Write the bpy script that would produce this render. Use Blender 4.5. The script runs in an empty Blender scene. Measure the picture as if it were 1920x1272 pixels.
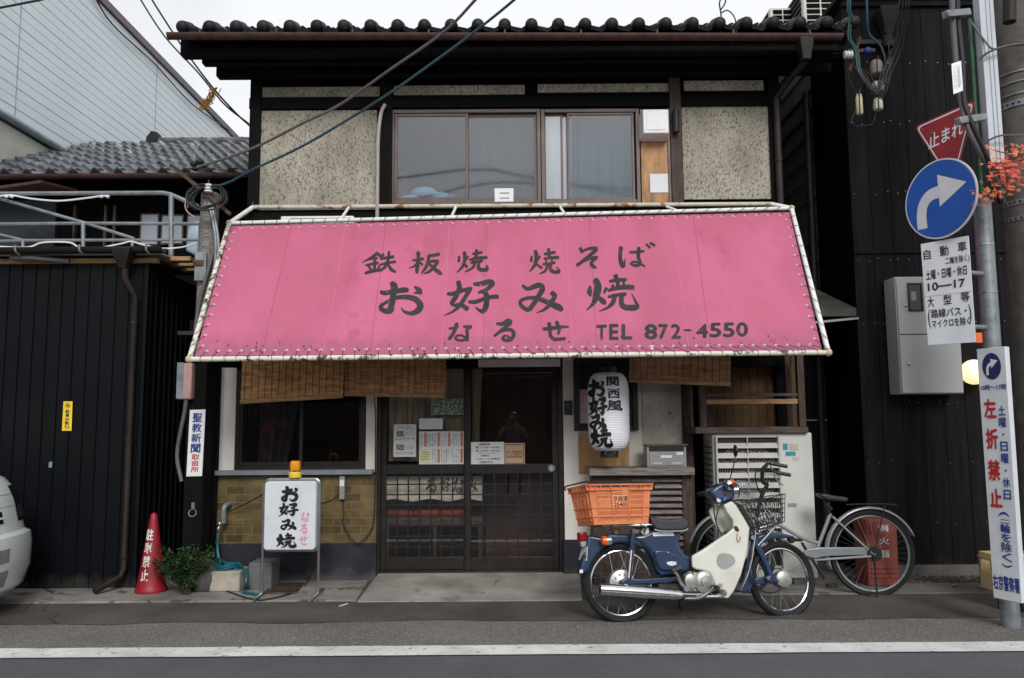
import bpy, math, random
from mathutils import Vector as V, Matrix
random.seed(7)
rad = math.radians
sc = bpy.context.scene
col = sc.collection

# ---------------------------------------------------------------- camera
F, H = 1493.0, 1.45                      # focal length in photo pixels, eye height in metres
TH, RO = math.atan(154 / F), 0.007       # pitch, roll
CAM = V((0, 0, H))
_u0 = V((0, -math.sin(TH), math.cos(TH)))
FW = V((0, math.cos(TH), math.sin(TH)))
RT = V((1, 0, 0)) * math.cos(RO) - _u0 * math.sin(RO)
UP = _u0 * math.cos(RO) + V((1, 0, 0)) * math.sin(RO)
cd = bpy.data.cameras.new('camera')
cd.sensor_width = 36
cd.lens = F / 1920 * 36
cd.clip_start = 0.05
cd.clip_end = 500
cam = bpy.data.objects.new('camera', cd)
col.objects.link(cam)
cam.matrix_world = Matrix(((RT.x, UP.x, -FW.x, 0), (RT.y, UP.y, -FW.y, 0), (RT.z, UP.z, -FW.z, H), (0, 0, 0, 1)))
sc.camera = cam

# ---------------------------------------------------------------- sky, sun, exposure
SUN_EL, SUN_AZ = rad(34), rad(168)       # azimuth clockwise from north (+Y): sun behind the viewer
w = bpy.data.worlds.new('World')
sc.world = w
w.use_nodes = True
nt = w.node_tree
nt.nodes.clear()
def wn(t, **k):
    n = nt.nodes.new(t)
    for a, b in k.items():
        setattr(n, a, b)
    return n
sky = wn('ShaderNodeTexSky', sky_type='NISHITA', sun_disc=False, sun_elevation=SUN_EL, sun_rotation=SUN_AZ)
sky.air_density, sky.dust_density, sky.ozone_density = 1.0, 3.0, 1.0
tc = wn('ShaderNodeTexCoord')
no = wn('ShaderNodeTexNoise')
no.inputs['Scale'].default_value = 1.6
no.inputs['Detail'].default_value = 5
cr = wn('ShaderNodeValToRGB')
cr.color_ramp.elements[0].position = .36
cr.color_ramp.elements[0].color = (.6, .6, .6, 1)
cr.color_ramp.elements[1].position = .6
cr.color_ramp.elements[1].color = (.97, .97, .97, 1)
mx = wn('ShaderNodeMix', data_type='RGBA')
mx.inputs['B'].default_value = (8.7, 8.85, 9.05, 1)      # bright stratus
bg = wn('ShaderNodeBackground')
bg.inputs['Strength'].default_value = .1
ou = wn('ShaderNodeOutputWorld')
L = nt.links.new
L(tc.outputs['Generated'], no.inputs['Vector'])
L(no.outputs['Fac'], cr.inputs['Fac'])
L(cr.outputs['Color'], mx.inputs['Factor'])
L(sky.outputs['Color'], mx.inputs['A'])
L(mx.outputs['Result'], bg.inputs['Color'])
L(bg.outputs['Background'], ou.inputs['Surface'])
sd = bpy.data.lights.new('sun', 'SUN')
sd.energy, sd.angle, sd.color = 1.8, rad(22), (1, .98, .95)
so = bpy.data.objects.new('sun', sd)
col.objects.link(so)
sdir = V((math.sin(SUN_AZ) * math.cos(SUN_EL), math.cos(SUN_AZ) * math.cos(SUN_EL), math.sin(SUN_EL)))
so.rotation_euler = (-sdir).to_track_quat('-Z', 'Y').to_euler()
so.location = (0, 0, 20)
sc.view_settings.view_transform = 'Standard'
sc.view_settings.look = 'None'
sc.view_settings.exposure = 0.17
sc.view_settings.gamma = 1
sc.cycles.max_bounces = 8
sc.cycles.transparent_max_bounces = 12

# ---------------------------------------------------------------- pixel of the photo -> point of the place
def ray(u, v):
    return RT * ((u - 960) / F) + UP * ((636 - v) / F) + FW
def P(u, v, Y):
    d = ray(u, v)
    return CAM + d * (Y / d.y)
def PX(u, v, X):
    d = ray(u, v)
    return CAM + d * (X / d.x)
def G(u, v, z=0.0):
    d = ray(u, v)
    return CAM + d * ((z - H) / d.z)
def PN(u, v, p0, n):
    d = ray(u, v)
    return CAM + d * ((p0 - CAM).dot(n) / d.dot(n))
def RC(u0, v0, u1, v1, Y):
    """photo rectangle on the vertical plane y=Y -> x0,x1,z0,z1"""
    um, vm = (u0 + u1) / 2, (v0 + v1) / 2
    return P(u0, vm, Y).x, P(u1, vm, Y).x, P(um, v1, Y).z, P(um, v0, Y).z

# ---------------------------------------------------------------- mesh builder
class MB:
    def __init__(s):
        s.v, s.f = [], []
    def add(s, vs, fs):
        b = len(s.v)
        s.v += [V(p) for p in vs]
        s.f += [[b + i for i in f] for f in fs]
        return s
    def box(s, x0, x1, y0, y1, z0, z1):
        return s.add([(x, y, z) for z in (z0, z1) for y in (y0, y1) for x in (x0, x1)],
                     [(0, 2, 3, 1), (4, 5, 7, 6), (0, 1, 5, 4), (2, 6, 7, 3), (0, 4, 6, 2), (1, 3, 7, 5)])
    def rbox(s, r, y0, y1):
        return s.box(r[0], r[1], y0, y1, r[2], r[3])
    def pbox(s, u0, v0, u1, v1, Y, d):
        return s.rbox(RC(u0, v0, u1, v1, Y), Y, Y + d)
    def obox(s, c, a, b, d):
        c = V(c)
        return s.add([c + a * i + b * j + d * k for k in (-1, 1) for j in (-1, 1) for i in (-1, 1)],
                     [(0, 2, 3, 1), (4, 5, 7, 6), (0, 1, 5, 4), (2, 6, 7, 3), (0, 4, 6, 2), (1, 3, 7, 5)])
    def bar(s, p, q, wd, ht, upv=V((0, 0, 1))):
        p, q = V(p), V(q)
        d = (q - p)
        a = d.cross(upv)
        if a.length < 1e-6:
            a = d.cross(V((1, 0, 0)))
        a.normalize()
        b = a.cross(d).normalized()
        return s.obox((p + q) / 2, d / 2, a * wd / 2, b * ht / 2)
    def prism(s, pts, d):
        pts = [V(p) for p in pts]
        n = len(pts)
        s.add(pts + [p + d for p in pts], [list(range(n))[::-1], list(range(n, 2 * n))] +
              [(i, (i + 1) % n, n + (i + 1) % n, n + i) for i in range(n)])
        return s
    def quad(s, a, b, c, d):
        return s.add([a, b, c, d], [(0, 1, 2, 3)])
    def tube(s, pts, r, n=8, closed=False):
        pts = [V(p) for p in pts]
        m = len(pts)
        rs = r if isinstance(r, (list, tuple)) else [r] * m
        nrm = None
        vs, fs = [], []
        for i, p in enumerate(pts):
            if closed:
                t = pts[(i + 1) % m] - pts[i - 1]
            else:
                t = pts[min(i + 1, m - 1)] - pts[max(i - 1, 0)]
            if t.length < 1e-9:
                t = V((0, 0, 1))
            t.normalize()
            if nrm is None:
                nrm = t.orthogonal().normalized()
            else:
                nrm = nrm - t * nrm.dot(t)
                nrm = nrm.normalized() if nrm.length > 1e-6 else t.orthogonal().normalized()
            b = t.cross(nrm)
            for k in range(n):
                a = 2 * math.pi * k / n
                vs.append(p + (nrm * math.cos(a) + b * math.sin(a)) * rs[i])
        for i in range(m if closed else m - 1):
            j = (i + 1) % m
            for k in range(n):
                l = (k + 1) % n
                fs.append((i * n + k, i * n + l, j * n + l, j * n + k))
        if not closed:
            fs.append(list(range(n))[::-1])
            fs.append([(m - 1) * n + k for k in range(n)])
        return s.add(vs, fs)
    def lathe(s, prof, o, ax, n=24, sx=None):
        """prof: (radius, height) pairs along axis ax from o"""
        o, ax = V(o), V(ax).normalized()
        a = sx.normalized() if sx is not None else ax.orthogonal().normalized()
        b = ax.cross(a)
        vs, fs = [], []
        for r, h in prof:
            for k in range(n):
                t = 2 * math.pi * k / n
                vs.append(o + ax * h + (a * math.cos(t) + b * math.sin(t)) * max(r, 1e-4))
        for i in range(len(prof) - 1):
            for k in range(n):
                l = (k + 1) % n
                fs.append((i * n + k, i * n + l, (i + 1) * n + l, (i + 1) * n + k))
        fs.append(list(range(n))[::-1])
        fs.append([(len(prof) - 1) * n + k for k in range(n)])
        return s.add(vs, fs)
    def ball(s, c, r, n=14, m=8, sc3=(1, 1, 1)):
        c = V(c)
        vs, fs = [], []
        for i in range(m + 1):
            t = math.pi * i / m
            for k in range(n):
                a = 2 * math.pi * k / n
                vs.append(c + V((r * sc3[0] * math.sin(t) * math.cos(a), r * sc3[1] * math.sin(t) * math.sin(a), r * sc3[2] * math.cos(t))))
        for i in range(m):
            for k in range(n):
                l = (k + 1) % n
                fs.append((i * n + k, (i + 1) * n + k, (i + 1) * n + l, i * n + l))
        return s.add(vs, fs)
    def torus(s, c, a, b, R, r, n=40, m=8):
        return s.tube([V(c) + (a * math.cos(2 * math.pi * k / n) + b * math.sin(2 * math.pi * k / n)) * R for k in range(n)], r, m, True)
    def grid(s, fn, nu, nv):
        return s.add([fn(i / nu, j / nv) for j in range(nv + 1) for i in range(nu + 1)],
                     [(j * (nu + 1) + i, j * (nu + 1) + i + 1, (j + 1) * (nu + 1) + i + 1, (j + 1) * (nu + 1) + i) for j in range(nv) for i in range(nu)])
    def build(s, name, mat, parent=None, bevel=0, smooth=35, label=None, cat=None, group=None, kind=None, seg=2):
        if parent is not None:
            org = ORG[parent.name]
        else:
            xs = [p.x for p in s.v]; ys = [p.y for p in s.v]; zs = [p.z for p in s.v]
            org = V(((min(xs) + max(xs)) / 2, (min(ys) + max(ys)) / 2, min(zs)))
        me = bpy.data.meshes.new(name)
        me.from_pydata([p - org for p in s.v], [], s.f)
        me.update()
        if smooth:
            for p in me.polygons:
                p.use_smooth = True
            me.set_sharp_from_angle(angle=rad(smooth))
        me.materials.append(mat)
        o = bpy.data.objects.new(name, me)
        col.objects.link(o)
        ORG[o.name] = org
        if parent is not None:
            o.parent = parent
        else:
            o.location = org
        if bevel:
            b = o.modifiers.new('bevel', 'BEVEL')
            b.width, b.segments, b.limit_method, b.angle_limit = bevel, seg, 'ANGLE', rad(40)
            b.harden_normals = False
        tag(o, label, cat, group, kind)
        return o
ORG = {}
def tag(o, label=None, cat=None, group=None, kind=None):
    for k, x in (('label', label), ('category', cat), ('group', group), ('kind', kind)):
        if x:
            o[k] = x
def thing(name, loc, label, cat, group=None):
    o = bpy.data.objects.new(name, None)
    o.empty_display_size = .1
    col.objects.link(o)
    o.location = V(loc)
    ORG[o.name] = V(loc)
    tag(o, label, cat, group)
    return o
def copy_thing(o, loc, label):
    r = o.copy()
    col.objects.link(r)
    r.location = V(loc)
    r['label'] = label
    for c in o.children:
        k = c.copy(); col.objects.link(k); k.parent = r
        for g in c.children:
            h = g.copy(); col.objects.link(h); h.parent = k
    return r
def crv(pts, k=6):
    """Catmull-Rom through pts"""
    pts = [V(p) for p in pts]
    q = [pts[0] * 2 - pts[1]] + pts + [pts[-1] * 2 - pts[-2]]
    out = []
    for i in range(1, len(q) - 2):
        a, b, c, d = q[i - 1:i + 3]
        for j in range(k):
            t = j / k
            out.append(.5 * ((2 * b) + (c - a) * t + (2 * a - 5 * b + 4 * c - d) * t * t + (3 * b - a - 3 * c + d) * t ** 3))
    out.append(pts[-1])
    return out
def sagline(p, q, sag, n=16):
    p, q = V(p), V(q)
    return [p.lerp(q, i / n) - V((0, 0, sag * 4 * (i / n) * (1 - i / n))) for i in range(n + 1)]

# ---------------------------------------------------------------- materials
def lin(c):
    return tuple((x / 255 / 12.92) if x / 255 <= .04045 else ((x / 255 + .055) / 1.055) ** 2.4 for x in c) + (1,)
def M(name, c, rough=.6, metal=0, var=.12, vs=6, bump=0, bs=60, c2=None, spots=None, ss=20, thr=.62, stretch=(1, 1, 1), spec=.5, coat=0, detail=6):
    """procedural surface: base colour c with cloudy variation towards c2, optional spots of a third colour"""
    m = bpy.data.materials.new(name)
    m.use_nodes = True
    t = m.node_tree
    b = t.nodes['Principled BSDF']
    b.inputs['Roughness'].default_value = rough
    b.inputs['Metallic'].default_value = metal
    b.inputs['Specular IOR Level'].default_value = spec
    b.inputs['Coat Weight'].default_value = coat
    g = t.nodes.new('ShaderNodeNewGeometry')
    mp = t.nodes.new('ShaderNodeMapping')
    mp.inputs['Scale'].default_value = stretch
    t.links.new(g.outputs['Position'], mp.inputs['Vector'])
    n = t.nodes.new('ShaderNodeTexNoise')
    n.inputs['Scale'].default_value = vs
    n.inputs['Detail'].default_value = detail
    n.inputs['Roughness'].default_value = .62
    t.links.new(mp.outputs['Vector'], n.inputs['Vector'])
    r = t.nodes.new('ShaderNodeValToRGB')
    l = lin(c)
    l2 = lin(c2) if c2 else tuple(x * (1 - 2.2 * var) for x in l[:3]) + (1,)
    l1 = l if c2 else tuple(min(1, x * (1 + var)) for x in l[:3]) + (1,)
    r.color_ramp.elements[0].position, r.color_ramp.elements[0].color = .33, l2
    r.color_ramp.elements[1].position, r.color_ramp.elements[1].color = .66, l1
    t.links.new(n.outputs['Fac'], r.inputs['Fac'])
    out = r.outputs['Color']
    if spots:
        n2 = t.nodes.new('ShaderNodeTexNoise')
        n2.inputs['Scale'].default_value = ss
        n2.inputs['Detail'].default_value = 8
        n2.inputs['Roughness'].default_value = .7
        t.links.new(mp.outputs['Vector'], n2.inputs['Vector'])
        r2 = t.nodes.new('ShaderNodeValToRGB')
        r2.color_ramp.elements[0].position, r2.color_ramp.elements[0].color = thr - .03, (0, 0, 0, 1)
        r2.color_ramp.elements[1].position, r2.color_ramp.elements[1].color = thr + .04, (1, 1, 1, 1)
        t.links.new(n2.outputs['Fac'], r2.inputs['Fac'])
        x = t.nodes.new('ShaderNodeMix')
        x.data_type = 'RGBA'
        t.links.new(r2.outputs['Color'], x.inputs['Factor'])
        t.links.new(out, x.inputs['A'])
        x.inputs['B'].default_value = lin(spots)
        out = x.outputs['Result']
    t.links.new(out, b.inputs['Base Color'])
    if bump:
        n3 = t.nodes.new('ShaderNodeTexNoise')
        n3.inputs['Scale'].default_value = bs
        n3.inputs['Detail'].default_value = 5
        t.links.new(mp.outputs['Vector'], n3.inputs['Vector'])
        bp = t.nodes.new('ShaderNodeBump')
        bp.inputs['Strength'].default_value = bump
        bp.inputs['Distance'].default_value = .01
        t.links.new(n3.outputs['Fac'], bp.inputs['Height'])
        t.links.new(bp.outputs['Normal'], b.inputs['Normal'])
    return m
def glass(name, tint, refl=.06, rough=.01, grazing=.5):
    """window glass: tinted see-through plus a mirror share that grows at grazing angles"""
    m = bpy.data.materials.new(name)
    m.use_nodes = True
    t = m.node_tree
    t.nodes.clear()
    o = t.nodes.new('ShaderNodeOutputMaterial')
    a = t.nodes.new('ShaderNodeBsdfTransparent')
    a.inputs['Color'].default_value = tint + (1,)
    b = t.nodes.new('ShaderNodeBsdfGlossy')
    b.inputs['Roughness'].default_value = rough
    lw = t.nodes.new('ShaderNodeLayerWeight')
    lw.inputs['Blend'].default_value = grazing
    mr = t.nodes.new('ShaderNodeMapRange')
    mr.inputs['To Min'].default_value = refl
    mr.inputs['To Max'].default_value = .9
    pw = t.nodes.new('ShaderNodeMath')
    pw.operation = 'POWER'
    pw.inputs[1].default_value = 3
    x = t.nodes.new('ShaderNodeMixShader')
    t.links.new(lw.outputs['Facing'], pw.inputs[0])
    t.links.new(pw.outputs[0], mr.inputs['Value'])
    t.links.new(mr.outputs['Result'], x.inputs['Fac'])
    t.links.new(a.outputs[0], x.inputs[1])
    t.links.new(b.outputs[0], x.inputs[2])
    t.links.new(x.outputs[0], o.inputs['Surface'])
    return m
K = {}
K['black_wood'] = M('black wood', (13, 11, 11), .75, var=.3, vs=5, spec=.15, stretch=(6, 6, .6), bump=.25, bs=30)
K['black_ink'] = M('black ink', (16, 16, 20), .5, var=.1)
K['brown_wood'] = M('brown wood', (74, 58, 52), .75, var=.3, vs=9, stretch=(5, 5, .8), bump=.25, bs=40)
K['brown_wood_h'] = M('brown wood boards', (88, 72, 66), .75, var=.3, vs=9, stretch=(.8, 5, 5), bump=.25, bs=40)
K['grey_wood'] = M('weathered wood', (130, 122, 118), .8, var=.28, vs=9, stretch=(.8, 6, 6), bump=.3, bs=40)
K['tan_wood'] = M('tan wood', (168, 132, 92), .7, var=.2, vs=8, stretch=(1, 5, 5))
K['ply'] = M('plywood', (176, 136, 92), .7, var=.22, vs=5, stretch=(3, 3, .8), spots=(120, 84, 54), ss=6, thr=.66)
K['plaster'] = M('rough plaster', (184, 179, 164), .95, vs=1.8, c2=(146, 141, 128), stretch=(1.3, 1, .8), spots=(94, 88, 76), ss=52, thr=.555, bump=1.0, bs=46)
K['plaster_old'] = M('stained plaster', (216, 208, 196), .95, vs=3, c2=(176, 168, 156), spots=(120, 114, 104), ss=14, thr=.62, bump=1.0, bs=22)
K['white_paint'] = M('white wall paint', (232, 226, 220), .85, vs=3, c2=(212, 205, 198), bump=.1)
K['navy_base'] = M('navy base paint', (34, 37, 47), .8, var=.3, vs=5, spots=(150, 150, 150), ss=14, thr=.7)
K['concrete'] = M('concrete', (140, 136, 128), .9, vs=5, c2=(100, 96, 90), bump=.3, bs=80, spots=(70, 66, 60), ss=5, thr=.6)
K['concrete_dark'] = M('dark concrete', (128, 124, 118), .9, vs=3, c2=(92, 88, 84), bump=.3, bs=80)
K['pole_concrete'] = M('pole concrete', (104, 100, 94), .9, vs=10, c2=(82, 78, 74), bump=.3, bs=90)
K['brown_alu'] = M('brown aluminium', (92, 79, 75), .45, .3, var=.1)
K['dark_alu'] = M('dark bronze aluminium', (48, 45, 43), .4, .4, var=.15)
K['copper_paint'] = M('red brown gutter', (72, 48, 44), .55, var=.25, vs=8, spots=(50, 36, 34), ss=6, thr=.6)
K['dark_gutter'] = M('dark brown gutter', (34, 30, 29), .55, var=.2, spec=.3)
K['kawara'] = M('roof tile', (30, 31, 34), .55, spec=.3, var=.3, vs=3, spots=(70, 72, 73), ss=4, thr=.62)
K['kawara_grey'] = M('grey roof tile', (112, 116, 121), .38, vs=3.5, c2=(58, 61, 66), spots=(168, 172, 175), ss=3, thr=.6)
K['clad'] = M('grey cladding', (224, 231, 235), .5, vs=.6, c2=(215, 223, 228))
K['cream_wall'] = M('cream wall', (205, 205, 192), .9, vs=1.5, c2=(176, 176, 164), spots=(120, 116, 100), ss=1.4, thr=.66)
K['black_steel'] = M('black steel sheet', (13, 15, 20), .5, 0, spec=.15, var=.2, vs=2, stretch=(1, 1, .4))
K['char_wood'] = M('charred boards', (29, 27, 29), .75, spec=.1, var=.22, vs=2.2, stretch=(7, 7, .5), spots=(12, 12, 12), ss=5, thr=.66, bump=.2, bs=30)
K['siding'] = M('grey brown siding', (176, 168, 166), .7, var=.1)
K['galv'] = M('galvanised steel', (148, 154, 158), .45, .5, vs=14, c2=(116, 122, 126))
K['galv_dull'] = M('dull grey pipe', (140, 146, 154), .5, .3, vs=9, c2=(112, 118, 126))
K['chrome'] = M('chrome', (225, 226, 228), .12, 1, var=.03)
K['steel'] = M('brushed steel', (170, 172, 174), .3, .9, var=.1)
K['rust_pipe'] = M('rusty white pipe', (206, 200, 188), .6, vs=9, c2=(190, 180, 160), spots=(128, 76, 40), ss=7, thr=.56)
K['white_pipe'] = M('chipped white pipe', (240, 240, 238), .5, vs=9, c2=(226, 224, 218), spots=(96, 74, 50), ss=16, thr=.65)
K['side_pipe'] = M('worn white pipe', (232, 228, 218), .55, vs=12, c2=(214, 206, 188), spots=(86, 66, 44), ss=12, thr=.56)
K['pink'] = M('pink awning canvas', (197, 101, 133), .55, vs=.9, c2=(177, 87, 116), bump=.12, bs=2.2, spots=(180, 88, 118), ss=1.7, thr=.6, stretch=(1.6, 1, .5))
K['ink_worn'] = M('worn sign ink', (40, 42, 38), .6, var=.15, spots=(150, 84, 108), ss=34, thr=.63)
K['rope'] = M('dark rope', (40, 38, 36), .9, var=.1)
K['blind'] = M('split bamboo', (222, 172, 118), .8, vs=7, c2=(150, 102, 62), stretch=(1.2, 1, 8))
K['blind_shaded'] = M('shade-toned bamboo', (104, 78, 52), .8, vs=7, c2=(90, 64, 40), stretch=(1.2, 1, 8))  # split bamboo with the shade of the recess put into its colour
K['lantern'] = M('lantern vinyl', (226, 228, 236), .5, var=.03)
K['pink_ink'] = M('pink ink', (222, 140, 170), .5, var=.05)
K['white_plastic'] = M('white plastic', (226, 228, 230), .4, var=.03)
K['sign_white'] = M('sign white', (214, 218, 222), .4, vs=5, c2=(200, 204, 210))
K['off_white'] = M('off white enamel', (196, 194, 186), .5, vs=4, c2=(184, 182, 174))
K['grey_box'] = M('grey painted steel', (176, 178, 178), .45, vs=3, c2=(166, 168, 168))
K['mid_grey'] = M('mid grey steel', (150, 150, 148), .45, .2, var=.08)
K['louvre'] = M('grey plastic louvre', (186, 184, 178), .5, var=.06)
K['sign_blue'] = M('sign blue', (20, 84, 170), .4, var=.05)
K['ink_blue'] = M('blue ink', (28, 52, 130), .5, var=.05)
K['ink_navy'] = M('navy ink', (22, 30, 90), .5, var=.05)
K['ink_red'] = M('red ink', (184, 30, 40), .5, var=.06)
K['sign_red'] = M('sign red', (150, 22, 32), .5, vs=6, c2=(128, 18, 28))
K['yellow'] = M('yellow label', (238, 206, 58), .5, var=.04)
K['amber'] = M('amber plastic', (236, 150, 10), .2, var=.12, coat=.5)
K['orange'] = M('orange crate plastic', (222, 138, 92), .65, vs=8, c2=(204, 116, 72), spots=(226, 170, 136), ss=14, thr=.66)
K['blue_paint'] = M('blue scooter paint', (34, 56, 86), .3, var=.1, coat=.5, spots=(86, 92, 100), ss=18, thr=.68)
K['ivory'] = M('ivory plastic', (216, 216, 208), .35, vs=5, c2=(200, 199, 189))
K['rubber'] = M('tyre rubber', (30, 30, 31), .8, var=.15)
K['vinyl'] = M('black vinyl', (44, 45, 50), .5, var=.1)
K['black_plastic'] = M('black plastic', (28, 28, 30), .45, var=.1)
K['alloy'] = M('cast alloy', (168, 168, 166), .4, .7, var=.15, vs=20)
K['red_lens'] = M('red lens', (140, 16, 22), .15, var=.1)
K['amber_lens'] = M('amber lens', (228, 96, 26), .15, var=.1)
K['car_white'] = M('white car paint', (226, 232, 230), .2, var=.02, coat=.8)
K['car_glass'] = M('dark glass', (14, 16, 20), .06, var=.1)
K['cone_red'] = M('red cone', (156, 26, 40), .5, vs=8, c2=(126, 20, 32))
K['cone_white'] = M('worn white print', (226, 220, 218), .6, var=.05, spots=(196, 40, 52), ss=40, thr=.62)
K['leaf'] = M('leaf', (52, 92, 44), .55, vs=9, c2=(32, 58, 30))
K['leaf_dark'] = M('dark leaf', (36, 62, 32), .55, vs=9, c2=(22, 42, 24))
K['stem'] = M('stem', (84, 72, 52), .8, var=.2)
K['maple'] = M('maple leaf', (222, 110, 78), .55, vs=14, c2=(206, 72, 60), spots=(226, 160, 84), ss=9, thr=.56)
K['hose'] = M('teal hose', (20, 96, 112), .35, var=.15)
K['block'] = M('pale block', (178, 170, 158), .9, vs=10, c2=(150, 142, 130), bump=.3)
K['grey_block'] = M('grey block', (112, 114, 116), .95, vs=20, c2=(92, 94, 96), bump=.6, bs=120)
K['rust_metal'] = M('rusty iron', (86, 66, 54), .8, var=.3, vs=12, bump=.2)
K['brick_red'] = M('red steel box', (150, 74, 62), .5, vs=4, c2=(134, 62, 52))
K['paper'] = M('paper', (222, 224, 228), .8, var=.03)
K['paper_grey'] = M('faded print', (150, 156, 160), .8, var=.2)
K['paper_green'] = M('food photo print', (120, 140, 124), .8, vs=60, c2=(70, 90, 80), spots=(206, 210, 186), ss=50, thr=.55)
K['paper_orange'] = M('orange print', (206, 120, 84), .8, var=.1)
K['paper_yellow'] = M('yellow print', (232, 228, 176), .8, var=.05)
K['closed_tan'] = M('tan sign board', (196, 164, 136), .6, var=.05)
K['curtain'] = M('beige curtain', (196, 186, 166), .9, var=.15, vs=6, stretch=(6, 1, .3))
K['noren'] = M('pale cloth', (222, 216, 204), .9, var=.1)
K['noren_ink'] = M('cloth ink', (112, 106, 98), .9, var=.1)
K['floral'] = M('floral curtain', (40, 48, 62), .9, vs=14, c2=(22, 30, 44), spots=(128, 34, 56), ss=9, thr=.57)
K['cushion'] = M('red cushion', (160, 66, 60), .9, var=.15)
K['interior'] = M('dim interior', (104, 66, 60), .9, var=.2)
K['interior_floor'] = M('interior floor', (50, 46, 44), .8, var=.2)
K['room_grey'] = M('room wall', (96, 106, 116), .9, var=.1)
K['sheer'] = M('sheer curtain', (150, 160, 160), .9, var=.1, vs=5, stretch=(7, 1, .3))
K['cable'] = M('black cable', (26, 27, 30), .6, var=.1)
K['cable_grey'] = M('grey cable', (92, 90, 94), .6, var=.1)
K['cable_blue'] = M('blue cable', (18, 58, 92), .5, vs=3, c2=(26, 80, 74))
K['cable_green'] = M('green cable', (16, 78, 46), .5, var=.1)
K['porcelain'] = M('porcelain', (220, 224, 230), .25, var=.03)
K['cream_plastic'] = M('cream plastic', (206, 198, 160), .5, var=.08)
K['net'] = M('yellow net', (206, 152, 60), .8, var=.2)
K['bottle_crate'] = M('cream crate', (226, 200, 150), .5, var=.05)
K['blue_tarp'] = M('plastic sheet', (168, 186, 200), .35, var=.12)
K['skin'] = M('skin', (196, 150, 124), .6, var=.05)
K['dark_cloth'] = M('dark shirt', (46, 44, 58), .9, var=.2)
K['cardboard_pink'] = M('faded pink steel', (186, 152, 144), .6, vs=7, c2=(166, 128, 120))
K['dark_wall'] = M('dark boarding', (12, 11, 11), .85, spec=.1, var=.2, vs=4)
K['street_house'] = M('brown facade', (70, 56, 50), .9, var=.2, vs=2)
K['orange_tag'] = M('orange tag', (232, 106, 40), .5, var=.03)
K['window_glass'] = glass('window glass', (.66, .75, .84), .13, .07)
K['shop_glass'] = glass('shop glass', (.94, .93, .92), .06, .005)
K['clear_glass'] = glass('clear glass', (.85, .88, .9), .06, .01)
def frosted(name, c, rough):
    m = M(name, c, rough, var=.06, vs=3, stretch=(3, 1, .4), spec=.9)
    return m
K['frosted'] = frosted('frosted glass', (74, 80, 84), .22)
K['frosted_light'] = frosted('pale frosted glass', (150, 160, 172), .25)
K['frosted_green'] = frosted('greenish frosted glass', (90, 102, 105), .25)
def lamp_mat():
    m = bpy.data.materials.new('lit globe')
    m.use_nodes = True
    b = m.node_tree.nodes['Principled BSDF']
    b.inputs['Base Color'].default_value = (.9, .85, .75, 1)
    b.inputs['Emission Color'].default_value = (1, .70, .38, 1)
    b.inputs['Emission Strength'].default_value = 1.0
    return m
K['lit'] = lamp_mat()
def brick_mat():
    m = M('ochre tile', (124, 104, 66), .35, vs=6, c2=(84, 70, 44))
    t = m.node_tree
    b = t.nodes['Principled BSDF']
    src = b.inputs['Base Color'].links[0].from_socket
    g = t.nodes.new('ShaderNodeNewGeometry')
    sx = t.nodes.new('ShaderNodeSeparateXYZ')
    t.links.new(g.outputs['Position'], sx.inputs[0])
    cx = t.nodes.new('ShaderNodeCombineXYZ')
    t.links.new(sx.outputs['X'], cx.inputs['X'])
    t.links.new(sx.outputs['Z'], cx.inputs['Y'])
    k = t.nodes.new('ShaderNodeTexBrick')
    k.inputs['Scale'].default_value = 1
    k.inputs['Brick Width'].default_value = .165
    k.inputs['Row Height'].default_value = .0725
    k.inputs['Mortar Size'].default_value = .004
    k.inputs['Mortar Smooth'].default_value = .1
    k.inputs['Bias'].default_value = 0
    k.inputs['Color1'].default_value = (.55, .55, .55, 1)
    k.inputs['Color2'].default_value = (1.15, 1.15, 1.15, 1)
    k.inputs['Mortar'].default_value = (.9, .95, 1.2, 1)
    t.links.new(cx.outputs[0], k.inputs['Vector'])
    x = t.nodes.new('ShaderNodeMix')
    x.data_type = 'RGBA'
    x.blend_type = 'MULTIPLY'
    x.inputs['Factor'].default_value = 1
    t.links.new(src, x.inputs['A'])
    t.links.new(k.outputs['Color'], x.inputs['B'])
    y = t.nodes.new('ShaderNodeMix')
    y.data_type = 'RGBA'
    t.links.new(k.outputs['Fac'], y.inputs['Factor'])
    t.links.new(x.outputs['Result'], y.inputs['A'])
    y.inputs['B'].default_value = lin((116, 108, 90))
    t.links.new(y.outputs['Result'], b.inputs['Base Color'])
    bp = t.nodes.new('ShaderNodeBump')
    bp.invert = True
    bp.inputs['Strength'].default_value = .8
    bp.inputs['Distance'].default_value = .01
    t.links.new(k.outputs['Fac'], bp.inputs['Height'])
    t.links.new(bp.outputs['Normal'], b.inputs['Normal'])
    return m
K['brick'] = brick_mat()
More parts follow.
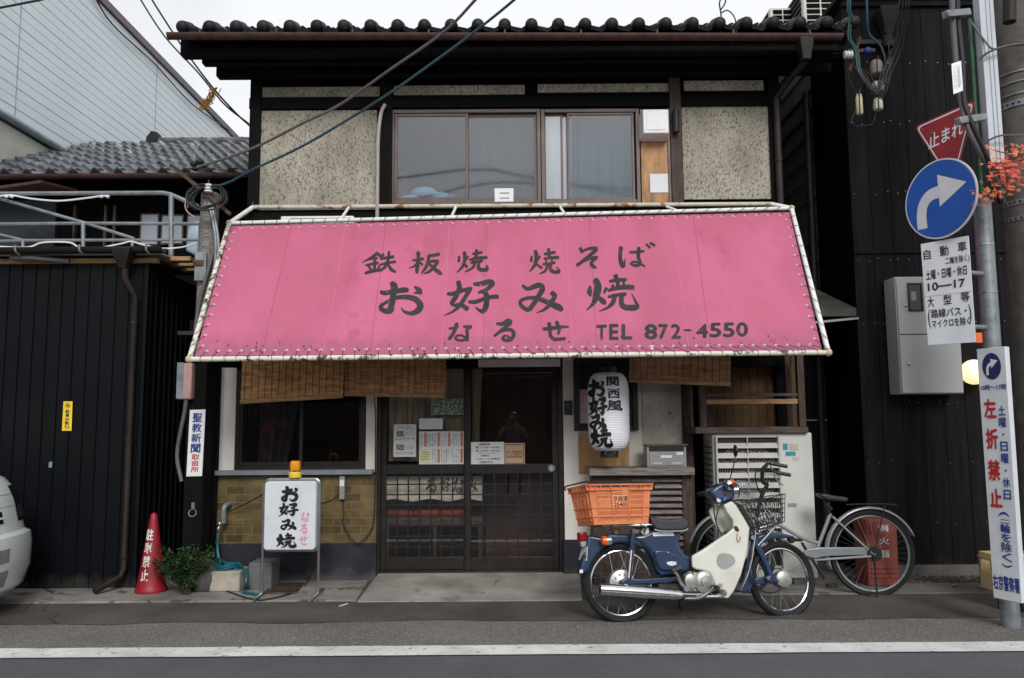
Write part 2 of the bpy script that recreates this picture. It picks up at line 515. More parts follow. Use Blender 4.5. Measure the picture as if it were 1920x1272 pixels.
def cracked(m, scale, width, tone, seed=0.0):
    """thin wandering cracks, broken up by a second noise"""
    t = m.node_tree
    b = t.nodes['Principled BSDF']
    src = b.inputs['Base Color'].links[0].from_socket
    g = t.nodes.new('ShaderNodeNewGeometry')
    mp = t.nodes.new('ShaderNodeMapping')
    mp.inputs['Location'].default_value = (seed, seed * .7, 0)
    t.links.new(g.outputs['Position'], mp.inputs['Vector'])
    n = t.nodes.new('ShaderNodeTexNoise')
    n.inputs['Scale'].default_value = 3.5
    n.inputs['Detail'].default_value = 6
    t.links.new(mp.outputs['Vector'], n.inputs['Vector'])
    x = t.nodes.new('ShaderNodeMix')
    x.data_type = 'RGBA'
    x.inputs['Factor'].default_value = .16
    t.links.new(mp.outputs['Vector'], x.inputs['A'])
    t.links.new(n.outputs['Color'], x.inputs['B'])
    v = t.nodes.new('ShaderNodeTexVoronoi')
    v.feature = 'DISTANCE_TO_EDGE'
    v.inputs['Scale'].default_value = scale
    t.links.new(x.outputs['Result'], v.inputs['Vector'])
    l = t.nodes.new('ShaderNodeMath'); l.operation = 'LESS_THAN'; l.inputs[1].default_value = width
    t.links.new(v.outputs['Distance'], l.inputs[0])
    n2 = t.nodes.new('ShaderNodeTexNoise')
    n2.inputs['Scale'].default_value = .9
    t.links.new(mp.outputs['Vector'], n2.inputs['Vector'])
    k = t.nodes.new('ShaderNodeMath'); k.operation = 'GREATER_THAN'; k.inputs[1].default_value = .5
    t.links.new(n2.outputs['Fac'], k.inputs[0])
    mu = t.nodes.new('ShaderNodeMath'); mu.operation = 'MULTIPLY'
    t.links.new(l.outputs[0], mu.inputs[0]); t.links.new(k.outputs[0], mu.inputs[1])
    y = t.nodes.new('ShaderNodeMix'); y.data_type = 'RGBA'
    t.links.new(mu.outputs[0], y.inputs['Factor'])
    t.links.new(src, y.inputs['A'])
    y.inputs['B'].default_value = lin(tone)
    t.links.new(y.outputs['Result'], b.inputs['Base Color'])
    return m
def splashed(m, height, tone, foot=0.0):
    """dried mud splashes along the foot of a wall"""
    t = m.node_tree
    b = t.nodes['Principled BSDF']
    src = b.inputs['Base Color'].links[0].from_socket
    g = t.nodes.new('ShaderNodeNewGeometry')
    sx = t.nodes.new('ShaderNodeSeparateXYZ')
    t.links.new(g.outputs['Position'], sx.inputs[0])
    n = t.nodes.new('ShaderNodeTexNoise')
    n.inputs['Scale'].default_value = 9
    n.inputs['Detail'].default_value = 8
    t.links.new(g.outputs['Position'], n.inputs['Vector'])
    mr = t.nodes.new('ShaderNodeMapRange')
    mr.inputs['From Min'].default_value = height
    mr.inputs['From Max'].default_value = foot
    mr.inputs['To Max'].default_value = .9
    t.links.new(sx.outputs['Z'], mr.inputs['Value'])
    a = t.nodes.new('ShaderNodeMath'); a.operation = 'ADD'
    t.links.new(mr.outputs['Result'], a.inputs[0]); t.links.new(n.outputs['Fac'], a.inputs[1])
    r = t.nodes.new('ShaderNodeMapRange')
    r.inputs['From Min'].default_value = .85
    r.inputs['From Max'].default_value = 1.25
    r.inputs['To Max'].default_value = .7
    t.links.new(a.outputs[0], r.inputs['Value'])
    y = t.nodes.new('ShaderNodeMix'); y.data_type = 'RGBA'
    t.links.new(r.outputs['Result'], y.inputs['Factor'])
    t.links.new(src, y.inputs['A'])
    y.inputs['B'].default_value = lin(tone)
    t.links.new(y.outputs['Result'], b.inputs['Base Color'])
    return m
splashed(K['black_steel'], .22, (58, 56, 53))
splashed(K['char_wood'], .3, (54, 51, 49))
splashed(K['navy_base'], .2, (84, 82, 80))
splashed(K['pink'], 2.3, (160, 84, 114), 1.98)
def ground_mat(name, c, c2, chip, ss, thr, bump, fine=180, big=.7):
    """asphalt: broad cloudy tone, fine grit and pale stone chips"""
    m = M(name, c, .9, vs=big, c2=c2, spots=chip, ss=ss, thr=thr, bump=bump, bs=fine)
    return m
K['asphalt'] = ground_mat('asphalt', (92, 94, 99), (76, 78, 83), (150, 150, 152), 85, .615, .9, 110, .9)
K['asphalt_rough'] = ground_mat('coarse asphalt', (112, 109, 104), (92, 89, 85), (188, 182, 170), 110, .58, .9, 130, 1.2)
K['asphalt_smooth'] = ground_mat('worn dark asphalt', (88, 84, 80), (62, 59, 56), (124, 118, 110), 60, .64, .4, 150, 1.4)
K['apron'] = M('concrete apron', (158, 152, 144), .9, vs=1.6, c2=(104, 100, 94), spots=(78, 74, 70), ss=3.2, thr=.58, bump=.4, bs=70)
K['ramp'] = M('pale concrete ramp', (168, 163, 155), .85, vs=1.8, c2=(112, 108, 102), spots=(92, 88, 84), ss=4, thr=.62, bump=.3, bs=70)
K['line'] = M('road paint', (226, 226, 224), .7, vs=3, c2=(190, 190, 188), spots=(122, 122, 124), ss=20, thr=.61)

cracked(K['asphalt_smooth'], .6, .0022, (44, 42, 40), 7.7)
cracked(K['apron'], .5, .003, (70, 67, 62), 2.2)
cracked(K['ramp'], .35, .002, (92, 88, 83), 5.5)

# ---------------------------------------------------------------- lettering
_gc = {}
def font_line(s, off=0.0):
    k = (s, off)
    if k not in _gc:
        c = bpy.data.curves.new('t', 'FONT')
        c.body, c.offset, c.resolution_u = s, off, 3
        o = bpy.data.objects.new('t', c)
        me = bpy.data.meshes.new_from_object(o)
        _gc[k] = ([(v.co.x, v.co.y) for v in me.vertices], [list(p.vertices) for p in me.polygons])
        bpy.data.objects.remove(o)
        bpy.data.curves.remove(c)
        bpy.data.meshes.remove(me)
    return _gc[k]
def write(mb, s, fn, off=.0):
    """whole string, its bounding box stretched to fn(a,b), a right and b up in 0..1; off thickens the strokes (em)"""
    vs, fs = font_line(s)
    x0, x1 = min(v[0] for v in vs) - off, max(v[0] for v in vs) + off
    y0, y1 = min(v[1] for v in vs) - off, max(v[1] for v in vs) + off
    o = fn(.5, .5)
    n = (fn(1, .5) - fn(0, .5)).cross(fn(.5, 1) - fn(.5, 0)).normalized()
    if n.dot(CAM - o) < 0:
        n = -n
    sh = [(0, 0)] if off <= 0 else [(off * .9, 0), (-off * .9, 0), (0, off * .9), (0, -off * .9)]
    for i, (dx, dy) in enumerate(sh):
        mb.add([fn((x + dx - x0) / (x1 - x0), (y + dy - y0) / max(y1 - y0, 1e-6)) + n * (.0002 * i) for x, y in vs], fs)
def quadmap(TL, TR, BR, BL, n=None, off=.0):
    TL, TR, BR, BL = V(TL), V(TR), V(BR), V(BL)
    if n is None:
        n = (TR - TL).cross(TL - BL).normalized()
        if n.y > 0:
            n = -n
    def f(a, b):
        return BL.lerp(BR, a).lerp(TL.lerp(TR, a), b) + n * off
    return f
def sub(f, a0, b0, a1, b1):
    return lambda a, b: f(a0 + (a1 - a0) * a, b0 + (b1 - b0) * b)

# brush characters: strokes of (x, y, half width), traced on two enlarged pieces of the awning
_B = {
 'o': ('a', [[(300,655,18),(345,668,25),(450,650,24),(540,632,28),(572,628,24)],
            [(420,568,30),(440,605,36),(428,700,32),(412,790,32),(398,845,34),(350,858,26),(302,828,24),(312,792,20),(380,755,16),(470,715,20),(580,702,26),(660,718,32),(705,770,34),(688,825,32),(620,866,22),(545,855,14),(508,815,4)],
            [(650,590,12),(695,620,30),(710,648,18)], [(690,640,18),(636,655,4)]]),
 'ko': ('a', [[(1100,535,24),(1112,600,26),(1072,690,26),(1034,748,22),(1062,772,18),(1130,770,22),(1192,812,26)],
            [(1228,608,22),(1182,680,22),(1112,780,20),(1040,840,13),(950,882,3)],
            [(992,648,16),(1040,652,22),(1140,625,20),(1232,610,20)],
            [(1268,565,16),(1330,566,24),(1425,548,28),(1456,572,24),(1400,622,20),(1310,655,10)],
            [(1330,640,12),(1382,662,24),(1397,720,28),(1388,800,30),(1362,848,24),(1320,835,15),(1278,798,5)],
            [(1215,742,16),(1280,746,20),(1400,712,20),(1490,705,22),(1512,714,16)]]),
 'han': ('a', [[(625,315,9),(680,310,15),(735,295,14)], [(685,235,20),(686,300,18),(676,380,20),(670,438,16)],
            [(690,325,13),(650,370,11),(592,400,3)], [(700,330,9),(725,355,13)],
            [(790,265,13),(850,258,15),(898,246,18)], [(795,265,15),(785,330,16),(760,390,15),(720,442,6)],
            [(800,322,11),(870,315,15),(886,322,15),(850,370,17),(800,420,13),(742,446,5)], [(800,345,11),(850,390,18),(900,425,21),(924,438,12)]]),
 'tetsu': ('a', [[(260,255,18),(200,300,15),(102,346,4)], [(262,255,16),(318,300,15),(342,312,7)], [(190,315,11),(260,305,13)],
            [(150,378,13),(270,355,15)], [(235,310,15),(235,440,15)], [(175,395,11),(200,425,11)], [(285,385,11),(270,415,9)],
            [(140,460,13),(210,440,17),(312,425,13)], [(325,265,13),(300,320,9)], [(310,310,11),(428,285,15)],
            [(290,375,7),(340,360,11),(448,335,13)], [(385,240,13),(375,320,15),(345,390,15),(288,442,8)], [(370,362,10),(410,420,17),(450,442,11)]]),
 'yaki_a': ('a', [[(1110,275,13),(1105,320,15)], [(1165,235,18),(1170,300,18),(1150,370,17),(1092,432,6)], [(1202,280,13),(1180,312,8)],
            [(1165,350,9),(1190,385,15)], [(1255,255,13),(1345,245,13)], [(1290,222,17),(1290,290,15)], [(1220,315,11),(1300,305,13),(1395,300,16)],
            [(1268,295,11),(1255,330,9)], [(1330,290,11),(1332,325,9)], [(1235,347,11),(1350,335,13)], [(1282,345,13),(1250,400,13),(1172,438,5)],
            [(1320,345,13),(1310,400,17),(1340,425,17),(1402,420,17),(1395,375,5)]]),
 'na': ('a', [[(1010,1020,13),(1050,1015,15),(1098,1000,11)], [(1085,970,20),(1060,1050,19),(1010,1132,18)],
            [(1160,1000,13),(1230,1005,17),(1190,1030,12)], [(1190,1012,16),(1195,1090,17),(1196,1150,16)],
            [(1196,1140,13),(1120,1150,13),(1076,1130,13),(1085,1100,11),(1130,1095,11),(1180,1122,13)]]),
 'ru': ('a', [[(1505,985,15),(1560,985,20),(1620,952,22),(1642,975,20),(1560,1042,17),(1480,1105,15)],
            [(1480,1105,12),(1550,1062,13),(1632,1042,18),(1672,1066,20),(1672,1110,20),(1640,1150,18),(1580,1150,17),(1560,1126,13),(1598,1106,12),(1636,1130,12)]]),
 'se': ('b', [[(385,1030,18),(440,1025,20),(560,1005,18),(642,1000,9)], [(440,970,20),(450,1060,18),(460,1110,18),(502,1138,18),(602,1130,18)],
            [(520,955,20),(545,1030,19),(535,1082,11)]]),
 'mi': ('b', [[(170,585,17),(220,610,20),(330,560,28),(372,592,28),(330,680,26),(280,760,24),(225,828,24),(152,790,22),(148,742,18),(220,706,18),(320,702,24),(430,742,28),(530,790,36),(568,815,28)],
            [(472,640,26),(500,672,24),(450,760,22),(390,820,15),(308,860,3)]]),
 'yaki': ('b', [[(865,590,15),(860,640,27),(870,682,12)], [(925,525,30),(947,592,38),(930,680,36),(900,760,22),(828,830,4)], [(1032,620,20),(1010,660,11)],
            [(950,700,18),(1000,750,27),(1020,770,17)], [(1070,545,14),(1150,535,19),(1232,530,17)], [(1128,490,24),(1150,560,20),(1150,620,19)],
            [(1060,640,14),(1180,612,23),(1308,606,26)], [(1100,590,15),(1090,640,11)], [(1212,560,13),(1216,600,11)], [(1060,706,14),(1140,692,17),(1230,682,17)],
            [(1120,700,24),(1100,770,22),(1040,820,13),(958,850,3)], [(1190,700,24),(1190,780,26),(1230,815,27),(1320,815,28),(1358,800,19),(1332,740,11),(1294,668,2)]]),
 'yaki_b': ('b', [[(260,275,12),(255,320,15)], [(300,220,20),(310,280,22),(295,350,19),(238,432,5)], [(345,270,11),(330,300,9)], [(310,350,11),(362,382,15)],
            [(395,245,13),(500,225,15)], [(435,200,19),(445,280,15)], [(390,290,11),(460,280,15),(536,275,15)], [(410,310,9),(405,330,8)], [(470,290,9),(470,330,8)],
            [(380,347,11),(500,325,12)], [(430,350,15),(400,410,13),(338,446,4)], [(457,345,15),(460,400,17),(502,420,17),(547,415,13),(520,368,4)]]),
 'so': ('b', [[(765,197,18),(782,235,15)], [(770,235,8),(850,205,15),(930,210,20),(850,285,19),(735,365,19)], [(790,335,12),(860,310,15),(935,296,15),(880,345,17),(890,382,20),(922,402,13)]]),
 'ba': ('b', [[(1185,190,22),(1176,280,20),(1190,360,24),(1213,385,17),(1230,300,3)], [(1280,236,13),(1350,230,15),(1422,220,13)],
            [(1372,190,19),(1366,280,19),(1385,350,17),(1340,375,15),(1290,357,13),(1318,335,11),(1380,346,13),(1434,376,9)],
            [(1450,150,11),(1486,182,12)], [(1490,135,11),(1532,157,15)]]),
}
def brush(key, jit=.06, bold=1.0):
    """outline polygons (in photo pixels) of one brush character: list of (points, faces)"""
    src, strokes = _B[key]
    ox = 660 if src == 'a' else 950
    rnd = random.Random(key)
    out = []
    for st in strokes:
        pts = crv([V(p) for p in st], 7)
        vs, fs = [], []
        n = len(pts)
        for i, p in enumerate(pts):
            t = pts[min(i + 1, n - 1)] - pts[max(i - 1, 0)]
            t = V((t.x, t.y, 0)).normalized()
            nn = V((-t.y, t.x, 0))
            w_ = p.z * bold
            a, b = w_ * (1 + rnd.uniform(-jit, jit)), w_ * (1 + rnd.uniform(-jit, jit))
            vs.append((p.x + nn.x * a, p.y + nn.y * a))
            vs.append((p.x - nn.x * b, p.y - nn.y * b))
            if i:
                k = 2 * i
                fs.append([k - 2, k - 1, k + 1, k])
        for e in (0, n - 1):
            p = pts[e]
            if p.z < 6:
                continue
            q = pts[1] if e == 0 else pts[n - 2]
            t = V((p.x - q.x, p.y - q.y, 0)).normalized()
            nn = V((-t.y, t.x, 0))
            b0 = len(vs)
            m = 7
            for k in range(m):
                a = math.pi * k / (m - 1) - math.pi / 2
                rr = p.z * bold * (1 + rnd.uniform(-.08, .08))
                vs.append((p.x + nn.x * rr * math.sin(a) + t.x * rr * .75 * math.cos(a), p.y + nn.y * rr * math.sin(a) + t.y * rr * .75 * math.cos(a)))
            fs.append(list(range(b0, b0 + m)))
        out.append(([(ox + x / 5.53, 430 + y / 5.53) for x, y in vs], fs))
    return out
def brush_box(mb, key, fn, nrm=None, bold=1.0):
    """brush character with its bounding box stretched to fn(a,b)"""
    g = brush(key, .06, bold)
    xs = [x for vs, _ in g for x, _y in vs]
    ys = [y for vs, _ in g for _x, y in vs]
    x0, x1, y0, y1 = min(xs), max(xs), min(ys), max(ys)
    for i, (vs, fs) in enumerate(g):
        o = nrm.normalized() * (.0004 * i) if nrm is not None else V((0, 0, 0))
        mb.add([fn((x - x0) / (x1 - x0), 1 - (y - y0) / (y1 - y0)) + o for x, y in vs], fs)

# ================================================================ GROUND
def sheet(name, mat, z, y0, y1, x0=-60, x1=60, nu=1):
    m = MB()
    m.quad((x0, y0, z), (x1, y0, z), (x1, y1, z), (x0, y1, z))
    return m.build(name, mat, smooth=0, kind='structure')
sheet('road', K['asphalt'], 0.0, -30, 60)
def ragged(name, mat, z, y0, y1, amp, seed):
    """a ground strip whose long edges wander like old paving"""
    rr = random.Random(seed)
    n = 260
    def edge(y):
        o, out = 0, []
        for i in range(n + 1):
            o = o * .8 + rr.gauss(0, amp)
            out.append((-16 + 32 * i / n, y + o, z))
        return out
    m = MB()
    m.add(edge(y0) + edge(y1), [(i, i + 1, n + 2 + i, n + 1 + i) for i in range(n)])
    return m.build(name, mat, smooth=0, kind='structure')
ragged('road_shoulder', K['asphalt_rough'], .004, G(960, 1218).y, G(960, 1120).y, .002, 2)
ragged('pavement_strip', K['asphalt_smooth'], .008, G(960, 1166).y, 7.6, .012, 5)
m = MB()
ya, yb = G(960, 1230).y, G(960, 1212).y
N = 160
rl = random.Random(3)
top = [(-20 + 40 * i / N, yb + rl.uniform(-.004, .004), .0085) for i in range(N + 1)]
bot = [(-20 + 40 * i / N, ya + rl.uniform(-.004, .004), .0085) for i in range(N + 1)]
m.add(bot + top, [(i, i + 1, N + 2 + i, N + 1 + i) for i in range(N)])
m.build('road_marking', K['line'], smooth=0, kind='structure')
YF = 7.45                                   # the restaurant's front wall
# concrete aprons in front of the buildings
m = MB()
m.prism([(-8, G(300, 1133).y, .0), (G(668, 1130).x, G(668, 1130).y, .0), (G(690, 1090).x, 7.7, .0), (-8, 7.7, .0)], V((0, 0, .022)))
m.build('apron', K['apron'], bevel=.006, smooth=0, kind='structure')
m = MB()
x0, x1 = G(672, 1128).x, P(1088, 1072, 7.5).x
yf = G(900, 1130).y
yk = 7.56
zd = P(880, 1071, yk).z
m.add([(x0, yf, 0), (x1 - .06, yf, 0), (x1, yk, 0), (x0 + .02, yk, 0), (x0, yf, .014), (x1 - .06, yf, .014), (x1, yk, zd), (x0 + .02, yk, zd)],
      [(0, 1, 2, 3), (4, 7, 6, 5), (0, 4, 5, 1), (1, 5, 6, 2), (2, 6, 7, 3), (3, 7, 4, 0)])
m.build('entrance_ramp', K['ramp'], bevel=.008, smooth=0, kind='structure')
m = MB()
m.prism([(x1 + .004, 6.75, .0), (12, 6.75, .0), (12, 8.2, .0), (x1 + .004, 8.2, .0)], V((0, 0, .02)))
m.build('back_apron', K['concrete_dark'], bevel=.006, smooth=0, kind='structure')
# gravel strip along the right-hand boards: loose small stones
m = MB()
rg = random.Random(11)
gx0, gx1 = P(1700, 1080, 7.3).x, P(1900, 1080, 7.3).x
for i in range(900):
    m.ball((rg.uniform(gx0 - .6, gx1 + .4), rg.uniform(7.12, 7.42), .024), rg.uniform(.006, .014), 5, 3, (1, 1, .7))
m.build('gravel', M('gravel', (90, 86, 80), .95, var=.3, vs=30), kind='stuff', smooth=0)

# ================================================================ THE RESTAURANT
HX0, HX1 = P(467, 260, YF).x, P(1466, 260, YF).x
ZE = P(960, 62, 6.85).z                     # eave
house = thing('restaurant_house', (0, YF, 0), 'two storey timber restaurant with rough plaster panels and black tiled eaves', 'house')
# --- tiled roof
def tile_roof(mb, x0, x1, y0, z0, y1, z1, tw=.26, courses=10, amp=.03, seg=6, lip=.022):
    n = int(round((x1 - x0) / tw))
    nx = n * seg
    sl = V((0, y1 - y0, z1 - z0))
    nn = V((0, -(z1 - z0), y1 - y0)).normalized()
    def prof(i):
        t = (i / seg) % 1
        return amp * (math.cos(2 * math.pi * t) + .35 * math.cos(4 * math.pi * t + .6))
    for c in range(courses):
        a, b = c / courses, (c + 1) / courses + .012
        lo, hi, fr = [], [], []
        for i in range(nx + 1):
            x = x0 + (x1 - x0) * i / nx
            p = V((x, y0, z0)) + sl * a + nn * (prof(i) + lip)
            lo.append(p)
            hi.append(V((x, y0, z0)) + sl * b + nn * (prof(i) + .002))
            fr.append(p - nn * lip * 1.1)
        k = nx + 1
        mb.add(lo + hi + fr, [(i, i + 1, k + i + 1, k + i) for i in range(nx)] + [(2 * k + i, 2 * k + i + 1, i + 1, i) for i in range(nx)])
RX0, RX1 = P(345, 66, 6.85).x, P(1598, 58, 6.85).x
m = MB()
tw = (RX1 - RX0) / 25
tile_roof(m, RX0, RX1, 6.83, ZE + .028, 9.9, ZE + 1.38, tw, 14, .03, 8, .034)
tile_roof(m, RX0, RX1, 12.9, ZE, 9.9, ZE + 1.38, tw, 6, .032)
roof = m.build('roof', K['kawara'], house, smooth=50)
m = MB()
for i in range(26):
    x = RX0 + tw * i
    m.lathe([(.0, -.05), (.035, -.045), (.054, -.025), (.058, 0), (.055, .16)], (x, 6.82, ZE + .06), (0, 1, .42), 14)
m.build('eave_tile_caps', K['kawara'], roof, smooth=60)
m = MB()
m.tube([(RX0, 9.9, ZE + 1.47), (RX1, 9.9, ZE + 1.47)], .09, 10)
m.build('ridge_cap', K['kawara'], roof)
# --- eave soffit, fascia and the beam ends poking out at the gable
m = MB()
m.add([(RX0, 6.86, ZE - .02), (RX1, 6.86, ZE - .02), (RX1, 9.9, ZE + 1.34), (RX0, 9.9, ZE + 1.34), (RX0, 6.86, ZE - .05), (RX1, 6.86, ZE - .05), (RX1, 9.9, ZE + 1.31), (RX0, 9.9, ZE + 1.31)],
      [(0, 1, 2, 3), (4, 7, 6, 5), (0, 4, 5, 1), (1, 5, 6, 2), (2, 6, 7, 3), (3, 7, 4, 0)])
x = RX0 + .1
while x < RX1 - .05:
    m.bar((x, 6.92, ZE - .075), (x, 7.5, ZE + .185), .045, .06)
    x += .303
m.build('soffit', K['black_wood'], house, smooth=0)
for u, v0, v1, Y, d in ((338, 70, 104, 6.93, .10), (378, 106, 119, 7.12, .09), (405, 119, 143, 7.3, .1)):
    a = P(u, (v0 + v1) / 2, Y)
    z0, z1 = P(u, v1, Y).z, P(u, v0, Y).z
    MB().box(a.x, HX1 + .45, Y, Y + d, z0, z1).build('beam', K['black_wood'], house, bevel=.006)
# --- gutter and rainwater heads
m = MB()
ga, gb = P(316, 74, 6.8), P(1578, 76, 6.8)
zg = (ga.z + gb.z) / 2
def half_pipe(mb, p, q, r, th=.006, n=10):
    p, q = V(p), V(q)
    d = (q - p).normalized()
    s_ = V((d.y, -d.x, 0)).normalized()
    loop = [p + s_ * r * math.cos(math.pi * k / n) - V((0, 0, r * math.sin(math.pi * k / n))) for k in range(n + 1)]
    loop += [p + s_ * (r - th) * math.cos(math.pi * k / n) - V((0, 0, (r - th) * math.sin(math.pi * k / n))) for k in range(n, -1, -1)]
    mb.prism(loop, q - p)
half_pipe(m, (ga.x, 6.79, ga.z + .04), (gb.x, 6.79, gb.z + .04), .047)
for i in range(9):
    x = ga.x + .3 + (gb.x - ga.x - .6) * i / 8
    m.lathe([(.0495, -.006), (.0495, .006)], (x, 6.79, ga.z + .04 + (gb.z - ga.z) * (x - ga.x) / (gb.x - ga.x)), (1, 0, 0), 16)
gut = m.build('gutter', K['copper_paint'], house)
hd = P(1509, 80, 6.8)
m = MB()
m.lathe([(.055, -.17), (.06, -.12), (.085, -.02), (.09, .03)], (hd.x, 6.8, hd.z), (0, 0, 1), 4, V((1, 1, 0)))
m.build('rainwater_head', K['dark_gutter'], house, bevel=.008)
m = MB()
q = [P(1509, 108, 6.82), P(1508, 118, 6.85), P(1480, 150, 7.2), P(1455, 185, 7.36)]
q += [V((q[-1].x, 7.36, q[-1].z - .3)), V((q[-1].x, 7.36, 2.9))]
m.tube(q, .03, 12)
for zz in (3.2, 3.9):
    m.lathe([(.036, -.012), (.036, .012)], (q[-1].x, 7.36, zz), (0, 0, 1), 14)
m.build('downpipe', M('faded downpipe', (48, 38, 38), .55, var=.12, spec=.3), house)
# --- upper storey
Y2 = YF + .03
ZL = 2.45                                   # underside of the upper storey
wr = RC(720, 203, 1260, 386, Y2)
m = MB()
m.box(HX0, wr[0], Y2, Y2 + .12, ZL, ZE + .3)
m.box(wr[1], HX1, Y2, Y2 + .12, ZL, ZE + .3)
m.box(wr[0], wr[1], Y2, Y2 + .12, wr[3], ZE + .3)
m.box(wr[0], wr[1], Y2, Y2 + .12, ZL, wr[2])
m.box(HX0, HX0 + .1, Y2 + .12, 12.6, 0, ZE + .3)
m.box(HX1 - .1, HX1, Y2 + .12, 12.6, 0, ZE + .3)
m.box(HX0 + .1, HX1 - .1, 12.5, 12.6, 0, ZE + .3)
m.box(HX0 + .1, HX1 - .1, Y2 + .12, 12.5, 2.6, 2.7)
m.build('wall', K['dark_wall'], house, smooth=0)
for r in ((487, 207, 706, 394), (1280, 197, 1444, 374), (491, 163, 712, 182), (738, 160, 984, 178), (1008, 157, 1256, 173), (1282, 151, 1432, 170)):
    MB().pbox(*r, YF, .028).build('plaster_panel', K['plaster'], house, bevel=.004)
for r in ((466, 150, 486, 415), (712, 150, 735, 412), (1258, 145, 1279, 390), (1445, 140, 1466, 400)):
    MB().pbox(*r, YF - .045, .07).build('post', K['brown_wood'] if r[0] == 1258 else K['black_wood'], house, bevel=.004)
r1 = RC(466, 183, 1466, 203, YF)
MB().box(HX0, HX1, YF - .03, YF + .026, r1[2], r1[3]).build('beam', K['black_wood'], house, bevel=.004)
r1 = RC(466, 394, 1466, 414, YF)
MB().box(HX0, HX1, YF - .06, YF + .026, r1[2], r1[3]).build('beam', K['black_wood'], house, bevel=.004)
# windows: two pairs of sliding sashes in brown aluminium
def window(u0, v0, u1, v1, Y, fw_, mat, sashes, depth=.07):
    r = RC(u0, v0, u1, v1, Y)
    m = MB()
    m.box(r[0], r[0] + fw_, Y, Y + depth, r[2], r[3])
    m.box(r[1] - fw_, r[1], Y, Y + depth, r[2], r[3])
    m.box(r[0] + fw_, r[1] - fw_, Y, Y + depth, r[3] - fw_, r[3])
    m.box(r[0] + fw_, r[1] - fw_, Y, Y + depth, r[2], r[2] + fw_)
    w_ = m.build('window', mat, house, bevel=.003)
    for a, b, dy, sw, gm in sashes:
        xa, xb = P(a, (v0 + v1) / 2, Y).x, P(b, (v0 + v1) / 2, Y).x
        za, zb = r[2] + fw_, r[3] - fw_
        ys = Y + dy
        m = MB()
        m.box(xa, xa + sw, ys, ys + .022, za, zb)
        m.box(xb - sw, xb, ys, ys + .022, za, zb)
        m.box(xa + sw, xb - sw, ys, ys + .022, za, za + sw)
        m.box(xa + sw, xb - sw, ys, ys + .022, zb - sw, zb)
        m.build('sash', mat, w_, bevel=.002)
        MB().box(xa + sw, xb - sw, ys + .009, ys + .013, za + sw, zb - sw).build('pane', gm, w_, smooth=0)
    return w_, r
w1, r1 = window(732, 205, 1014, 382, YF - .02, .035, K['brown_alu'], ((739, 878, .012, .03, K['window_glass']), (872, 1008, .038, .03, K['window_glass'])))
w2, r2 = window(1015, 204, 1200, 381, YF - .02, .035, K['brown_alu'], ((1020, 1056, .038, .02, K['frosted_light']), (1046, 1076, .050, .018, K['frosted_light']), (1064, 1190, .012, .024, K['window_glass'])))
# board beside the window with a vent hood and a note
MB().pbox(1202, 205, 1258, 384, YF, .02).build('plywood_panel', K['ply'], house, smooth=0)
MB().pbox(1253, 204, 1257.5, 384, YF - .02, .019).build('trim', K['brown_alu'], house)
hood = thing('vent_hood', P(1230, 252, YF), 'square white vent hood fixed above the plywood strip beside the upper window', 'vent hood')
r = RC(1206, 205, 1254, 250, YF - .16)
m = MB()
xm = .012
m.add([(r[0], YF - .16, r[2]), (r[1], YF - .16, r[2]), (r[1], YF - .16, r[3]), (r[0], YF - .16, r[3]), (r[0] - .02, YF - .002, r[2] - .03), (r[1] + .01, YF - .002, r[2] - .03), (r[1] + .01, YF - .002, r[3]), (r[0] - .02, YF - .002, r[3])],
      [(0, 1, 2, 3), (4, 7, 6, 5), (0, 4, 5, 1), (1, 5, 6, 2), (2, 6, 7, 3), (3, 7, 4, 0)])
m.build('hood_shell', K['white_plastic'], hood, bevel=.01)
MB().box(r[0] + .03, r[1] - .03, YF - .166, YF - .1605, r[2] + .03, r[3] - .03).build('front_plate', K['white_plastic'], hood, bevel=.004)
m = MB()
m.rbox(RC(1219, 326, 1253, 361, YF - .01), YF - .006, YF - .003)
m.build('paper_note', K['paper'], label='plain white sheet stuck on the upper plywood strip', cat='notice')
MB().lathe([(.032, 0), (.032, .2), (.026, .22)], P(1268, 248, YF - .09), (0, 0, 1), 16).build('pipe_stub', K['cable'], house)
# pale conduit down the post left of the window
m = MB()
m.tube(crv([P(722, 196, YF - .1), P(714, 215, YF - .1), P(709, 260, YF - .1), P(708, 330, YF - .1), P(707, 415, YF - .1)]), .018, 10)
m.build('conduit', M('grey conduit', (168, 158, 162), .5, var=.1), house)
def drape(name, u0, u1, v0, v1, Y, mat, freq, label):
    xa_, xb_ = P(u0, 300, Y).x, P(u1, 300, Y).x
    zz0, zz1 = P(960, v1, Y).z, P(960, v0, Y).z
    m = MB()
    m.grid(lambda a, b: V((xa_ + (xb_ - xa_) * a, Y + .018 * math.sin(a * freq) + .008 * math.sin(a * freq * 2.3 + 1), zz0 + (zz1 - zz0) * b)), 90, 2)
    return m.build(name, mat, label=label, cat='curtain')
drape('curtain', 884, 1012, 205, 384, YF + .16, M('dull grey curtain', (84, 88, 91), .9, var=.12), 34, 'plain grey curtain behind the middle upper window pane')
drape('curtain', 1016, 1200, 205, 384, YF + .13, M('pale teal curtain', (112, 126, 128), .9, var=.1, vs=2, stretch=(3, 1, .3)), 40, 'pale teal curtain behind the right upper window panes')
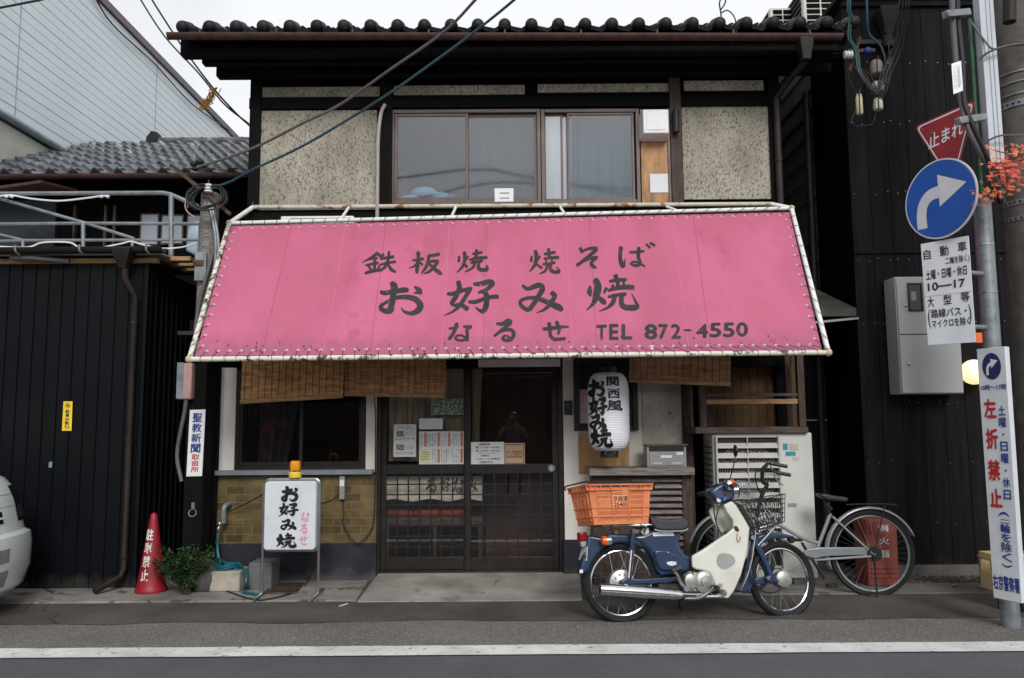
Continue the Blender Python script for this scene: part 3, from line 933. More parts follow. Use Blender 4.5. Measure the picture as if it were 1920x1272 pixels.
# things standing inside the upper window
MB().box(r1[0] - .2, r2[1] + .2, 9.6, 9.7, 2.72, ZE).build('room_wall', K['room_grey'], house, smooth=0)
m = MB()
for c, r_, s3 in ((P(795, 362, 7.58), .10, (1.3, .6, .6)), (P(770, 372, 7.58), .07, (1.6, .6, .5)), (P(825, 368, 7.58), .07, (1.4, .6, .6))):
    m.ball(c, r_, 12, 8, s3)
m.build('white_bag', K['white_plastic'], label='crumpled white bag lying inside the upper left window pane', cat='bag')
MB().ball(P(845, 372, 7.57), .05, 10, 6, (1, .6, .9)).build('blue_bag', M('blue bag', (60, 110, 190), .5), label='small blue bag beside the white bag in the upper window', cat='bag')
m = MB()
m.pbox(750, 318, 766, 382, 7.6, .1)
m.build('red_box', M('dull red', (120, 52, 52), .7), bevel=.01, label='tall dull red box at the left end inside the upper window', cat='box')
m = MB()
r = RC(927, 353, 963, 379, YF - .028)
m.box(r[0], r[1], YF - .026, YF - .012, r[2], r[3])
o = thing('window_timer', (r[0], YF, r[2]), 'small white slotted plastic box stuck low on the middle upper pane', 'box')
m.build('case', K['white_plastic'], o, bevel=.006)
m = MB()
for k in range(2):
    m.box(r[0] + .05, r[1] - .04, YF - .0275, YF - .0262, r[2] + .03 + k * .05, r[2] + .045 + k * .05)
m.build('slots', K['mid_grey'], o)

# --- lower storey
def part(name, rr, Y, d, mat, bev=.004, parent=house):
    return MB().pbox(*rr, Y, d).build(name, mat, parent, bevel=bev)
ZS = .0
def down(rr, Y, d, mat, name, z0=0.0, bev=.004):
    r = RC(*rr, Y)
    return MB().box(r[0], r[1], Y, Y + d, z0, r[3]).build(name, mat, house, bevel=bev)
down((384, 690, 407, 1085), YF - .04, .12, K['black_wood'], 'corner_post')
part('plaster_pier', (408, 690, 441, 885), YF, .08, K['white_paint'])
part('plaster_pier', (686, 690, 705, 886), YF, .08, K['white_paint'])
part('brick_dado', (403, 891, 705, 1020), YF - .01, .09, K['brick'], .002)
rb = RC(403, 1020, 705, 1085, YF - .03)
MB().box(rb[0], rb[1], YF - .03, YF + .08, 0, rb[3]).build('plinth', K['navy_base'], house, bevel=.008)
part('sill', (402, 882, 698, 891), YF - .09, .1, M('sill metal', (132, 136, 146), .5, .2), .003)
rq = RC(408, 640, 1545, 690, YF)
MB().box(rq[0], HX1, YF + .01, YF + .07, rq[2], ZL).build('lintel', K['dark_wall'], house)
wl, rl_ = window(441, 690, 685, 882, YF + .01, .04, K['dark_alu'], ((447, 568, .012, .035, K['shop_glass']), (560, 679, .036, .035, K['shop_glass'])))
# curtain behind the lower window, with folds
xa, xb = P(447, 800, 7.75).x, P(566, 800, 7.75).x
za, zb = P(500, 880, 7.7).z, P(500, 690, 7.7).z
m = MB()
m.grid(lambda a, b: V((xa + (xb - xa) * (a - .25 * (1 - b) * (1 - b) * a + .02 * math.sin(a * 20)), 7.62 + .03 * math.sin(a * 34 + b * 3) + .06 * (1 - b) * a, za + (zb - za) * b)), 60, 12)
m.build('curtain', K['floral'], label='dark floral curtain gathered behind the left half of the lower window', cat='curtain')
# right-hand walls
xd1 = P(1057, 850, YF).x
r = RC(1057, 640, 1108, 1012, YF)
MB().box(r[0], P(1300, 850, YF).x, YF, YF + .09, r[2], ZL).build('plaster_wall', K['white_paint'], house)
part('stained_plaster', (1205, 700, 1292, 880), YF - .012, .011, K['plaster_old'], .003)
r = RC(1057, 1017, 1300, 1075, YF)
MB().box(r[0], P(1300, 850, YF).x, YF - .02, YF + .09, 0, RC(1057, 640, 1108, 1012, YF)[2]).build('plinth', K['navy_base'], house, bevel=.005)
MB().box(P(1300, 850, YF).x, HX1 - .1, YF + .3, YF + .4, 0, ZL + .02).build('recess_wall', K['dark_wall'], house)
part('plywood_panel', (1085, 812, 1180, 888), YF - .016, .014, K['ply'], .002)
part('post', (1283, 690, 1302, 1080), YF - .06, .058, K['brown_wood'])
# --- the sliding door
YD = YF + .06
zd0 = P(880, 1071, YD).z
ztop = P(880, 640, YD).z
def vx(u, v=880):
    return P(u, v, YD).x
def vz(v, u=880):
    return P(u, v, YD).z
m = MB()
m.box(vx(704), vx(714), YD - .02, YD + .12, zd0 - .02, ztop)
m.box(vx(1047), vx(1057), YD - .02, YD + .12, zd0 - .02, ztop)
m.box(vx(714), vx(1047), YD - .018, YD + .118, zd0 - .03, zd0 + .004)
m.build('door_frame', K['dark_alu'], house, bevel=.004)
MB().box(vx(898), vx(1052), YF - .035, YF - .005, vz(690), vz(676)).build('header_trim', K['white_paint'], house)
def door_leaf(u0, u1, dy, ncol):
    y0, y1 = YD + dy, YD + dy + .032
    x0, x1 = vx(u0), vx(u1)
    z1 = vz(655)
    st = .055
    zr0, zr1 = vz(889), vz(871)
    zb = vz(1046)
    m = MB()
    m.box(x0, x0 + st, y0, y1, zd0 + .006, z1)
    m.box(x1 - st, x1, y0, y1, zd0 + .006, z1)
    for a, b in ((zd0 + .006, zb), (zr0, zr1), (z1 - .06, z1)):
        m.box(x0 + st, x1 - st, y0 + .001, y1 - .001, a, b)
    d = m.build('door', K['dark_alu'], house, bevel=.003)
    MB().box(x0 + st, x1 - st, y0 + .013, y0 + .018, zr1, z1 - .06).build('pane', K['shop_glass'], d, smooth=0)
    MB().box(x0 + st, x1 - st, y0 + .018, y0 + .022, zb, zr0).build('pane', K['shop_glass'], d, smooth=0)
    m = MB()
    w_ = x1 - x0 - 2 * st
    for i in range(1, ncol):
        x = x0 + st + w_ * i / ncol
        m.box(x - .006, x + .006, y0 + .002, y0 + .014, zb, zr0)
    for j in range(1, 8):
        z = zb + (zr0 - zb) * j / 8
        m.box(x0 + st, x1 - st, y0 + .003, y0 + .013, z - .006, z + .006)
    m.build('lattice', K['dark_alu'], d)
    return d
d1 = door_leaf(712, 880, .045, 7)
d2 = door_leaf(872, 1047, .005, 7)
m = MB()
m.box(vx(1043) - .03, vx(1043), YD - .004, YD + .004, vz(912), vz(890))
m.build('handle', K['black_plastic'], d2, bevel=.002)
m = MB()
m.lathe([(.03, 0), (.03, .004)], P(1034, 878, YD + .002), (0, -1, 0), 20)
s_ = m.build('round_sticker', K['sign_white'], label='round white and blue sticker on the right door rail', cat='sticker')
m = MB()
c = P(1034, 878, YD - .004)
m.torus(c, V((1, 0, 0)), V((0, 0, 1)), .021, .004, 20, 6)
m.bar(c + V((-.012, 0, -.008)), c + V((-.004, 0, .01)), .004, .003)
m.bar(c + V((.012, 0, -.008)), c + V((.004, 0, .01)), .004, .003)
m.build('emblem', K['ink_blue'], s_)
# interior of the dining room
m = MB()
m.box(HX0 + .12, HX1 - .2, YF + .2, 11.6, zd0 - .06, zd0 - .02)
m.build('room_floor', K['interior_floor'], house)
MB().box(HX0 + .12, HX1 - .2, 10.6, 10.7, zd0, 2.58).build('room_wall', K['interior'], house)
m = MB()
xa, xb = vx(722), vx(872)
m.grid(lambda a, b: V((xa + (xb - xa) * a, 7.72 + .02 * math.sin(a * 40) + .01 * math.sin(a * 13), vz(866) + (vz(660) - vz(866)) * b)), 70, 2)
m.build('curtain', K['curtain'], label='beige curtain hanging behind the left door pane', cat='curtain')
m = MB()
xa2, xb2 = vx(884), vx(906)
m.grid(lambda a, b: V((xa2 + (xb2 - xa2) * a * (.6 + .4 * abs(b - .1)), 7.68 + .015 * math.sin(a * 18), vz(830) + (vz(670) - vz(830)) * b)), 24, 8)
m.build('curtain', K['curtain'], label='narrow tied beige curtain behind the right door pane', cat='curtain')
MB().box(vx(905), vx(1200), 8.3, 8.36, zd0 - .02, 2.58).build('partition', M('maroon partition', (78, 48, 46), .8, var=.15), house, smooth=0)
nb = thing('shop_curtain', P(815, 938, 7.72), 'pale cloth with brush writing hung inside low behind the lattice', 'cloth')
xa, xb = P(722, 910, 7.68).x, P(905, 910, 7.68).x
za, zb = P(815, 938, 7.68).z, P(815, 893, 7.68).z
m = MB()
m.grid(lambda a, b: V((xa + (xb - xa) * a, 7.68 + .008 * math.sin(a * 26), za + (zb - za) * b + (.012 * math.sin(a * 17) if b < .1 else 0))), 50, 4)
m.build('cloth', K['noren'], nb)
m = MB()
for k, key in enumerate(('ru', 'ko', 'na', 'mi')):
    fx = lambda a, b, k=k: V((xa + (xb - xa) * (.42 + .14 * k + .11 * a), 7.664, za + (zb - za) * (.3 + .65 * b)))
    brush_box(m, key, fx)
m.build('lettering', K['noren_ink'], nb, smooth=0)
bn = thing('bench', P(815, 985, 7.9), 'long brown bench inside behind the door lattice', 'bench')
MB().pbox(722, 970, 905, 985, 7.75, .4).build('seat', K['brown_wood_h'], bn, bevel=.006)
for u in (726, 815, 900):
    r = RC(u - 3, 985, u + 3, 1050, 7.78)
    MB().box(r[0], r[1], 7.78, 7.83, zd0 - .02, r[3]).build('leg', K['brown_wood'], bn)
m = MB()
r = RC(724, 957, 874, 970, 7.8)
for i in range(3):
    a = r[0] + (r[1] - r[0]) * i / 3
    m.box(a + .004, a + (r[1] - r[0]) / 3 - .004, 7.78, 8.1, r[2], r[3])
m.build('bench_cushion', K['cushion'], bevel=.02, label='red cushion lying along the bench behind the lattice', cat='cushion')
# --- papers on the door glass (each its own thing)
YP = YD + .005 + .013 - .006
def sheet_on(name, rr, Y, label, cat, mat=None, th=.003):
    r = RC(*rr, Y)
    o = thing(name, ((r[0] + r[1]) / 2, Y, r[2]), label, cat)
    MB().box(r[0], r[1], Y - th, Y, r[2], r[3]).build('sheet', mat or K['paper'], o, smooth=0)
    f = quadmap((r[0], Y - th - .001, r[3]), (r[1], Y - th - .001, r[3]), (r[1], Y - th - .001, r[2]), (r[0], Y - th - .001, r[2]))
    return o, f
def patch(mb, f, a0, b0, a1, b1, lift=.0):
    q = [f(a0, b0), f(a1, b0), f(a1, b1), f(a0, b1)]
    mb.add([p - V((0, lift, 0)) for p in q], [(0, 1, 2, 3)])
YL = YD + .045 + .013 - .002
o, f = sheet_on('menu_sheet', (738, 796, 780, 857), YL, 'white menu sheet with two food photos on the left door glass', 'menu')
m = MB(); patch(m, f, .12, .62, .48, .8); patch(m, f, .12, .2, .48, .38); m.build('photo', K['paper_green'], o, smooth=0)
m = MB()
rt = random.Random(5)
def text_rows(mb, f, a0, b0, a1, b1, rows, vertical=False, fill=.5):
    n = rows
    for i in range(n):
        t0, t1 = i / n, (i + fill) / n
        s0 = 0
        while s0 < 1:
            s1 = min(1, s0 + rt.uniform(.04, .12))
            if rt.random() < .8:
                if vertical:
                    patch(mb, f, a0 + (a1 - a0) * t0, b1 - (b1 - b0) * s1, a0 + (a1 - a0) * t1, b1 - (b1 - b0) * s0)
                else:
                    patch(mb, f, a0 + (a1 - a0) * s0, b1 - (b1 - b0) * t1, a0 + (a1 - a0) * s1, b1 - (b1 - b0) * t0)
            s0 = s1 + rt.uniform(.01, .04)
text_rows(m, f, .55, .64, .92, .86, 4, fill=.4); text_rows(m, f, .15, .86, .8, .95, 2); text_rows(m, f, .08, .5, .95, .58, 2)
text_rows(m, f, .55, .2, .92, .38, 4, fill=.4); text_rows(m, f, .08, .05, .9, .15, 2)
m.build('print', K['paper_grey'], o, smooth=0)
sheet_on('blank_card', (786, 785, 830, 805), YL, 'blank white card above the big menu on the door', 'notice')
o, f = sheet_on('menu_sheet', (786, 809, 872, 871), YL, 'wide menu sheet of orange headed price columns on the left door', 'menu')
m = MB()
for a in (.11, .4, .63, .9):
    patch(m, f, a, .54, a + .05, .96)
for a in (.4, .9):
    patch(m, f, a, .05, a + .05, .46)
m.build('heading', K['paper_orange'], o, smooth=0)
m = MB(); patch(m, f, .02, .06, .25, .45); m.build('offer_box', K['paper_yellow'], o, smooth=0)
m = MB()
for a0, a1, b0, b1 in ((.03, .1, .54, .92), (.17, .39, .54, .92), (.47, .62, .54, .92), (.7, .88, .54, .92), (.28, .39, .05, .46), (.48, .66, .05, .46), (.7, .88, .05, .46)):
    text_rows(m, f, a0, b0, a1, b1, max(2, int((a1 - a0) / .032)), True, .45)
text_rows(m, lambda a, b: f(a, b) - V((0, .001, 0)), .04, .1, .23, .38, 4, fill=.4)
m.build('print', K['paper_grey'], o, smooth=0)
o, f = sheet_on('food_photo', (808, 748, 870, 778), YL, 'food photo sheet under the blind on the left door glass', 'photo', K['paper_green'])
YR = YD + .005 + .013 - .002
o, f = sheet_on('opening_hours_notice', (883, 829, 945, 872), YR, 'white opening hours notice beside the tan sign on the right door', 'notice')
m = MB()
for s, a0, b0, a1, b1 in (('営業時間', .25, .85, .58, .94), ('昼 11:30～14:00', .14, .72, .86, .81), ('夜 18:00～22:00', .14, .57, .86, .66), ('21:30 ラストオーダー', .2, .475, .76, .525),
                          ('日曜日', .3, .36, .54, .44), ('11:30～15:30閉店', .14, .22, .88, .31), ('月曜定休日', .25, .07, .66, .17)):
    write(m, s, sub(f, a0, b0, a1, b1), .02)
m.build('lettering', K['black_ink'], o, smooth=0)
o, f = sheet_on('closed_sign', (945, 831, 984, 872), YR, 'tan sign board with a dark border reading CLOSED', 'sign', K['closed_tan'], .008)
m = MB()
for a0, b0, a1, b1 in ((.04, .06, .96, .09), (.04, .91, .96, .94), (.04, .06, .065, .94), (.935, .06, .96, .94)):
    patch(m, f, a0, b0, a1, b1)
write(m, 'CLOSED', sub(f, .12, .33, .88, .64), .004)
m.build('lettering', M('sign brown', (74, 48, 40), .6), o, smooth=0)
# intercom
ic = thing('intercom', P(1065, 778, YF - .03), 'black intercom box on the wall right of the door', 'intercom')
MB().pbox(1058, 752, 1073, 778, YF - .03, .029).build('case', K['black_plastic'], ic, bevel=.004)
m = MB(); m.lathe([(.008, 0), (.007, .004)], P(1065, 760, YF - .03), (0, -1, 0), 12); m.build('button', K['mid_grey'], ic)
# framed menu board behind the lantern
mf = thing('menu_board', P(1135, 808, YF - .03), 'black framed menu board on the wall behind the paper lantern', 'menu board')
r = RC(1076, 672, 1196, 808, YF - .05)
m = MB()
m.box(r[0], r[0] + .05, YF - .05, YF - .002, r[2], r[3]); m.box(r[1] - .05, r[1], YF - .05, YF - .002, r[2], r[3])
m.box(r[0] + .05, r[1] - .05, YF - .05, YF - .002, r[2], r[2] + .05); m.box(r[0] + .05, r[1] - .05, YF - .05, YF - .002, r[3] - .05, r[3])
m.build('frame', K['black_plastic'], mf, bevel=.006)
MB().box(r[0] + .05, r[1] - .05, YF - .02, YF - .003, r[2] + .05, r[3] - .05).build('backing', K['black_ink'], mf)
r = RC(1084, 731, 1105, 794, YF - .02)
MB().box(r[0], r[1] + .25, YF - .024, YF - .0205, r[2], r[3]).build('menu_print', M('pink paper', (208, 186, 190), .8), mf, smooth=0)
f = quadmap((r[0], YF - .0255, r[3]), (r[1] + .25, YF - .0255, r[3]), (r[1] + .25, YF - .0255, r[2]), (r[0], YF - .0255, r[2]))
m = MB(); text_rows(m, f, .05, .55, .4, .95, 5, True, .4); m.build('heading', K['paper_orange'], mf, smooth=0)
m = MB(); text_rows(m, f, .04, .06, .4, .45, 6, False, .4); m.build('print', K['paper_grey'], mf, smooth=0)

# ================================================================ AWNING
YB = 6.23
pTL, pBL, pBR = P(433, 424, 7.12), P(366, 668, YB), P(1541, 656, YB)
NA = (pBR - pBL).cross(pTL - pBL).normalized()
if NA.y > 0:
    NA = -NA
def flat(u, v, off=0.0):
    return PN(u, v, pTL + NA * off, NA)
pTR = flat(1480, 398)
_e1 = (pBR - pBL).normalized()
_e2 = NA.cross(_e1).normalized()
def sag(p):
    """how far the cloth hangs back from the frame's plane at p"""
    b = (p - pBL).dot(_e2) / (pTL - pBL).dot(_e2)
    l_, r_ = pBL.lerp(pTL, b), pBR.lerp(pTR, b)
    a = (p - l_).dot(_e1) / (r_ - l_).dot(_e1)
    a, b = min(max(a, 0), 1), min(max(b, 0), 1)
    s_ = math.sin(math.pi * b) * min(1, 12 * a, 12 * (1 - a))
    return -s_ * (.012 + .012 * math.cos(2 * math.pi * a * 5.2) + .006 * math.sin(a * 31 + b * 5) + .004 * math.sin(a * 67 - b * 9))
def A(u, v, off=0.0):
    p = flat(u, v)
    return p + NA * (sag(p) + off)
aw = thing('awning', P(960, 665, YB), 'sloping pink canvas awning laced to white pipes with black brush lettering', 'awning')
m = MB()
qa = quadmap(pTL, pTR, pBR, pBL, NA, 0)
m.grid(lambda a, b: qa(a, b) + NA * sag(qa(a, b)), 120, 14)
cv = m.build('canvas', K['pink'], aw, smooth=60)
m = MB()
def crease(mb, ut, ub, wd):
    pts = [A(ut + (ub - ut) * k / 12, 428 - (ut - 430) * .026 + (664 - (ub - 370) * .0103 - 428 + (ut - 430) * .026) * k / 12, .0012) for k in range(13)]
    for k in range(12):
        mb.bar(pts[k], pts[k + 1], wd, .002, NA)
for ut, ub in ((545, 492), (724, 694), (913, 906), (1105, 1119), (1300, 1334)):
    crease(m, ut, ub, .005)
m.build('seam', M('dark pink seam', (170, 82, 110), .6, var=.05), cv)
m = MB()
for ut, ub in ((648, 606), (843, 827), (1060, 1074), (1262, 1292)):
    crease(m, ut, ub, .005)
m.build('crease', M('pale pink crease', (208, 114, 145), .5, var=.05), cv)
# lettering, painted on the canvas where the photo shows it
m = MB()
def letters(key, du=0, dv=0):
    for i, (vs, fs) in enumerate(brush(key)):
        m.add([A(u + du, v + dv, .0025 + .0003 * i) for u, v in vs], fs)
for key in ('o', 'ko', 'han', 'tetsu', 'yaki_a', 'na', 'ru', 'se', 'mi', 'yaki', 'yaki_b', 'so', 'ba'):
    letters(key)
def px_line(s, u0, v0, u1, v1, off, skew=0):
    write(m, s, lambda a, b: A(u0 + (u1 - u0) * a, v1 + (v0 - v1) * b + skew * a, .0025), off)
for s, u0, v0, u1, v1 in (('T', 1118, 609, 1138, 638), ('E', 1142, 608, 1160, 638), ('L', 1165, 608, 1186, 637), ('8', 1208, 607, 1233, 637), ('7', 1234, 607, 1253, 636), ('2', 1258, 606, 1277, 635),
                          ('-', 1282, 616, 1297, 620), ('4', 1305, 606, 1328, 634), ('5', 1330, 605, 1353, 633), ('5', 1355, 605, 1378, 633), ('0', 1380, 604, 1403, 632)):
    px_line(s, u0, v0, u1, v1, .035)
m.build('lettering', K['ink_worn'], cv, smooth=0)
# grime along the lower hem
m = MB()
rg = random.Random(21)
for i in range(80):
    u = rg.uniform(385, 1525)
    v = 662 - (u - 370) * .0103 - abs(rg.gauss(0, 9))
    a, b = rg.uniform(.5, 1.6), rg.uniform(1, 3.5)
    m.add([A(u + a * math.cos(t) * (1 + .3 * rg.random()), v + b * math.sin(t), .002) for t in [k * math.pi / 4 for k in range(8)]], [list(range(8))])
for u, v, a, b in ((1223, 652, 3.2, 4.2), (1211, 641, 1, 2)):
    pass
m.build('grime_spot', M('hem grime', (112, 58, 78), .8), cv, smooth=0)
m = MB()
m.add([A(1223 + 3.2 * math.cos(t), 652 + 4.2 * math.sin(t), .004) for t in [k * math.pi / 5 for k in range(10)]], [list(range(10))])
m.build('paint_chip', K['white_paint'], cv, smooth=0)
m = MB()
for (ua, va), (ub, vb) in (((905, 582), (1010, 590)), ((1052, 545), (1100, 541)), ((1015, 553), (1090, 536)), ((1200, 592), (1262, 600)), ((690, 566), (740, 563)), ((840, 570), (905, 571)), ((1290, 585), (1340, 592)), ((470, 610), (560, 606)), ((1370, 560), (1440, 566))):
    pts = [A(ua + (ub - ua) * k / 6, va + (vb - va) * k / 6 + rg.uniform(-.6, .6), .0014) for k in range(7)]
    for k in range(6):
        m.bar(pts[k], pts[k + 1], .003, .001, NA)
m.build('scratch', M('pale scuff', (214, 128, 156), .6, var=.05), cv)
# pipes
rp = .021
fTL, fTR, fBL, fBR = flat(430, 419, -.01), flat(1484, 391, -.01), flat(355, 674, -.01), flat(1553, 661, -.01)
MB().tube([fTL, fTR], rp * .9, 12).build('top_pipe', K['white_pipe'], aw)
MB().tube([fBL, fBR], rp, 12).build('bottom_pipe', K['side_pipe'], aw)
MB().tube([fTL, fBL], rp, 12).build('side_pipe', K['side_pipe'], aw)
MB().tube([fTR, fBR], rp, 12).build('side_pipe', K['white_pipe'], aw)
m = MB()
for p in (fTL, fTR, fBL, fBR):
    m.ball(p, .031, 12, 8)
m.build('elbow_joint', M('pipe joint', (206, 196, 166), .6, vs=20, c2=(186, 170, 130)), aw)
rA, rB = P(474, 389, 7.36), P(1445, 383, 7.36)
MB().tube([rA, rB], rp, 12).build('rear_pipe', K['rust_pipe'], aw)
m = MB()
for a, b in (((474, 389), fTL), ((1445, 383), fTR)):
    m.tube([P(*a, 7.36), b], rp, 10)
for ub, uf, vf in ((655, 637, 414), (855, 846, 408), (1050, 1059, 402), (1250, 1271, 396)):
    m.tube([P(ub, 388, 7.36), flat(uf, vf, -.01)], .013, 10)
m.build('strut', K['white_pipe'], aw)
m = MB()
m.tube([rA, rA + V((0, .09, 0))], .012, 8); m.tube([rB, rB + V((0, .09, 0))], .012, 8)
m.tube([rA + V((0, 0, .0)), rA + V((0, 0, .05))], .007, 8)
m.build('wall_bracket', K['rust_metal'], aw)
# eyelets and the rope laced over the pipe
me_, ml = MB(), MB()
ax1 = (pTR - pTL).normalized()
ax2 = NA.cross(ax1).normalized()
def lace(p0, p1, q0, q1, n):
    for i in range(n):
        t = (i + .5) / n
        e = p0.lerp(p1, t)
        me_.torus(e + NA * .004, ax1, ax2, .009, .003, 12, 5)
        t2 = (i + 1.0) / n
        c = q0.lerp(q1, t2)
        out = (c - p0.lerp(p1, t2))
        out = (out - ax1 * out.dot(ax1) * (0 if abs((p1 - p0).normalized().dot(ax1)) < .5 else 1)).normalized()
        ml.tube(crv([e + NA * .004, c.lerp(e, .35) + NA * (rp + .004), c + NA * (rp + .004), c + out * (rp + .004), c - NA * (rp + .003)], 3), .0022, 5)
ins = .028
iTL, iTR, iBL, iBR = qa(.008, .975), qa(.992, .975), qa(.008, .03), qa(.992, .03)
lace(iTL, iTR, fTL, fTR, 47)
lace(iBL, iBR, fBL, fBR, 54)
lace(iTL, iBL, fTL, fBL, 13)
lace(iTR, iBR, fTR, fBR, 13)
me_.build('eyelets', K['white_plastic'], aw)
ml.build('lacing', K['rope'], aw)
# flat box lying on top of the awning frame at the left
bx = thing('flat_box', P(592, 412, 7.3), 'long flat white plastic case lying behind the top left awning pipe', 'box')
m = MB(); m.pbox(526, 405, 663, 420, 7.24, .12); m.build('case', K['white_plastic'], bx, bevel=.01)
m = MB(); m.pbox(545, 409, 655, 413, 7.237, .004); m.build('groove', K['mid_grey'], bx)

# ================================================================ BAMBOO BLINDS
def blind_mat(name, base, dark, cols):
    mt = M(name, base, .8, vs=7, c2=dark, stretch=(1.2, 1, 26))
    return mt
def blind(label, TL, TR, BR, BL, Y, mat, strings, tilt=.05, hem=True):
    a, b, c, d = P(*TL, Y + tilt), P(*TR, Y + tilt), P(*BR, Y), P(*BL, Y)
    f = quadmap(a, b, c, d)
    o = thing('bamboo_blind', (c + d) / 2, label, 'blind', 'bamboo blinds under the pink awning')
    m = MB()
    nrm = V((0, -1, 0))
    hgt = (a - d).length
    n = int(hgt / .0085)
    for i in range(n):
        t0, t1 = i / n, (i + .82) / n
        jt = random.uniform(-.002, .002)
        r = f(0, (t0 + t1) / 2) + V((random.uniform(-.006, .004), jt, 0)), f(1, (t0 + t1) / 2) + V((random.uniform(-.004, .006), jt, 0))
        m.bar(r[0], r[1], .004, hgt * .82 / n)
    m.build('slats', mat, o, smooth=0)
    m = MB()
    for i in range(strings):
        t = (i + .5) / strings
        m.tube([f(t, 0) + nrm * .005, f(t, .5) + nrm * .005, f(t, 1) + nrm * .005], .0017, 5)
    m.build('strings', K['rope'], o)
    if hem:
        m = MB()
        m.bar(f(-.004, .012) + nrm * .004, f(1.004, .012) + nrm * .004, .014, .034)
        m.build('bottom_batten', K['tan_wood'], o, bevel=.004)
    return o
blind('wide bamboo blind with a slanting hem above the floral curtain window', (455, 676), (645, 674), (643, 744), (451, 755), 7.05, K['blind'], 15)
blind('bamboo blind hanging over the left door leaf, right of the slanting one', (646, 674), (836, 672), (834, 744), (646, 740), 7.08, K['blind'], 15)
blind('short bamboo blind slanting beside the paper lantern', (1180, 664), (1370, 662), (1369, 722), (1180, 714), 7.02, K['blind'], 14)
blind('dark shade-toned bamboo blind behind the wooden balustrade over the outdoor unit', (1318, 664), (1506, 662), (1510, 806), (1322, 808), 7.66, K['blind_shaded'], 12, .02, False)  # darker slat colour stands in for shade behind the balustrade

# ================================================================ PAPER LANTERN
YLn = 6.95
lt, lb = P(1141, 699, YLn), P(1142, 846, YLn)
lr = (P(1180, 772, YLn).x - P(1102, 772, YLn).x) / 2
lc = V(((P(1180, 772, YLn).x + P(1102, 772, YLn).x) / 2, YLn, 0))
lh = lt.z - lb.z
ln = thing('paper_lantern', (lc.x, YLn, lb.z), 'white paper lantern with black vertical lettering hanging beside the door', 'lantern')
def lrad(t):                                # t 0 bottom .. 1 top
    s = abs(2 * t - 1)
    return lr * (.46 + .54 * max(0, 1 - s ** 5.5) ** .5)
m = MB()
prof = []
NR = 34
for i in range(NR * 4 + 1):
    t = i / (NR * 4)
    prof.append((lrad(t) - .0035 * abs(math.cos(math.pi * t * NR)) , lh * t))
m.lathe(prof, (lc.x, YLn, lb.z), (0, 0, 1), 56)
m.build('shade', K['lantern'], ln, smooth=80)
m = MB()
m.lathe([(lr * .43, -.055), (lr * .43, .012)], (lc.x, YLn, lb.z), (0, 0, 1), 32)
m.build('base_ring', K['black_plastic'], ln, bevel=.004)
m = MB()
for a in (-.55, .45):
    m.ball((lc.x + lr * .43 * math.sin(a), YLn - lr * .43 * math.cos(a), lb.z - .015), .006, 8, 6)
m.build('rivet', K['chrome'], ln)
m = MB()
m.lathe([(lr * .43, -.01), (lr * .43, .05)], (lc.x, YLn, lt.z), (0, 0, 1), 32)
m.build('top_ring', K['black_plastic'], ln, bevel=.004)
m = MB()
m.tube([V((lc.x, YLn, lt.z + .05)), V((lc.x, YLn, lt.z + .35))], .006, 6)
m.build('hanger', K['cable'], ln)
def lsurf(u, v, off=.003):
    """pixel on the lantern -> its surface"""
    t = (846 - v) / 147
    x = (u - 1141) / 39 * lr
    r = lrad(min(max(t, .01), .99))
    x = max(-r * .985, min(r * .985, x))
    return V((lc.x + x * (1 + off / r), YLn - math.sqrt(max(r * r - x * x, 0)) - off, lb.z + lh * t))
def lbox(u0, v0, u1, v1):
    return lambda a, b: lsurf(u0 + (u1 - u0) * a, v1 + (v0 - v1) * b)
m = MB()
brush_box(m, 'o', lbox(1102.5, 712, 1131, 746), V((0, -1, 0)), 1.6)
brush_box(m, 'ko', lbox(1102, 745, 1135, 780), V((0, -1, 0)), 1.6)
brush_box(m, 'mi', lbox(1104, 776, 1133, 805), V((0, -1, 0)), 1.6)
brush_box(m, 'yaki', lbox(1105, 800, 1144, 839), V((0, -1, 0)), 1.45)
for s, u0, v0, u1, v1 in (('関', 1134, 708, 1157, 726), ('西', 1135, 731, 1158, 749), ('風', 1133, 752, 1163, 772)):
    write(m, s, lbox(u0, v0, u1, v1), .028)
m.build('lettering', K['black_ink'], ln, smooth=0)

# ================================================================ CABINET, POST BOX, OUTDOOR UNIT, BALUSTRADE
YC = 7.12
cb = thing('louvred_cabinet', P(1195, 1060, YC), 'weathered wooden cabinet with a slatted front and grey top board', 'cabinet')
r = RC(1112, 890, 1300, 1075, YC)
m = MB()
m.box(r[0], r[1], YC + .03, YF - .07, .02, r[3])
m.build('carcass', K['brown_wood'], cb, bevel=.004)
m = MB()
rs = RC(1186, 895, 1281, 1040, YC)
m.box(r[0], rs[0] - .0, YC, YC + .028, .02, r[3] - .001); m.box(rs[1], r[1], YC - .002, YC + .028, .02, r[3] - .002)
m.box(rs[0], rs[1], YC + .001, YC + .028, rs[3] + .005, r[3] - .003)
m.build('front_frame', K['brown_wood'], cb, bevel=.004)
m = MB()
n = 12
for i in range(n):
    z = rs[2] + (rs[3] - rs[2]) * (i + .5) / n
    m.obox((( rs[0] + rs[1]) / 2, YC + .012, z), V(((rs[1] - rs[0]) / 2 - .003, 0, 0)), V((0, .016, .0)) + V((0, 0, .012)), V((0, -.003, .004)))
m.build('slats', K['grey_wood'], cb, bevel=.002)
rt_ = RC(1105, 878, 1303, 892, YC - .08)
MB().box(rt_[0], rt_[1], YC - .08, YF - .065, rt_[2], rt_[3]).build('top_board', K['grey_wood'], cb, bevel=.006)
zt = rt_[3]
pb = thing('post_box', P(1249, 876, YC), 'grey steel post box standing on the cabinet top', 'post box')
r = RC(1213, 836, 1287, 877, YC)
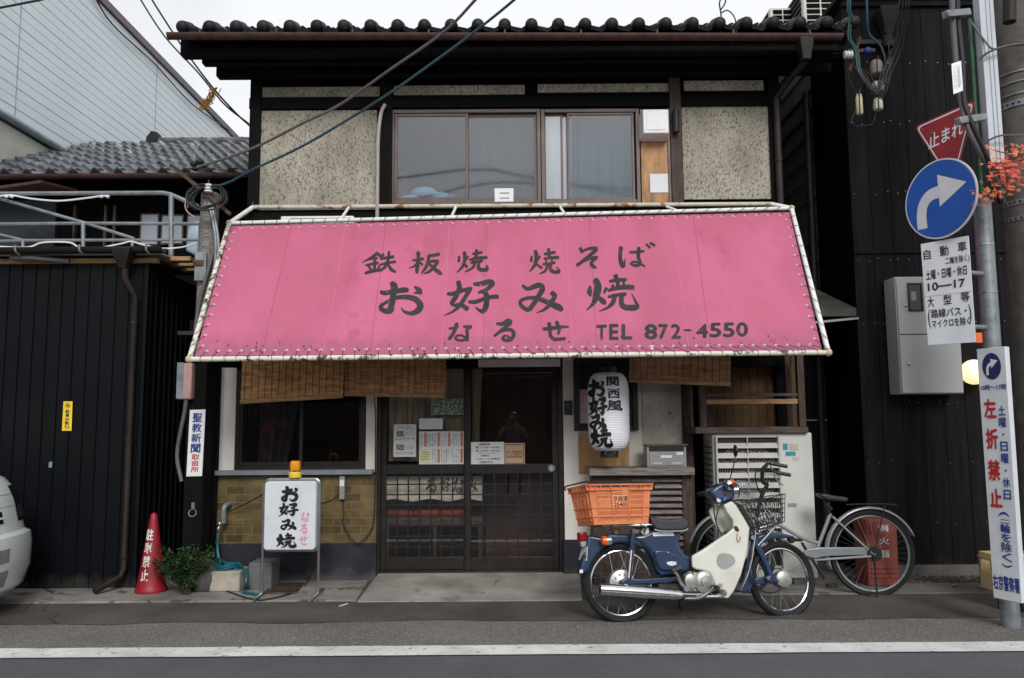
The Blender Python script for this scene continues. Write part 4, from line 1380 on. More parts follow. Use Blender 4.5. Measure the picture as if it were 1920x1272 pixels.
m = MB(); m.box(r[0], r[1], YC, YC + .16, zt + .001, r[3]); m.build('case', K['mid_grey'], pb, bevel=.004)
m = MB(); m.box(r[0] - .012, r[1] + .012, YC - .03, YC + .17, r[3] + .002, r[3] + .012); m.build('lid', M('box lid', (104, 104, 104), .5, .2), pb, bevel=.003)
h_ = r[3] - zt
m = MB(); m.box(r[0] + .02, r[1] - .02, YC - .003, YC - .0005, r[3] - h_ * .26, r[3] - h_ * .05); m.build('slot', K['black_ink'], pb)
m = MB(); m.box(r[0] + .02, r[1] - .02, YC - .01, YC - .0005, zt + h_ * .08, r[3] - h_ * .28); d_ = m.build('flap', K['mid_grey'], pb, bevel=.003)
m = MB(); m.box(r[0] + .12, r[1] - .13, YC - .013, YC - .0105, zt + h_ * .44, zt + h_ * .56); d2_ = m.build('name_plate', K['paper'], d_)
m = MB(); m.box(r[1] - .09, r[1] - .03, YC - .013, YC - .0105, zt + h_ * .58, zt + h_ * .7); m.build('label_strip', K['paper'], d_)
m = MB()
for xx in (r[0] + .05, r[1] - .13):
    m.box(xx, xx + .08, YC - .012, YC - .0105, zt + h_ * .16, zt + h_ * .24)
m.build('embossed_bar', K['louvre'], d_, bevel=.001)
# outdoor air conditioner
YA = 7.08
ac = thing('air_conditioner', P(1430, 1072, YA), 'large pale grey outdoor air conditioning unit behind the scooter and bicycle', 'air conditioner')
r = RC(1340, 812, 1528, 1070, YA)
m = MB()
m.box(r[0], r[1], YA, YA + .36, .075, r[3])
m.build('casing', M('unit casing', (206, 206, 200), .5, vs=3, c2=(196, 196, 190)), ac, bevel=.012)
rl2 = P(1322, 900, YA).x
m = MB()
fx0, fx1 = P(1340, 830, YA).x + .015, P(1457, 900, YA).x
fz0, fz1 = P(1400, 1062, YA).z, P(1400, 820, YA).z
m.box(fx0, fx1, YA - .006, YA - .001, fz0, fz1)
m.build('fan_recess', K['black_ink'], ac)
for zc in (fz1 - .32, fz0 + .3):
    m = MB()
    cc = V(((fx0 + fx1) / 2, YA - .012, zc))
    for k in range(1, 13):
        m.torus(cc, V((1, 0, 0)), V((0, 0, 1)), .022 * k, .0026, 40, 4)
    for k in range(36):
        a = 2 * math.pi * k / 36
        m.tube([cc + V((math.cos(a) * .03, 0, math.sin(a) * .03)), cc + V((math.cos(a + .35) * .265, .001, math.sin(a + .35) * .265))], .0018, 4)
    m.build('fan_guard', K['louvre'], ac)
m = MB()
n = int((fz1 - fz0 - .1) / .086)
for i in range(n):
    z = fz1 - .05 - .086 * i
    m.add([(fx0 - .005, YA - .03, z), (fx1 + .005, YA - .03, z), (fx1 + .005, YA - .058, z - .044), (fx0 - .005, YA - .058, z - .044), (fx0 - .005, YA - .024, z - .004), (fx1 + .005, YA - .024, z - .004), (fx1 + .005, YA - .052, z - .047), (fx0 - .005, YA - .052, z - .047)],
          [(0, 1, 2, 3), (4, 7, 6, 5), (0, 4, 5, 1), (1, 5, 6, 2), (2, 6, 7, 3), (3, 7, 4, 0)])
m.build('louvre', K['louvre'], ac)
m = MB()
m.box(fx0 - .02, fx0 - .004, YA - .06, YA - .001, fz0 - .01, fz1 + .01); m.box(fx1 + .004, fx1 + .02, YA - .06, YA - .001, fz0 - .01, fz1 + .01)
m.box(fx0 - .004, fx1 + .004, YA - .03, YA - .001, fz1 - .004, fz1 + .012); m.box(fx0 - .004, fx1 + .004, YA - .03, YA - .001, fz0 - .012, fz0 + .004)
m.box((fx0 + fx1) / 2 - .004, (fx0 + fx1) / 2 + .004, YA - .05, YA - .02, fz0, fz1)
m.build('louvre_frame', K['louvre'], ac, bevel=.004)
m = MB(); m.pbox(1477, 944, 1494, 951, YA - .003, .002); m.build('grip_slot', K['mid_grey'], ac)
m = MB(); m.pbox(1468, 832, 1477, 844, YA - .003, .002); m.pbox(1473, 847, 1492, 855, YA - .003, .002); m.build('energy_label', M('teal print', (60, 150, 160), .5), ac)
m = MB(); m.pbox(1481, 832, 1497, 845, YA - .003, .002); m.pbox(1486, 857, 1498, 864, YA - .003, .002); m.build('rating_plate', M('beige print', (186, 182, 166), .5), ac)
m = MB()
for i in range(22):                                        # heat exchanger fins on the side
    z = .12 + (r[3] - .2) * i / 22
    m.box(r[0] - .012, r[0] - .002, YA + .04, YA + .33, z, z + .012)
for i in range(4):
    m.box(r[0] - .016, r[0] - .0125, YA + .05 + i * .08, YA + .06 + i * .08, .1, r[3] - .06)
m.build('side_grille', K['black_plastic'], ac)
m = MB()
for xx in (r[0] + .08, r[1] - .2):
    m.box(xx, xx + .12, YA + .03, YA + .33, .02, .074)
m.build('foot', K['grey_block'], ac)
# wooden balustrade box above it
bl = thing('wooden_balustrade', P(1415, 812, 7.0), 'brown wooden window balustrade above the outdoor unit', 'balustrade')
YW = 7.06
pk = [((1311, 805), (1319, 664)), ((1508, 803), (1496, 664))]
m = MB(); r = RC(1304, 801, 1516, 813, YW - .02)
m.box(r[0], r[1], YW - .02, YW + .46, r[2], r[3]); m.build('base_board', K['brown_wood_h'], bl, bevel=.006)
zb_, ztp = r[3], P(1400, 655, YW).z
for u in (1318, 1503):
    x = P(u, 735, YW).x
    MB().box(x - .03, x + .03, YW, YW + .06, zb_, ztp).build('post', K['brown_wood'], bl, bevel=.004)
xa, xb = P(1318, 735, YW).x + .03, P(1503, 735, YW).x - .03
for v0, v1, mt in ((749, 758, K['tan_wood']), (738, 743, K['brown_wood_h'])):
    r = RC(1325, v0, 1496, v1, YW + .02)
    MB().box(xa, xb, YW + .015, YW + .045, r[2], r[3]).build('rail', mt, bl, bevel=.003)
for u in (1330, 1480):
    x = P(u, 760, 7.3).x
    MB().box(x - .025, x + .025, 7.3, 7.35, zb_, ztp).build('rear_post', K['brown_wood'], bl, bevel=.004)
m = MB(); x = P(1311, 735, YW).x
m.box(x - .07, x - .045, YW + .05, YW + .45, zb_, ztp); m.build('side_panel', K['brown_wood'], bl, bevel=.004)

# ================================================================ STANDING SIGN AND THE THINGS AT THE LEFT WINDOW
YS = 6.72
ss_ = thing('standing_sign', G(545, 1112), 'white illuminated box sign on tube legs with black and pink brush lettering', 'sign')
r = RC(495, 903, 592, 1032, YS)
def rrect(x0, x1, z0, z1, rd, y, n=5):
    pts = []
    for cx, cz, a0 in ((x1 - rd, z1 - rd, 0), (x0 + rd, z1 - rd, 90), (x0 + rd, z0 + rd, 180), (x1 - rd, z0 + rd, 270)):
        for k in range(n + 1):
            a = rad(a0 + 90 * k / n)
            pts.append(V((cx + rd * math.cos(a), y, cz + rd * math.sin(a))))
    return pts
m = MB()
m.prism(rrect(r[0], r[1], r[2], r[3], .03, YS + .0), V((0, .15, 0)))
m.build('sign_box', K['sign_white'], ss_, bevel=.008, smooth=50)
m = MB()
loop = rrect(r[0] - .012, r[1] + .012, r[2] - .012, r[3] + .012, .04, YS + .07)
m.tube(loop, .014, 8, True)
m.build('rim', K['steel'], ss_)
m = MB()
for u in (492, 597):
    x = P(u, 1060, YS + .07).x
    for dx, d in ((0, 1),):
        m.tube([(x, YS + .07, r[3] - .02), (x, YS + .07, .04)], .012, 10)
        m.tube([(x - .0, YS - .13, .035), (x, YS + .26, .035)], .012, 8)
m.build('leg', K['steel'], ss_)
sf = quadmap((r[0], YS - .002, r[3]), (r[1], YS - .002, r[3]), (r[1], YS - .002, r[2]), (r[0], YS - .002, r[2]))
def spx(u0, v0, u1, v1):
    return sub(sf, (u0 - 495) / 97, (1032 - v1) / 129, (u1 - 495) / 97, (1032 - v0) / 129)
m = MB()
for key, bx_ in (('o', (526, 911, 559, 942)), ('ko', (521, 943, 560, 969)), ('mi', (526, 973, 557, 995)), ('yaki', (519, 999, 558, 1028))):
    brush_box(m, key, spx(*bx_), V((0, -1, 0)), 1.5)
m.build('lettering', K['black_ink'], ss_, smooth=0)
m = MB()
for key, bx_ in (('na', (564, 960, 580, 979)), ('ru', (563, 982, 577, 1002)), ('se', (562, 1004, 579, 1023))):
    brush_box(m, key, spx(*bx_), V((0, -1, 0)))
m.build('lettering', K['pink_ink'], ss_, smooth=0)
bc = thing('warning_beacon', (P(549, 900, YS).x, YS + .07, r[3]), 'yellow rotating warning beacon sitting on the standing sign', 'beacon')
x = P(549, 900, YS).x
zt0 = r[3] + .026
MB().lathe([(.05, 0), (.052, .005), (.052, .045), (.046, .05)], (x, YS + .07, zt0), (0, 0, 1), 24).build('base', K['yellow'], bc, bevel=.003)
MB().lathe([(.045, .05), (.045, .06)], (x, YS + .07, zt0), (0, 0, 1), 24).build('collar', K['chrome'], bc)
MB().lathe([(.044, .06), (.045, .12), (.042, .136), (.03, .142)], (x, YS + .07, zt0), (0, 0, 1), 24).build('lens', K['amber'], bc, bevel=.003)

# tap, hose, blocks
tp = thing('water_tap', P(421, 965, YF), 'grey standpipe tap on the ochre tiled wall', 'tap')
m = MB()
x = P(421, 965, 7.36).x
z0, z1 = P(421, 985, 7.36).z, P(421, 950, 7.36).z
m.tube(crv([(x + .02, YF - .01, z1 + .01), (x + .015, 7.37, z1 + .012), (x, 7.34, z1 - .02), (x, 7.34, z0 + .02)]), .024, 10)
m.build('pipe', K['galv_dull'], tp)
m = MB()
m.tube([(x - .03, 7.33, z0 + .03), (x - .035, 7.31, z0 - .02), (x - .035, 7.31, z0 - .08)], .012, 8)
m.bar((x - .06, 7.3, z0 - .005), (x - .01, 7.3, z0 + .012), .012, .012)
m.build('spout', K['chrome'], tp)
zb_ = P(420, 1074, 6.98).z
blk = MB().box(P(392, 1090, 6.95).x, P(449, 1090, 6.95).x, 6.95, 7.2, .022, P(420, 1072, 6.95).z).build('concrete_block', K['block'], bevel=.012, label='pale concrete block under the teal hose coil', cat='block')
MB().box(P(466, 1075, 7.05).x, P(509, 1075, 7.05).x, 7.05, 7.3, .022, P(487, 1056, 7.05).z).build('concrete_block', K['grey_block'], bevel=.006, label='grey hollow block behind the legs of the standing sign', cat='block')
m = MB()
zc = P(420, 1072, 6.95).z + .012
cx = P(423, 1068, 7.07).x
pts = [V((x - .035, 7.31, z0 - .07)), V((x - .03, 7.29, z0 - .2)), V((x + .01, 7.25, z0 - .33)), V((x - .0, 7.2, zc + .06))]
for k in range(27):
    a = -.6 + k * .5
    pts.append(V((cx + .115 * math.cos(a), 7.08 + .1 * math.sin(a), zc + .004 * (k // 12) * 4)))
pts += [V((P(460, 1075, 6.9).x, 6.92, zc - .02)), V((P(459, 1095, 6.85).x, 6.88, .1)), V((P(444, 1108, 6.8).x, G(444, 1108).y, .035)), V((P(440, 1118, 6.7).x, G(440, 1118).y, .035)), V((P(478, 1125, 6.6).x, G(478, 1124).y, .033))]
m.tube(crv(pts, 5), .012, 8)
m.build('garden_hose', K['hose'], label='teal garden hose coiled on the pale block and trailing on the ground', cat='hose')
m = MB()
pts = [V((P(490, 1120, 6.6).x, G(490, 1120).y, .03))]
m.tube(crv([P(568, 1097, 6.78).to_3d() * 1 if False else V((P(592, 900, YS + .1).x + .02, YS + .12, r[2] + .1)), V((P(590, 1060, 6.8).x, YS + .14, .3)), G(572, 1098, .03), G(548, 1112, .03), G(500, 1124, .03), G(465, 1122, .03), G(430, 1110, .03), G(398, 1100, .03)], 6), .006, 6)
m.build('power_cord', K['cable'], label='thin black cord trailing from the standing sign past the hose', cat='cord')
m = MB()
m.tube(crv([P(592, 945, 6.85), P(620, 940, 7.3), P(640, 925, 7.42), P(644, 960, 7.42), P(645, 985, 7.4), P(668, 1018, 7.38), P(692, 1000, 7.4), P(702, 960, 7.4), P(704, 800, 7.4), P(702, 740, 7.4)], 6), .006, 6)
m.tube(crv([P(497, 925, 6.85), P(470, 940, 7.3), P(430, 960, 7.4)], 6), .006, 6)
m.build('power_cord', K['cable'], label='black cord looping across the ochre tiles beside the door', cat='cord')
ok = thing('outlet_box', P(641, 935, YF - .03), 'small grey outlet box under the window sill', 'outlet')
m = MB(); m.pbox(636, 893, 646, 937, YF - .06, .045); m.build('case', K['mid_grey'], ok, bevel=.004)
m = MB(); m.pbox(637, 900, 645, 912, YF - .064, .003); m.build('cover', K['white_plastic'], ok)
m = MB()
g0, g1, g2, g3 = G(520, 1094, .03), G(572, 1093, .03), G(557, 1112, .03), G(500, 1113, .03)
f = lambda a, b: (g3.lerp(g2, a)).lerp(g0.lerp(g1, a), b)
for i in range(12):
    m.bar(f((i + .5) / 12, 0), f((i + .5) / 12, 1), .012, .01)
for b in (0.02, .5, .98):
    m.bar(f(0, b), f(1, b), .014, .012)
m.build('drain_grate', K['rust_metal'], label='rusty drain grate set in the concrete under the standing sign', cat='grate')

# ================================================================ LEFT: POST, SHED, CONE, SHRUB
YPo = 7.0
up_ = thing('utility_post', G(363, 1100), 'short wooden utility post painted black below, with tangled cables on top', 'post')
xa, xb = P(346, 850, YPo).x, P(383, 850, YPo).x
xm = (xa + xb) / 2
zt = P(386, 358, YPo).z
zm = P(370, 600, YPo).z
MB().box(xa, xb, YPo, YPo + .18, .0, zm).build('lower_post', K['black_wood'], up_, bevel=.01)
MB().tube([(xm + .02, YPo + .09, zm - .3), (xm + .03, YPo + .09, zt)], [.085, .078], 14).build('upper_post', K['grey_wood'], up_)
m = MB()
m.tube(crv([(xm + .09, YPo + .02, zt - .1), (xm + .12, YPo, zm + .7), (xm + .02, YPo - .05, zm + .15), (xm - .02, YPo - .06, zm - .3), (xm - .05, YPo - .05, 1.95), (xm - .08, YPo - .03, 1.6), (xm - .15, YPo, 1.2), (xm - .1, YPo - .01, .95)], 6), .017, 8)
m.build('conduit', K['cable_grey'], up_)
m = MB()
m.tube(crv([(xm + .06, YPo - .0, zt - .05), (xm + .16, YPo - .02, zt - .5), (xm + .13, YPo - .02, zm + .2), (xm + .03, YPo - .04, zm - .1), (xm + .0, YPo - .04, 2.0)], 6), .013, 8)
m.tube(crv([(xm + .04, YPo - .0, zt - .05), (xm + .14, YPo - .03, zt - .5), (xm + .10, YPo - .03, zm + .2), (xm + .0, YPo - .04, zm - .1)], 6), .013, 8)
m.build('conduit', K['galv_dull'], up_)
m = MB(); m.pbox(365, 472, 386, 526, YPo - .03, .02); m.build('bracket_plate', K['galv'], up_)
m = MB(); m.pbox(362, 488, 380, 497, YPo - .05, .018); m.build('rusty_clamp', K['rust_metal'], up_)
m = MB(); pm = P(362, 948, YPo - .004); m.bar(pm + V((-.014, 0, 0)), pm + V((.014, 0, 0)), .006, .05); m.build('ring_plate', K['galv'], up_)
m = MB(); m.torus(P(361, 962, YPo - .014), V((1, 0, 0)), V((0, .2, 1)).normalized(), .032, .005, 24, 6); m.build('ring', K['steel'], up_)
# rusty arm and insulator
m = MB(); m.bar(P(340, 325, 7.0), P(432, 402, 6.95), .03, .03); m.build('cross_arm', K['rust_metal'], up_)
iz = P(391, 354, 6.95)
m = MB()
for k in range(3):
    m.lathe([(.025, -.012), (.037, -.004), (.037, .006), (.022, .014)], iz + V((0, 0, .028 * (k - 1))), (0, 0, 1), 18)
m.build('insulator', K['porcelain'], up_)
m = MB(); m.tube([iz + V((0, 0, -.09)), iz + V((0, 0, .08))], .007, 6); m.build('insulator_pin', K['rust_metal'], up_)
m = MB()
rg = random.Random(5)
cc = P(388, 370, 6.9)
for k in range(6):
    R_, tx = rg.uniform(.13, .18), rg.uniform(-.4, .4)
    ph = rg.uniform(0, 6)
    ea = V((1, tx, rg.uniform(-.3, .1))).normalized()
    eb = V((rg.uniform(-.1, .3), .3, .85)).normalized()
    pts = [cc + V((rg.uniform(-.01, .01), 0, rg.uniform(-.01, .01))) + ea * R_ * math.cos(ph + i * .4) + eb * R_ * .8 * math.sin(ph + i * .4) for i in range(15)]
    m.tube(crv(pts, 3), .008, 6)
m.build('cable_coil', K['cable'], up_)
m = MB()
m.tube(crv([P(352, 390, 6.9), P(352, 372, 6.9), P(347, 385, 6.9), P(352, 398, 6.9), P(366, 408, 6.9)], 5), .006, 6)
m.build('pale_wire', M('pink wire', (190, 150, 150), .5), up_)
jm = MB()
for u, v, r_ in ((363, 308, .03), (374, 304, .035), (380, 312, .03), (366, 317, .028)):
    jm.ball(P(u, v, 6.98), r_, 8, 6, (1.2, 1, .8))
jm.build('cable_joint', K['cable'], up_)
np_ = thing('newspaper_plate', P(364, 893, YPo - .01), 'white enamel plate with blue and red vertical lettering on the black post', 'sign')
q = [P(356, 769, YPo - .012), P(385, 768, YPo - .012), P(379, 893, YPo - .012), P(349, 894, YPo - .012)]
q[3].x, q[0].x = (q[3].x + q[0].x) / 2 - .006, (q[3].x + q[0].x) / 2 + .006
q[2].x, q[1].x = (q[2].x + q[1].x) / 2 - .006, (q[2].x + q[1].x) / 2 + .006
m = MB(); m.prism(q, V((0, .008, 0))); m.build('plate', K['white_plastic'], np_, bevel=.002)
pf = quadmap(q[0], q[1], q[2], q[3], V((0, -1, 0)), .002)
def column(mb, s, f, a0, a1, b1, b0, off=.02, fill=.9):
    n = len(s)
    for i, ch in enumerate(s):
        t1 = b1 - (b1 - b0) * i / n
        t0 = b1 - (b1 - b0) * (i + fill) / n
        if ch in '・':
            am = (a0 + a1) / 2
            write(mb, ch, sub(f, am - (a1 - a0) * .12, (t0 + t1) / 2 - (t1 - t0) * .12, am + (a1 - a0) * .12, (t0 + t1) / 2 + (t1 - t0) * .12), off)
        else:
            write(mb, ch, sub(f, a0, t0, a1, t1), off)
m = MB(); column(m, '聖教新聞', pf, .2, .82, .95, .335, .025); m.build('lettering', K['ink_blue'], np_, smooth=0)
m = MB(); column(m, '取扱所', pf, .28, .78, .33, .05, .02); m.build('lettering', K['ink_red'], np_, smooth=0)
mt_ = thing('meter_box', P(345, 750, 6.95), 'faded pinkish meter box left of the newspaper plate post', 'meter box')
m = MB(); m.pbox(333, 681, 359, 749, 6.93, .1); m.build('case', K['cardboard_pink'], mt_, bevel=.012)
m = MB(); m.pbox(331, 680, 343, 748, 6.925, .004); m.build('cover_edge', K['galv_dull'], mt_, bevel=.001)
m = MB(); m.pbox(333, 621, 372, 628, 6.9, .16); m.build('lamp_bracket', K['black_plastic'], label='flat dark bracket on the post above the faded meter box', cat='bracket')

# black steel shed
YSh = G(150, 1108).y
sh = thing('steel_shed', (P(100, 1000, YSh).x, YSh, 0), 'black ribbed steel shed with a dark gutter at the left', 'shed')
xr = P(264, 800, YSh).x
zs = P(150, 496, YSh).z
zr = P(362, 512, 8.3).z
m = MB()
m.box(-7.5, xr, YSh, YSh + .02, .03, zs)
m.add([(xr - .02, YSh + .02, .03), (xr, YSh + .02, .03), (xr, 8.6, .03), (xr - .02, 8.6, .03), (xr - .02, YSh + .02, zs), (xr, YSh + .02, zs), (xr, 8.6, zs - .02), (xr - .02, 8.6, zs - .02)],
      [(0, 3, 2, 1), (4, 5, 6, 7), (0, 1, 5, 4), (1, 2, 6, 5), (2, 3, 7, 6), (3, 0, 4, 7)])
x = xr - .03
i = 0
while x > -7.4:
    m.box(x - .011, x, YSh - .014, YSh, .035, zs - .002)
    x -= .122
y = YSh + .08
while y < 8.5:
    m.box(xr, xr + .013, y, y + .02, .035, zs - .02)
    y += .115
m.build('cladding', K['black_steel'], sh, smooth=0)
m = MB(); m.box(xr - .01, xr + .018, YSh - .018, YSh + .018, .03, zs); m.build('corner_trim', K['black_steel'], sh, bevel=.004)
m = MB()
m.box(-7.5, xr + .1, YSh - .03, YSh + .03, zs + .005, zs + .05)
m.build('fascia', K['tan_wood'], sh, bevel=.003)
m = MB()
m.add([(-7.5, YSh - .1, zs + .075), (xr + .15, YSh - .1, zs + .075), (xr + .15, 8.6, zs + .16), (-7.5, 8.6, zs + .16), (-7.5, YSh - .1, zs + .085), (xr + .15, YSh - .1, zs + .085), (xr + .15, 8.6, zs + .17), (-7.5, 8.6, zs + .17)],
      [(0, 3, 2, 1), (4, 5, 6, 7), (0, 1, 5, 4), (1, 2, 6, 5), (2, 3, 7, 6), (3, 0, 4, 7)])
for i in range(70):
    xx = xr + .12 - i * .07
    m.tube([(xx, YSh - .1, zs + .085), (xx, 8.6, zs + .17)], .012, 6)
m.build('roof', M('pale roof sheet', (190, 190, 186), .6, var=.15), sh)
gz = P(100, 472, YSh - .14).z
m = MB(); half_pipe(m, (-7.5, YSh - .15, gz + .03), (P(308, 470, YSh - .15).x, YSh - .15, gz + .03), .055)
m.build('gutter', K['dark_gutter'], sh)
m = MB()
for u in (30, 150, 275):
    x = P(u, 475, YSh - .2).x
    m.tube(crv([(x, YSh - .215, gz + .045), (x, YSh - .212, gz - .005), (x + .01, YSh - .17, gz - .035)], 4), .01, 6)
m.build('gutter_bracket', K['galv'], sh)
hp = P(233, 478, YSh - .15)
m = MB(); m.lathe([(.05, -.13), (.06, -.10), (.105, .0), (.12, .055)], hp, (0, 0, 1), 4, V((1, 1, 0))); m.build('rainwater_head', K['dark_gutter'], sh, bevel=.008)
m = MB()
dx = P(250, 620, YSh - .06).x
m.tube([hp + V((.01, 0, -.12)), hp + V((.01, 0, -.2)), V((dx, YSh - .055, hp.z - .36)), V((dx, YSh - .055, .2)), V((dx - .015, YSh - .08, .13)), V((dx - .13, YSh - .28, .055))], .03, 12)
for v in (607, 825, 1043):
    m.lathe([(.037, -.012), (.037, .012)], (dx, YSh - .055, P(245, v, YSh).z), (0, 0, 1), 14)
m.build('downpipe', M('brown downpipe', (42, 34, 31), .5, var=.15, spec=.3), sh)
m = MB()
for u0, u1, v0, v1, Y in ((300, 357, 481, 489, 7.3), (318, 372, 489, 499, 7.5), (340, 366, 500, 508, 7.7)):
    m.pbox(u0, v0, u1, v1, Y, .12)
m.build('roof_timber', K['tan_wood'], sh, bevel=.003)
m = MB(); m.tube([P(20, 483, YSh - .1), P(60, 484, YSh - .12), P(130, 490, YSh - .06)], .022, 10); m.build('overflow_pipe', K['cable_grey'], sh)
st = thing('parking_sticker', P(125, 808, YSh - .016), 'yellow vertical no parking sticker on the black shed', 'sticker')
q = [P(119, 753, YSh - .016), P(136, 753, YSh - .016), P(134, 808, YSh - .016), P(116, 808, YSh - .016)]
m = MB(); m.prism(q, V((0, .0015, 0))); m.build('sheet', K['yellow'], st, smooth=0)
f = quadmap(*q, V((0, -1, 0)), .0015)
m = MB(); column(m, '駐車お断り', f, .28, .74, .72, .05, .02)
cc = f(.5, .86)
m.torus(cc, V((1, 0, 0)), V((0, 0, 1)), .022, .0022, 20, 5)
m.bar(cc + V((-.013, 0, -.003)), cc + V((.013, 0, -.003)), .002, .009); m.bar(cc + V((-.007, 0, .005)), cc + V((.007, 0, .005)), .002, .008)
m.build('lettering', K['black_ink'], st, smooth=0)
q = [P(92, 866, YSh - .016), P(98, 866, YSh - .016), P(97, 877, YSh - .016), P(91, 877, YSh - .016)]
m = MB(); m.prism(q, V((0, .0015, 0))); m.build('sticker', M('faded sticker', (120, 150, 170), .6), smooth=0, label='tiny faded blue sticker below the yellow one on the shed', cat='sticker')
# cone
cp = G(283, 1114)
ct = P(279, 962, cp.y)
cn = thing('traffic_cone', (cp.x, cp.y, .02), 'red no parking cone with worn white vertical characters beside the shrub', 'cone')
hc = ct.z - .02
def crad(z):
    return .098 * (1 - z / hc) + .025
m = MB()
m.lathe([(.128, 0), (.132, .012), (.126, .03), (.12, .045), (crad(.065), .065)] + [(crad(hc * k / 10), hc * k / 10) for k in range(2, 10)] + [(.027, hc * .975), (.012, hc)], (cp.x, cp.y, .022), (0, 0, 1), 32)
m.build('body', K['cone_red'], cn, smooth=50)
m = MB()
for i, ch in enumerate('駐車禁止'):
    z1 = hc * (.80 - .165 * i)
    z0 = z1 - hc * .145
    def cs(a, b, z0=z0, z1=z1):
        z = z0 + (z1 - z0) * b
        rr = crad(z) + .003
        wd = .07
        th = (a - .5) * wd / max(rr, .05) * 1.0 - .16
        return V((cp.x + rr * math.sin(th), cp.y - rr * math.cos(th), .022 + z))
    write(m, ch, cs, .03)
m.build('lettering', K['cone_white'], cn, smooth=0)
# shrub
sb = thing('leafy_shrub', G(338, 1108), 'low green leafy shrub growing between the cone and the post', 'shrub')
rg = random.Random(9)
m, m2, ms = MB(), MB(), MB()
base = V((P(345, 1095, 6.85).x, 6.86, .03))
for i in range(46):
    a = rg.uniform(0, 2 * math.pi)
    ln_ = rg.uniform(.25, .50)
    tip = base + V((math.cos(a) * rg.uniform(.06, .30) - .02, math.sin(a) * rg.uniform(.04, .16) - .03, ln_ * rg.uniform(.55, 1.0)))
    tip.x = max(tip.x, base.x - .29); tip.x = min(tip.x, base.x + .22)
    pts = crv([base + V((rg.uniform(-.05, .05), rg.uniform(-.04, .04), 0)), base.lerp(tip, .5) + V((0, 0, .06)), tip], 5)
    ms.tube(pts, .0025, 4)
    for k in range(2, len(pts)):
        for _ in range(5):
            c = pts[k] + V((rg.gauss(0, .022), rg.gauss(0, .02), rg.gauss(0, .02)))
            d = V((rg.gauss(0, 1), rg.gauss(0, 1) - .3, rg.gauss(0, .6))).normalized()
            e = d.cross(V((rg.gauss(0, .5), rg.gauss(0, .5), 1))).normalized()
            l_ = rg.uniform(.009, .03)
            w_ = l_ * rg.uniform(.32, .5)
            nn = d.cross(e) * .003
            (m if rg.random() < .6 else m2).add([c - d * l_, c + e * w_ + nn, c + d * l_, c - e * w_ + nn], [(0, 1, 2), (0, 2, 3)])
m.build('leaves', K['leaf'], sb, smooth=0)
m2.build('leaves', K['leaf_dark'], sb, smooth=0)
ms.build('stem', K['stem'], sb)
m = MB(); m.ball((P(378, 1075, 6.95).x, 7.02, .14), .13, 14, 9, (1, .8, 1.2)); m.build('stone', M('dark stone', (84, 84, 84), .9, vs=14, bump=.6, bs=40), label='rough dark stone at the foot of the black post', cat='stone')

# ================================================================ WHITE CAR AT THE LEFT EDGE
car = thing('white_car', (-5.2, 6.0, 0), 'white car parked at the left edge, only its bumper corner showing', 'car')
CY = 5.98
CX = .13
HW = .74
lv = [(.14, -4.16, .05), (.2, -4.10, .03), (.34, -4.065, .0), (.52, -4.06, .0), (.60, -4.075, .0), (.625, -4.12, .015), (.72, -4.14, .02), (.86, -4.17, .035), (.96, -4.21, .06), (1.03, -4.27, .09), (1.08, -4.38, .13), (1.12, -4.62, .17), (1.15, -4.95, .2)]
vs, fs = [], []
NP = 25
lv = [(z, xf + CX, i_) for z, xf, i_ in lv]
for z, xf, ins_ in lv:
    for k in range(NP):
        s = -1 + 2 * k / (NP - 1)
        yy = CY + (HW - ins_) * s
        vs.append(V((xf - .16 * abs(s) ** 2.2 - .22 * max(0, abs(s) - .86) / .14 * max(0, abs(s) - .86) / .14 + .13, yy, z)))
    vs.append(V((-7.5, CY + HW - ins_, z))); vs.append(V((-7.5, CY - HW + ins_, z)))
NQ = NP + 2
for i in range(len(lv) - 1):
    for k in range(NQ):
        l = (k + 1) % NQ
        fs.append((i * NQ + k, i * NQ + l, (i + 1) * NQ + l, (i + 1) * NQ + k))
fs.append([(len(lv) - 1) * NQ + k for k in range(NQ)])
m = MB(); m.add(vs, fs); m.build('body', K['car_white'], car, smooth=30)
m = MB()
m.prism([(-4.75, CY - .66, 1.14), (-5.3, CY - .58, 1.78), (-7.2, CY - .58, 1.78), (-7.48, CY - .66, 1.14)], V((0, 1.24, 0)))
m.build('cabin', K['car_glass'], car, bevel=.05)
m = MB(); m.prism([(-5.26, CY - .59, 1.785), (-5.36, CY - .56, 1.83), (-7.15, CY - .56, 1.83), (-7.22, CY - .59, 1.785)], V((0, 1.14, 0))); m.build('roof_panel', K['car_white'], car, bevel=.02)
def cfront(s, z, off=.004):
    for i in range(len(lv) - 1):
        if lv[i][0] <= z <= lv[i + 1][0]:
            t = (z - lv[i][0]) / (lv[i + 1][0] - lv[i][0])
            xf = lv[i][1] + (lv[i + 1][1] - lv[i][1]) * t
            ins_ = lv[i][2] + (lv[i + 1][2] - lv[i][2]) * t
            break
    e = max(0, abs(s) - .86) / .14
    return V((xf - .16 * abs(s) ** 2.2 - .22 * e * e + .13 + off, CY + (HW - ins_) * s + off * s, z))
def cpatch(mb, s0, s1, z0, z1, off=.004, nu=8, nv=4):
    mb.grid(lambda a, b: cfront(s0 + (s1 - s0) * a, z0 + (z1 - z0) * b, off), nu, nv)
for s0, s1 in ((.62, .90), (-.90, -.62)):
    m = MB(); cpatch(m, s0, s1, .69, .97); h = m.build('headlight', K['car_glass'], car, smooth=60)
    m = MB(); cpatch(m, s0 + .02 if s0 > 0 else s0 + .05, s1 - .05 if s0 > 0 else s1 - .02, .72, .82, .007); m.build('reflector', K['chrome'], h, smooth=60)
m = MB(); cpatch(m, -.27, .27, .70, .79); m.build('grille', K['black_plastic'], car, smooth=60)
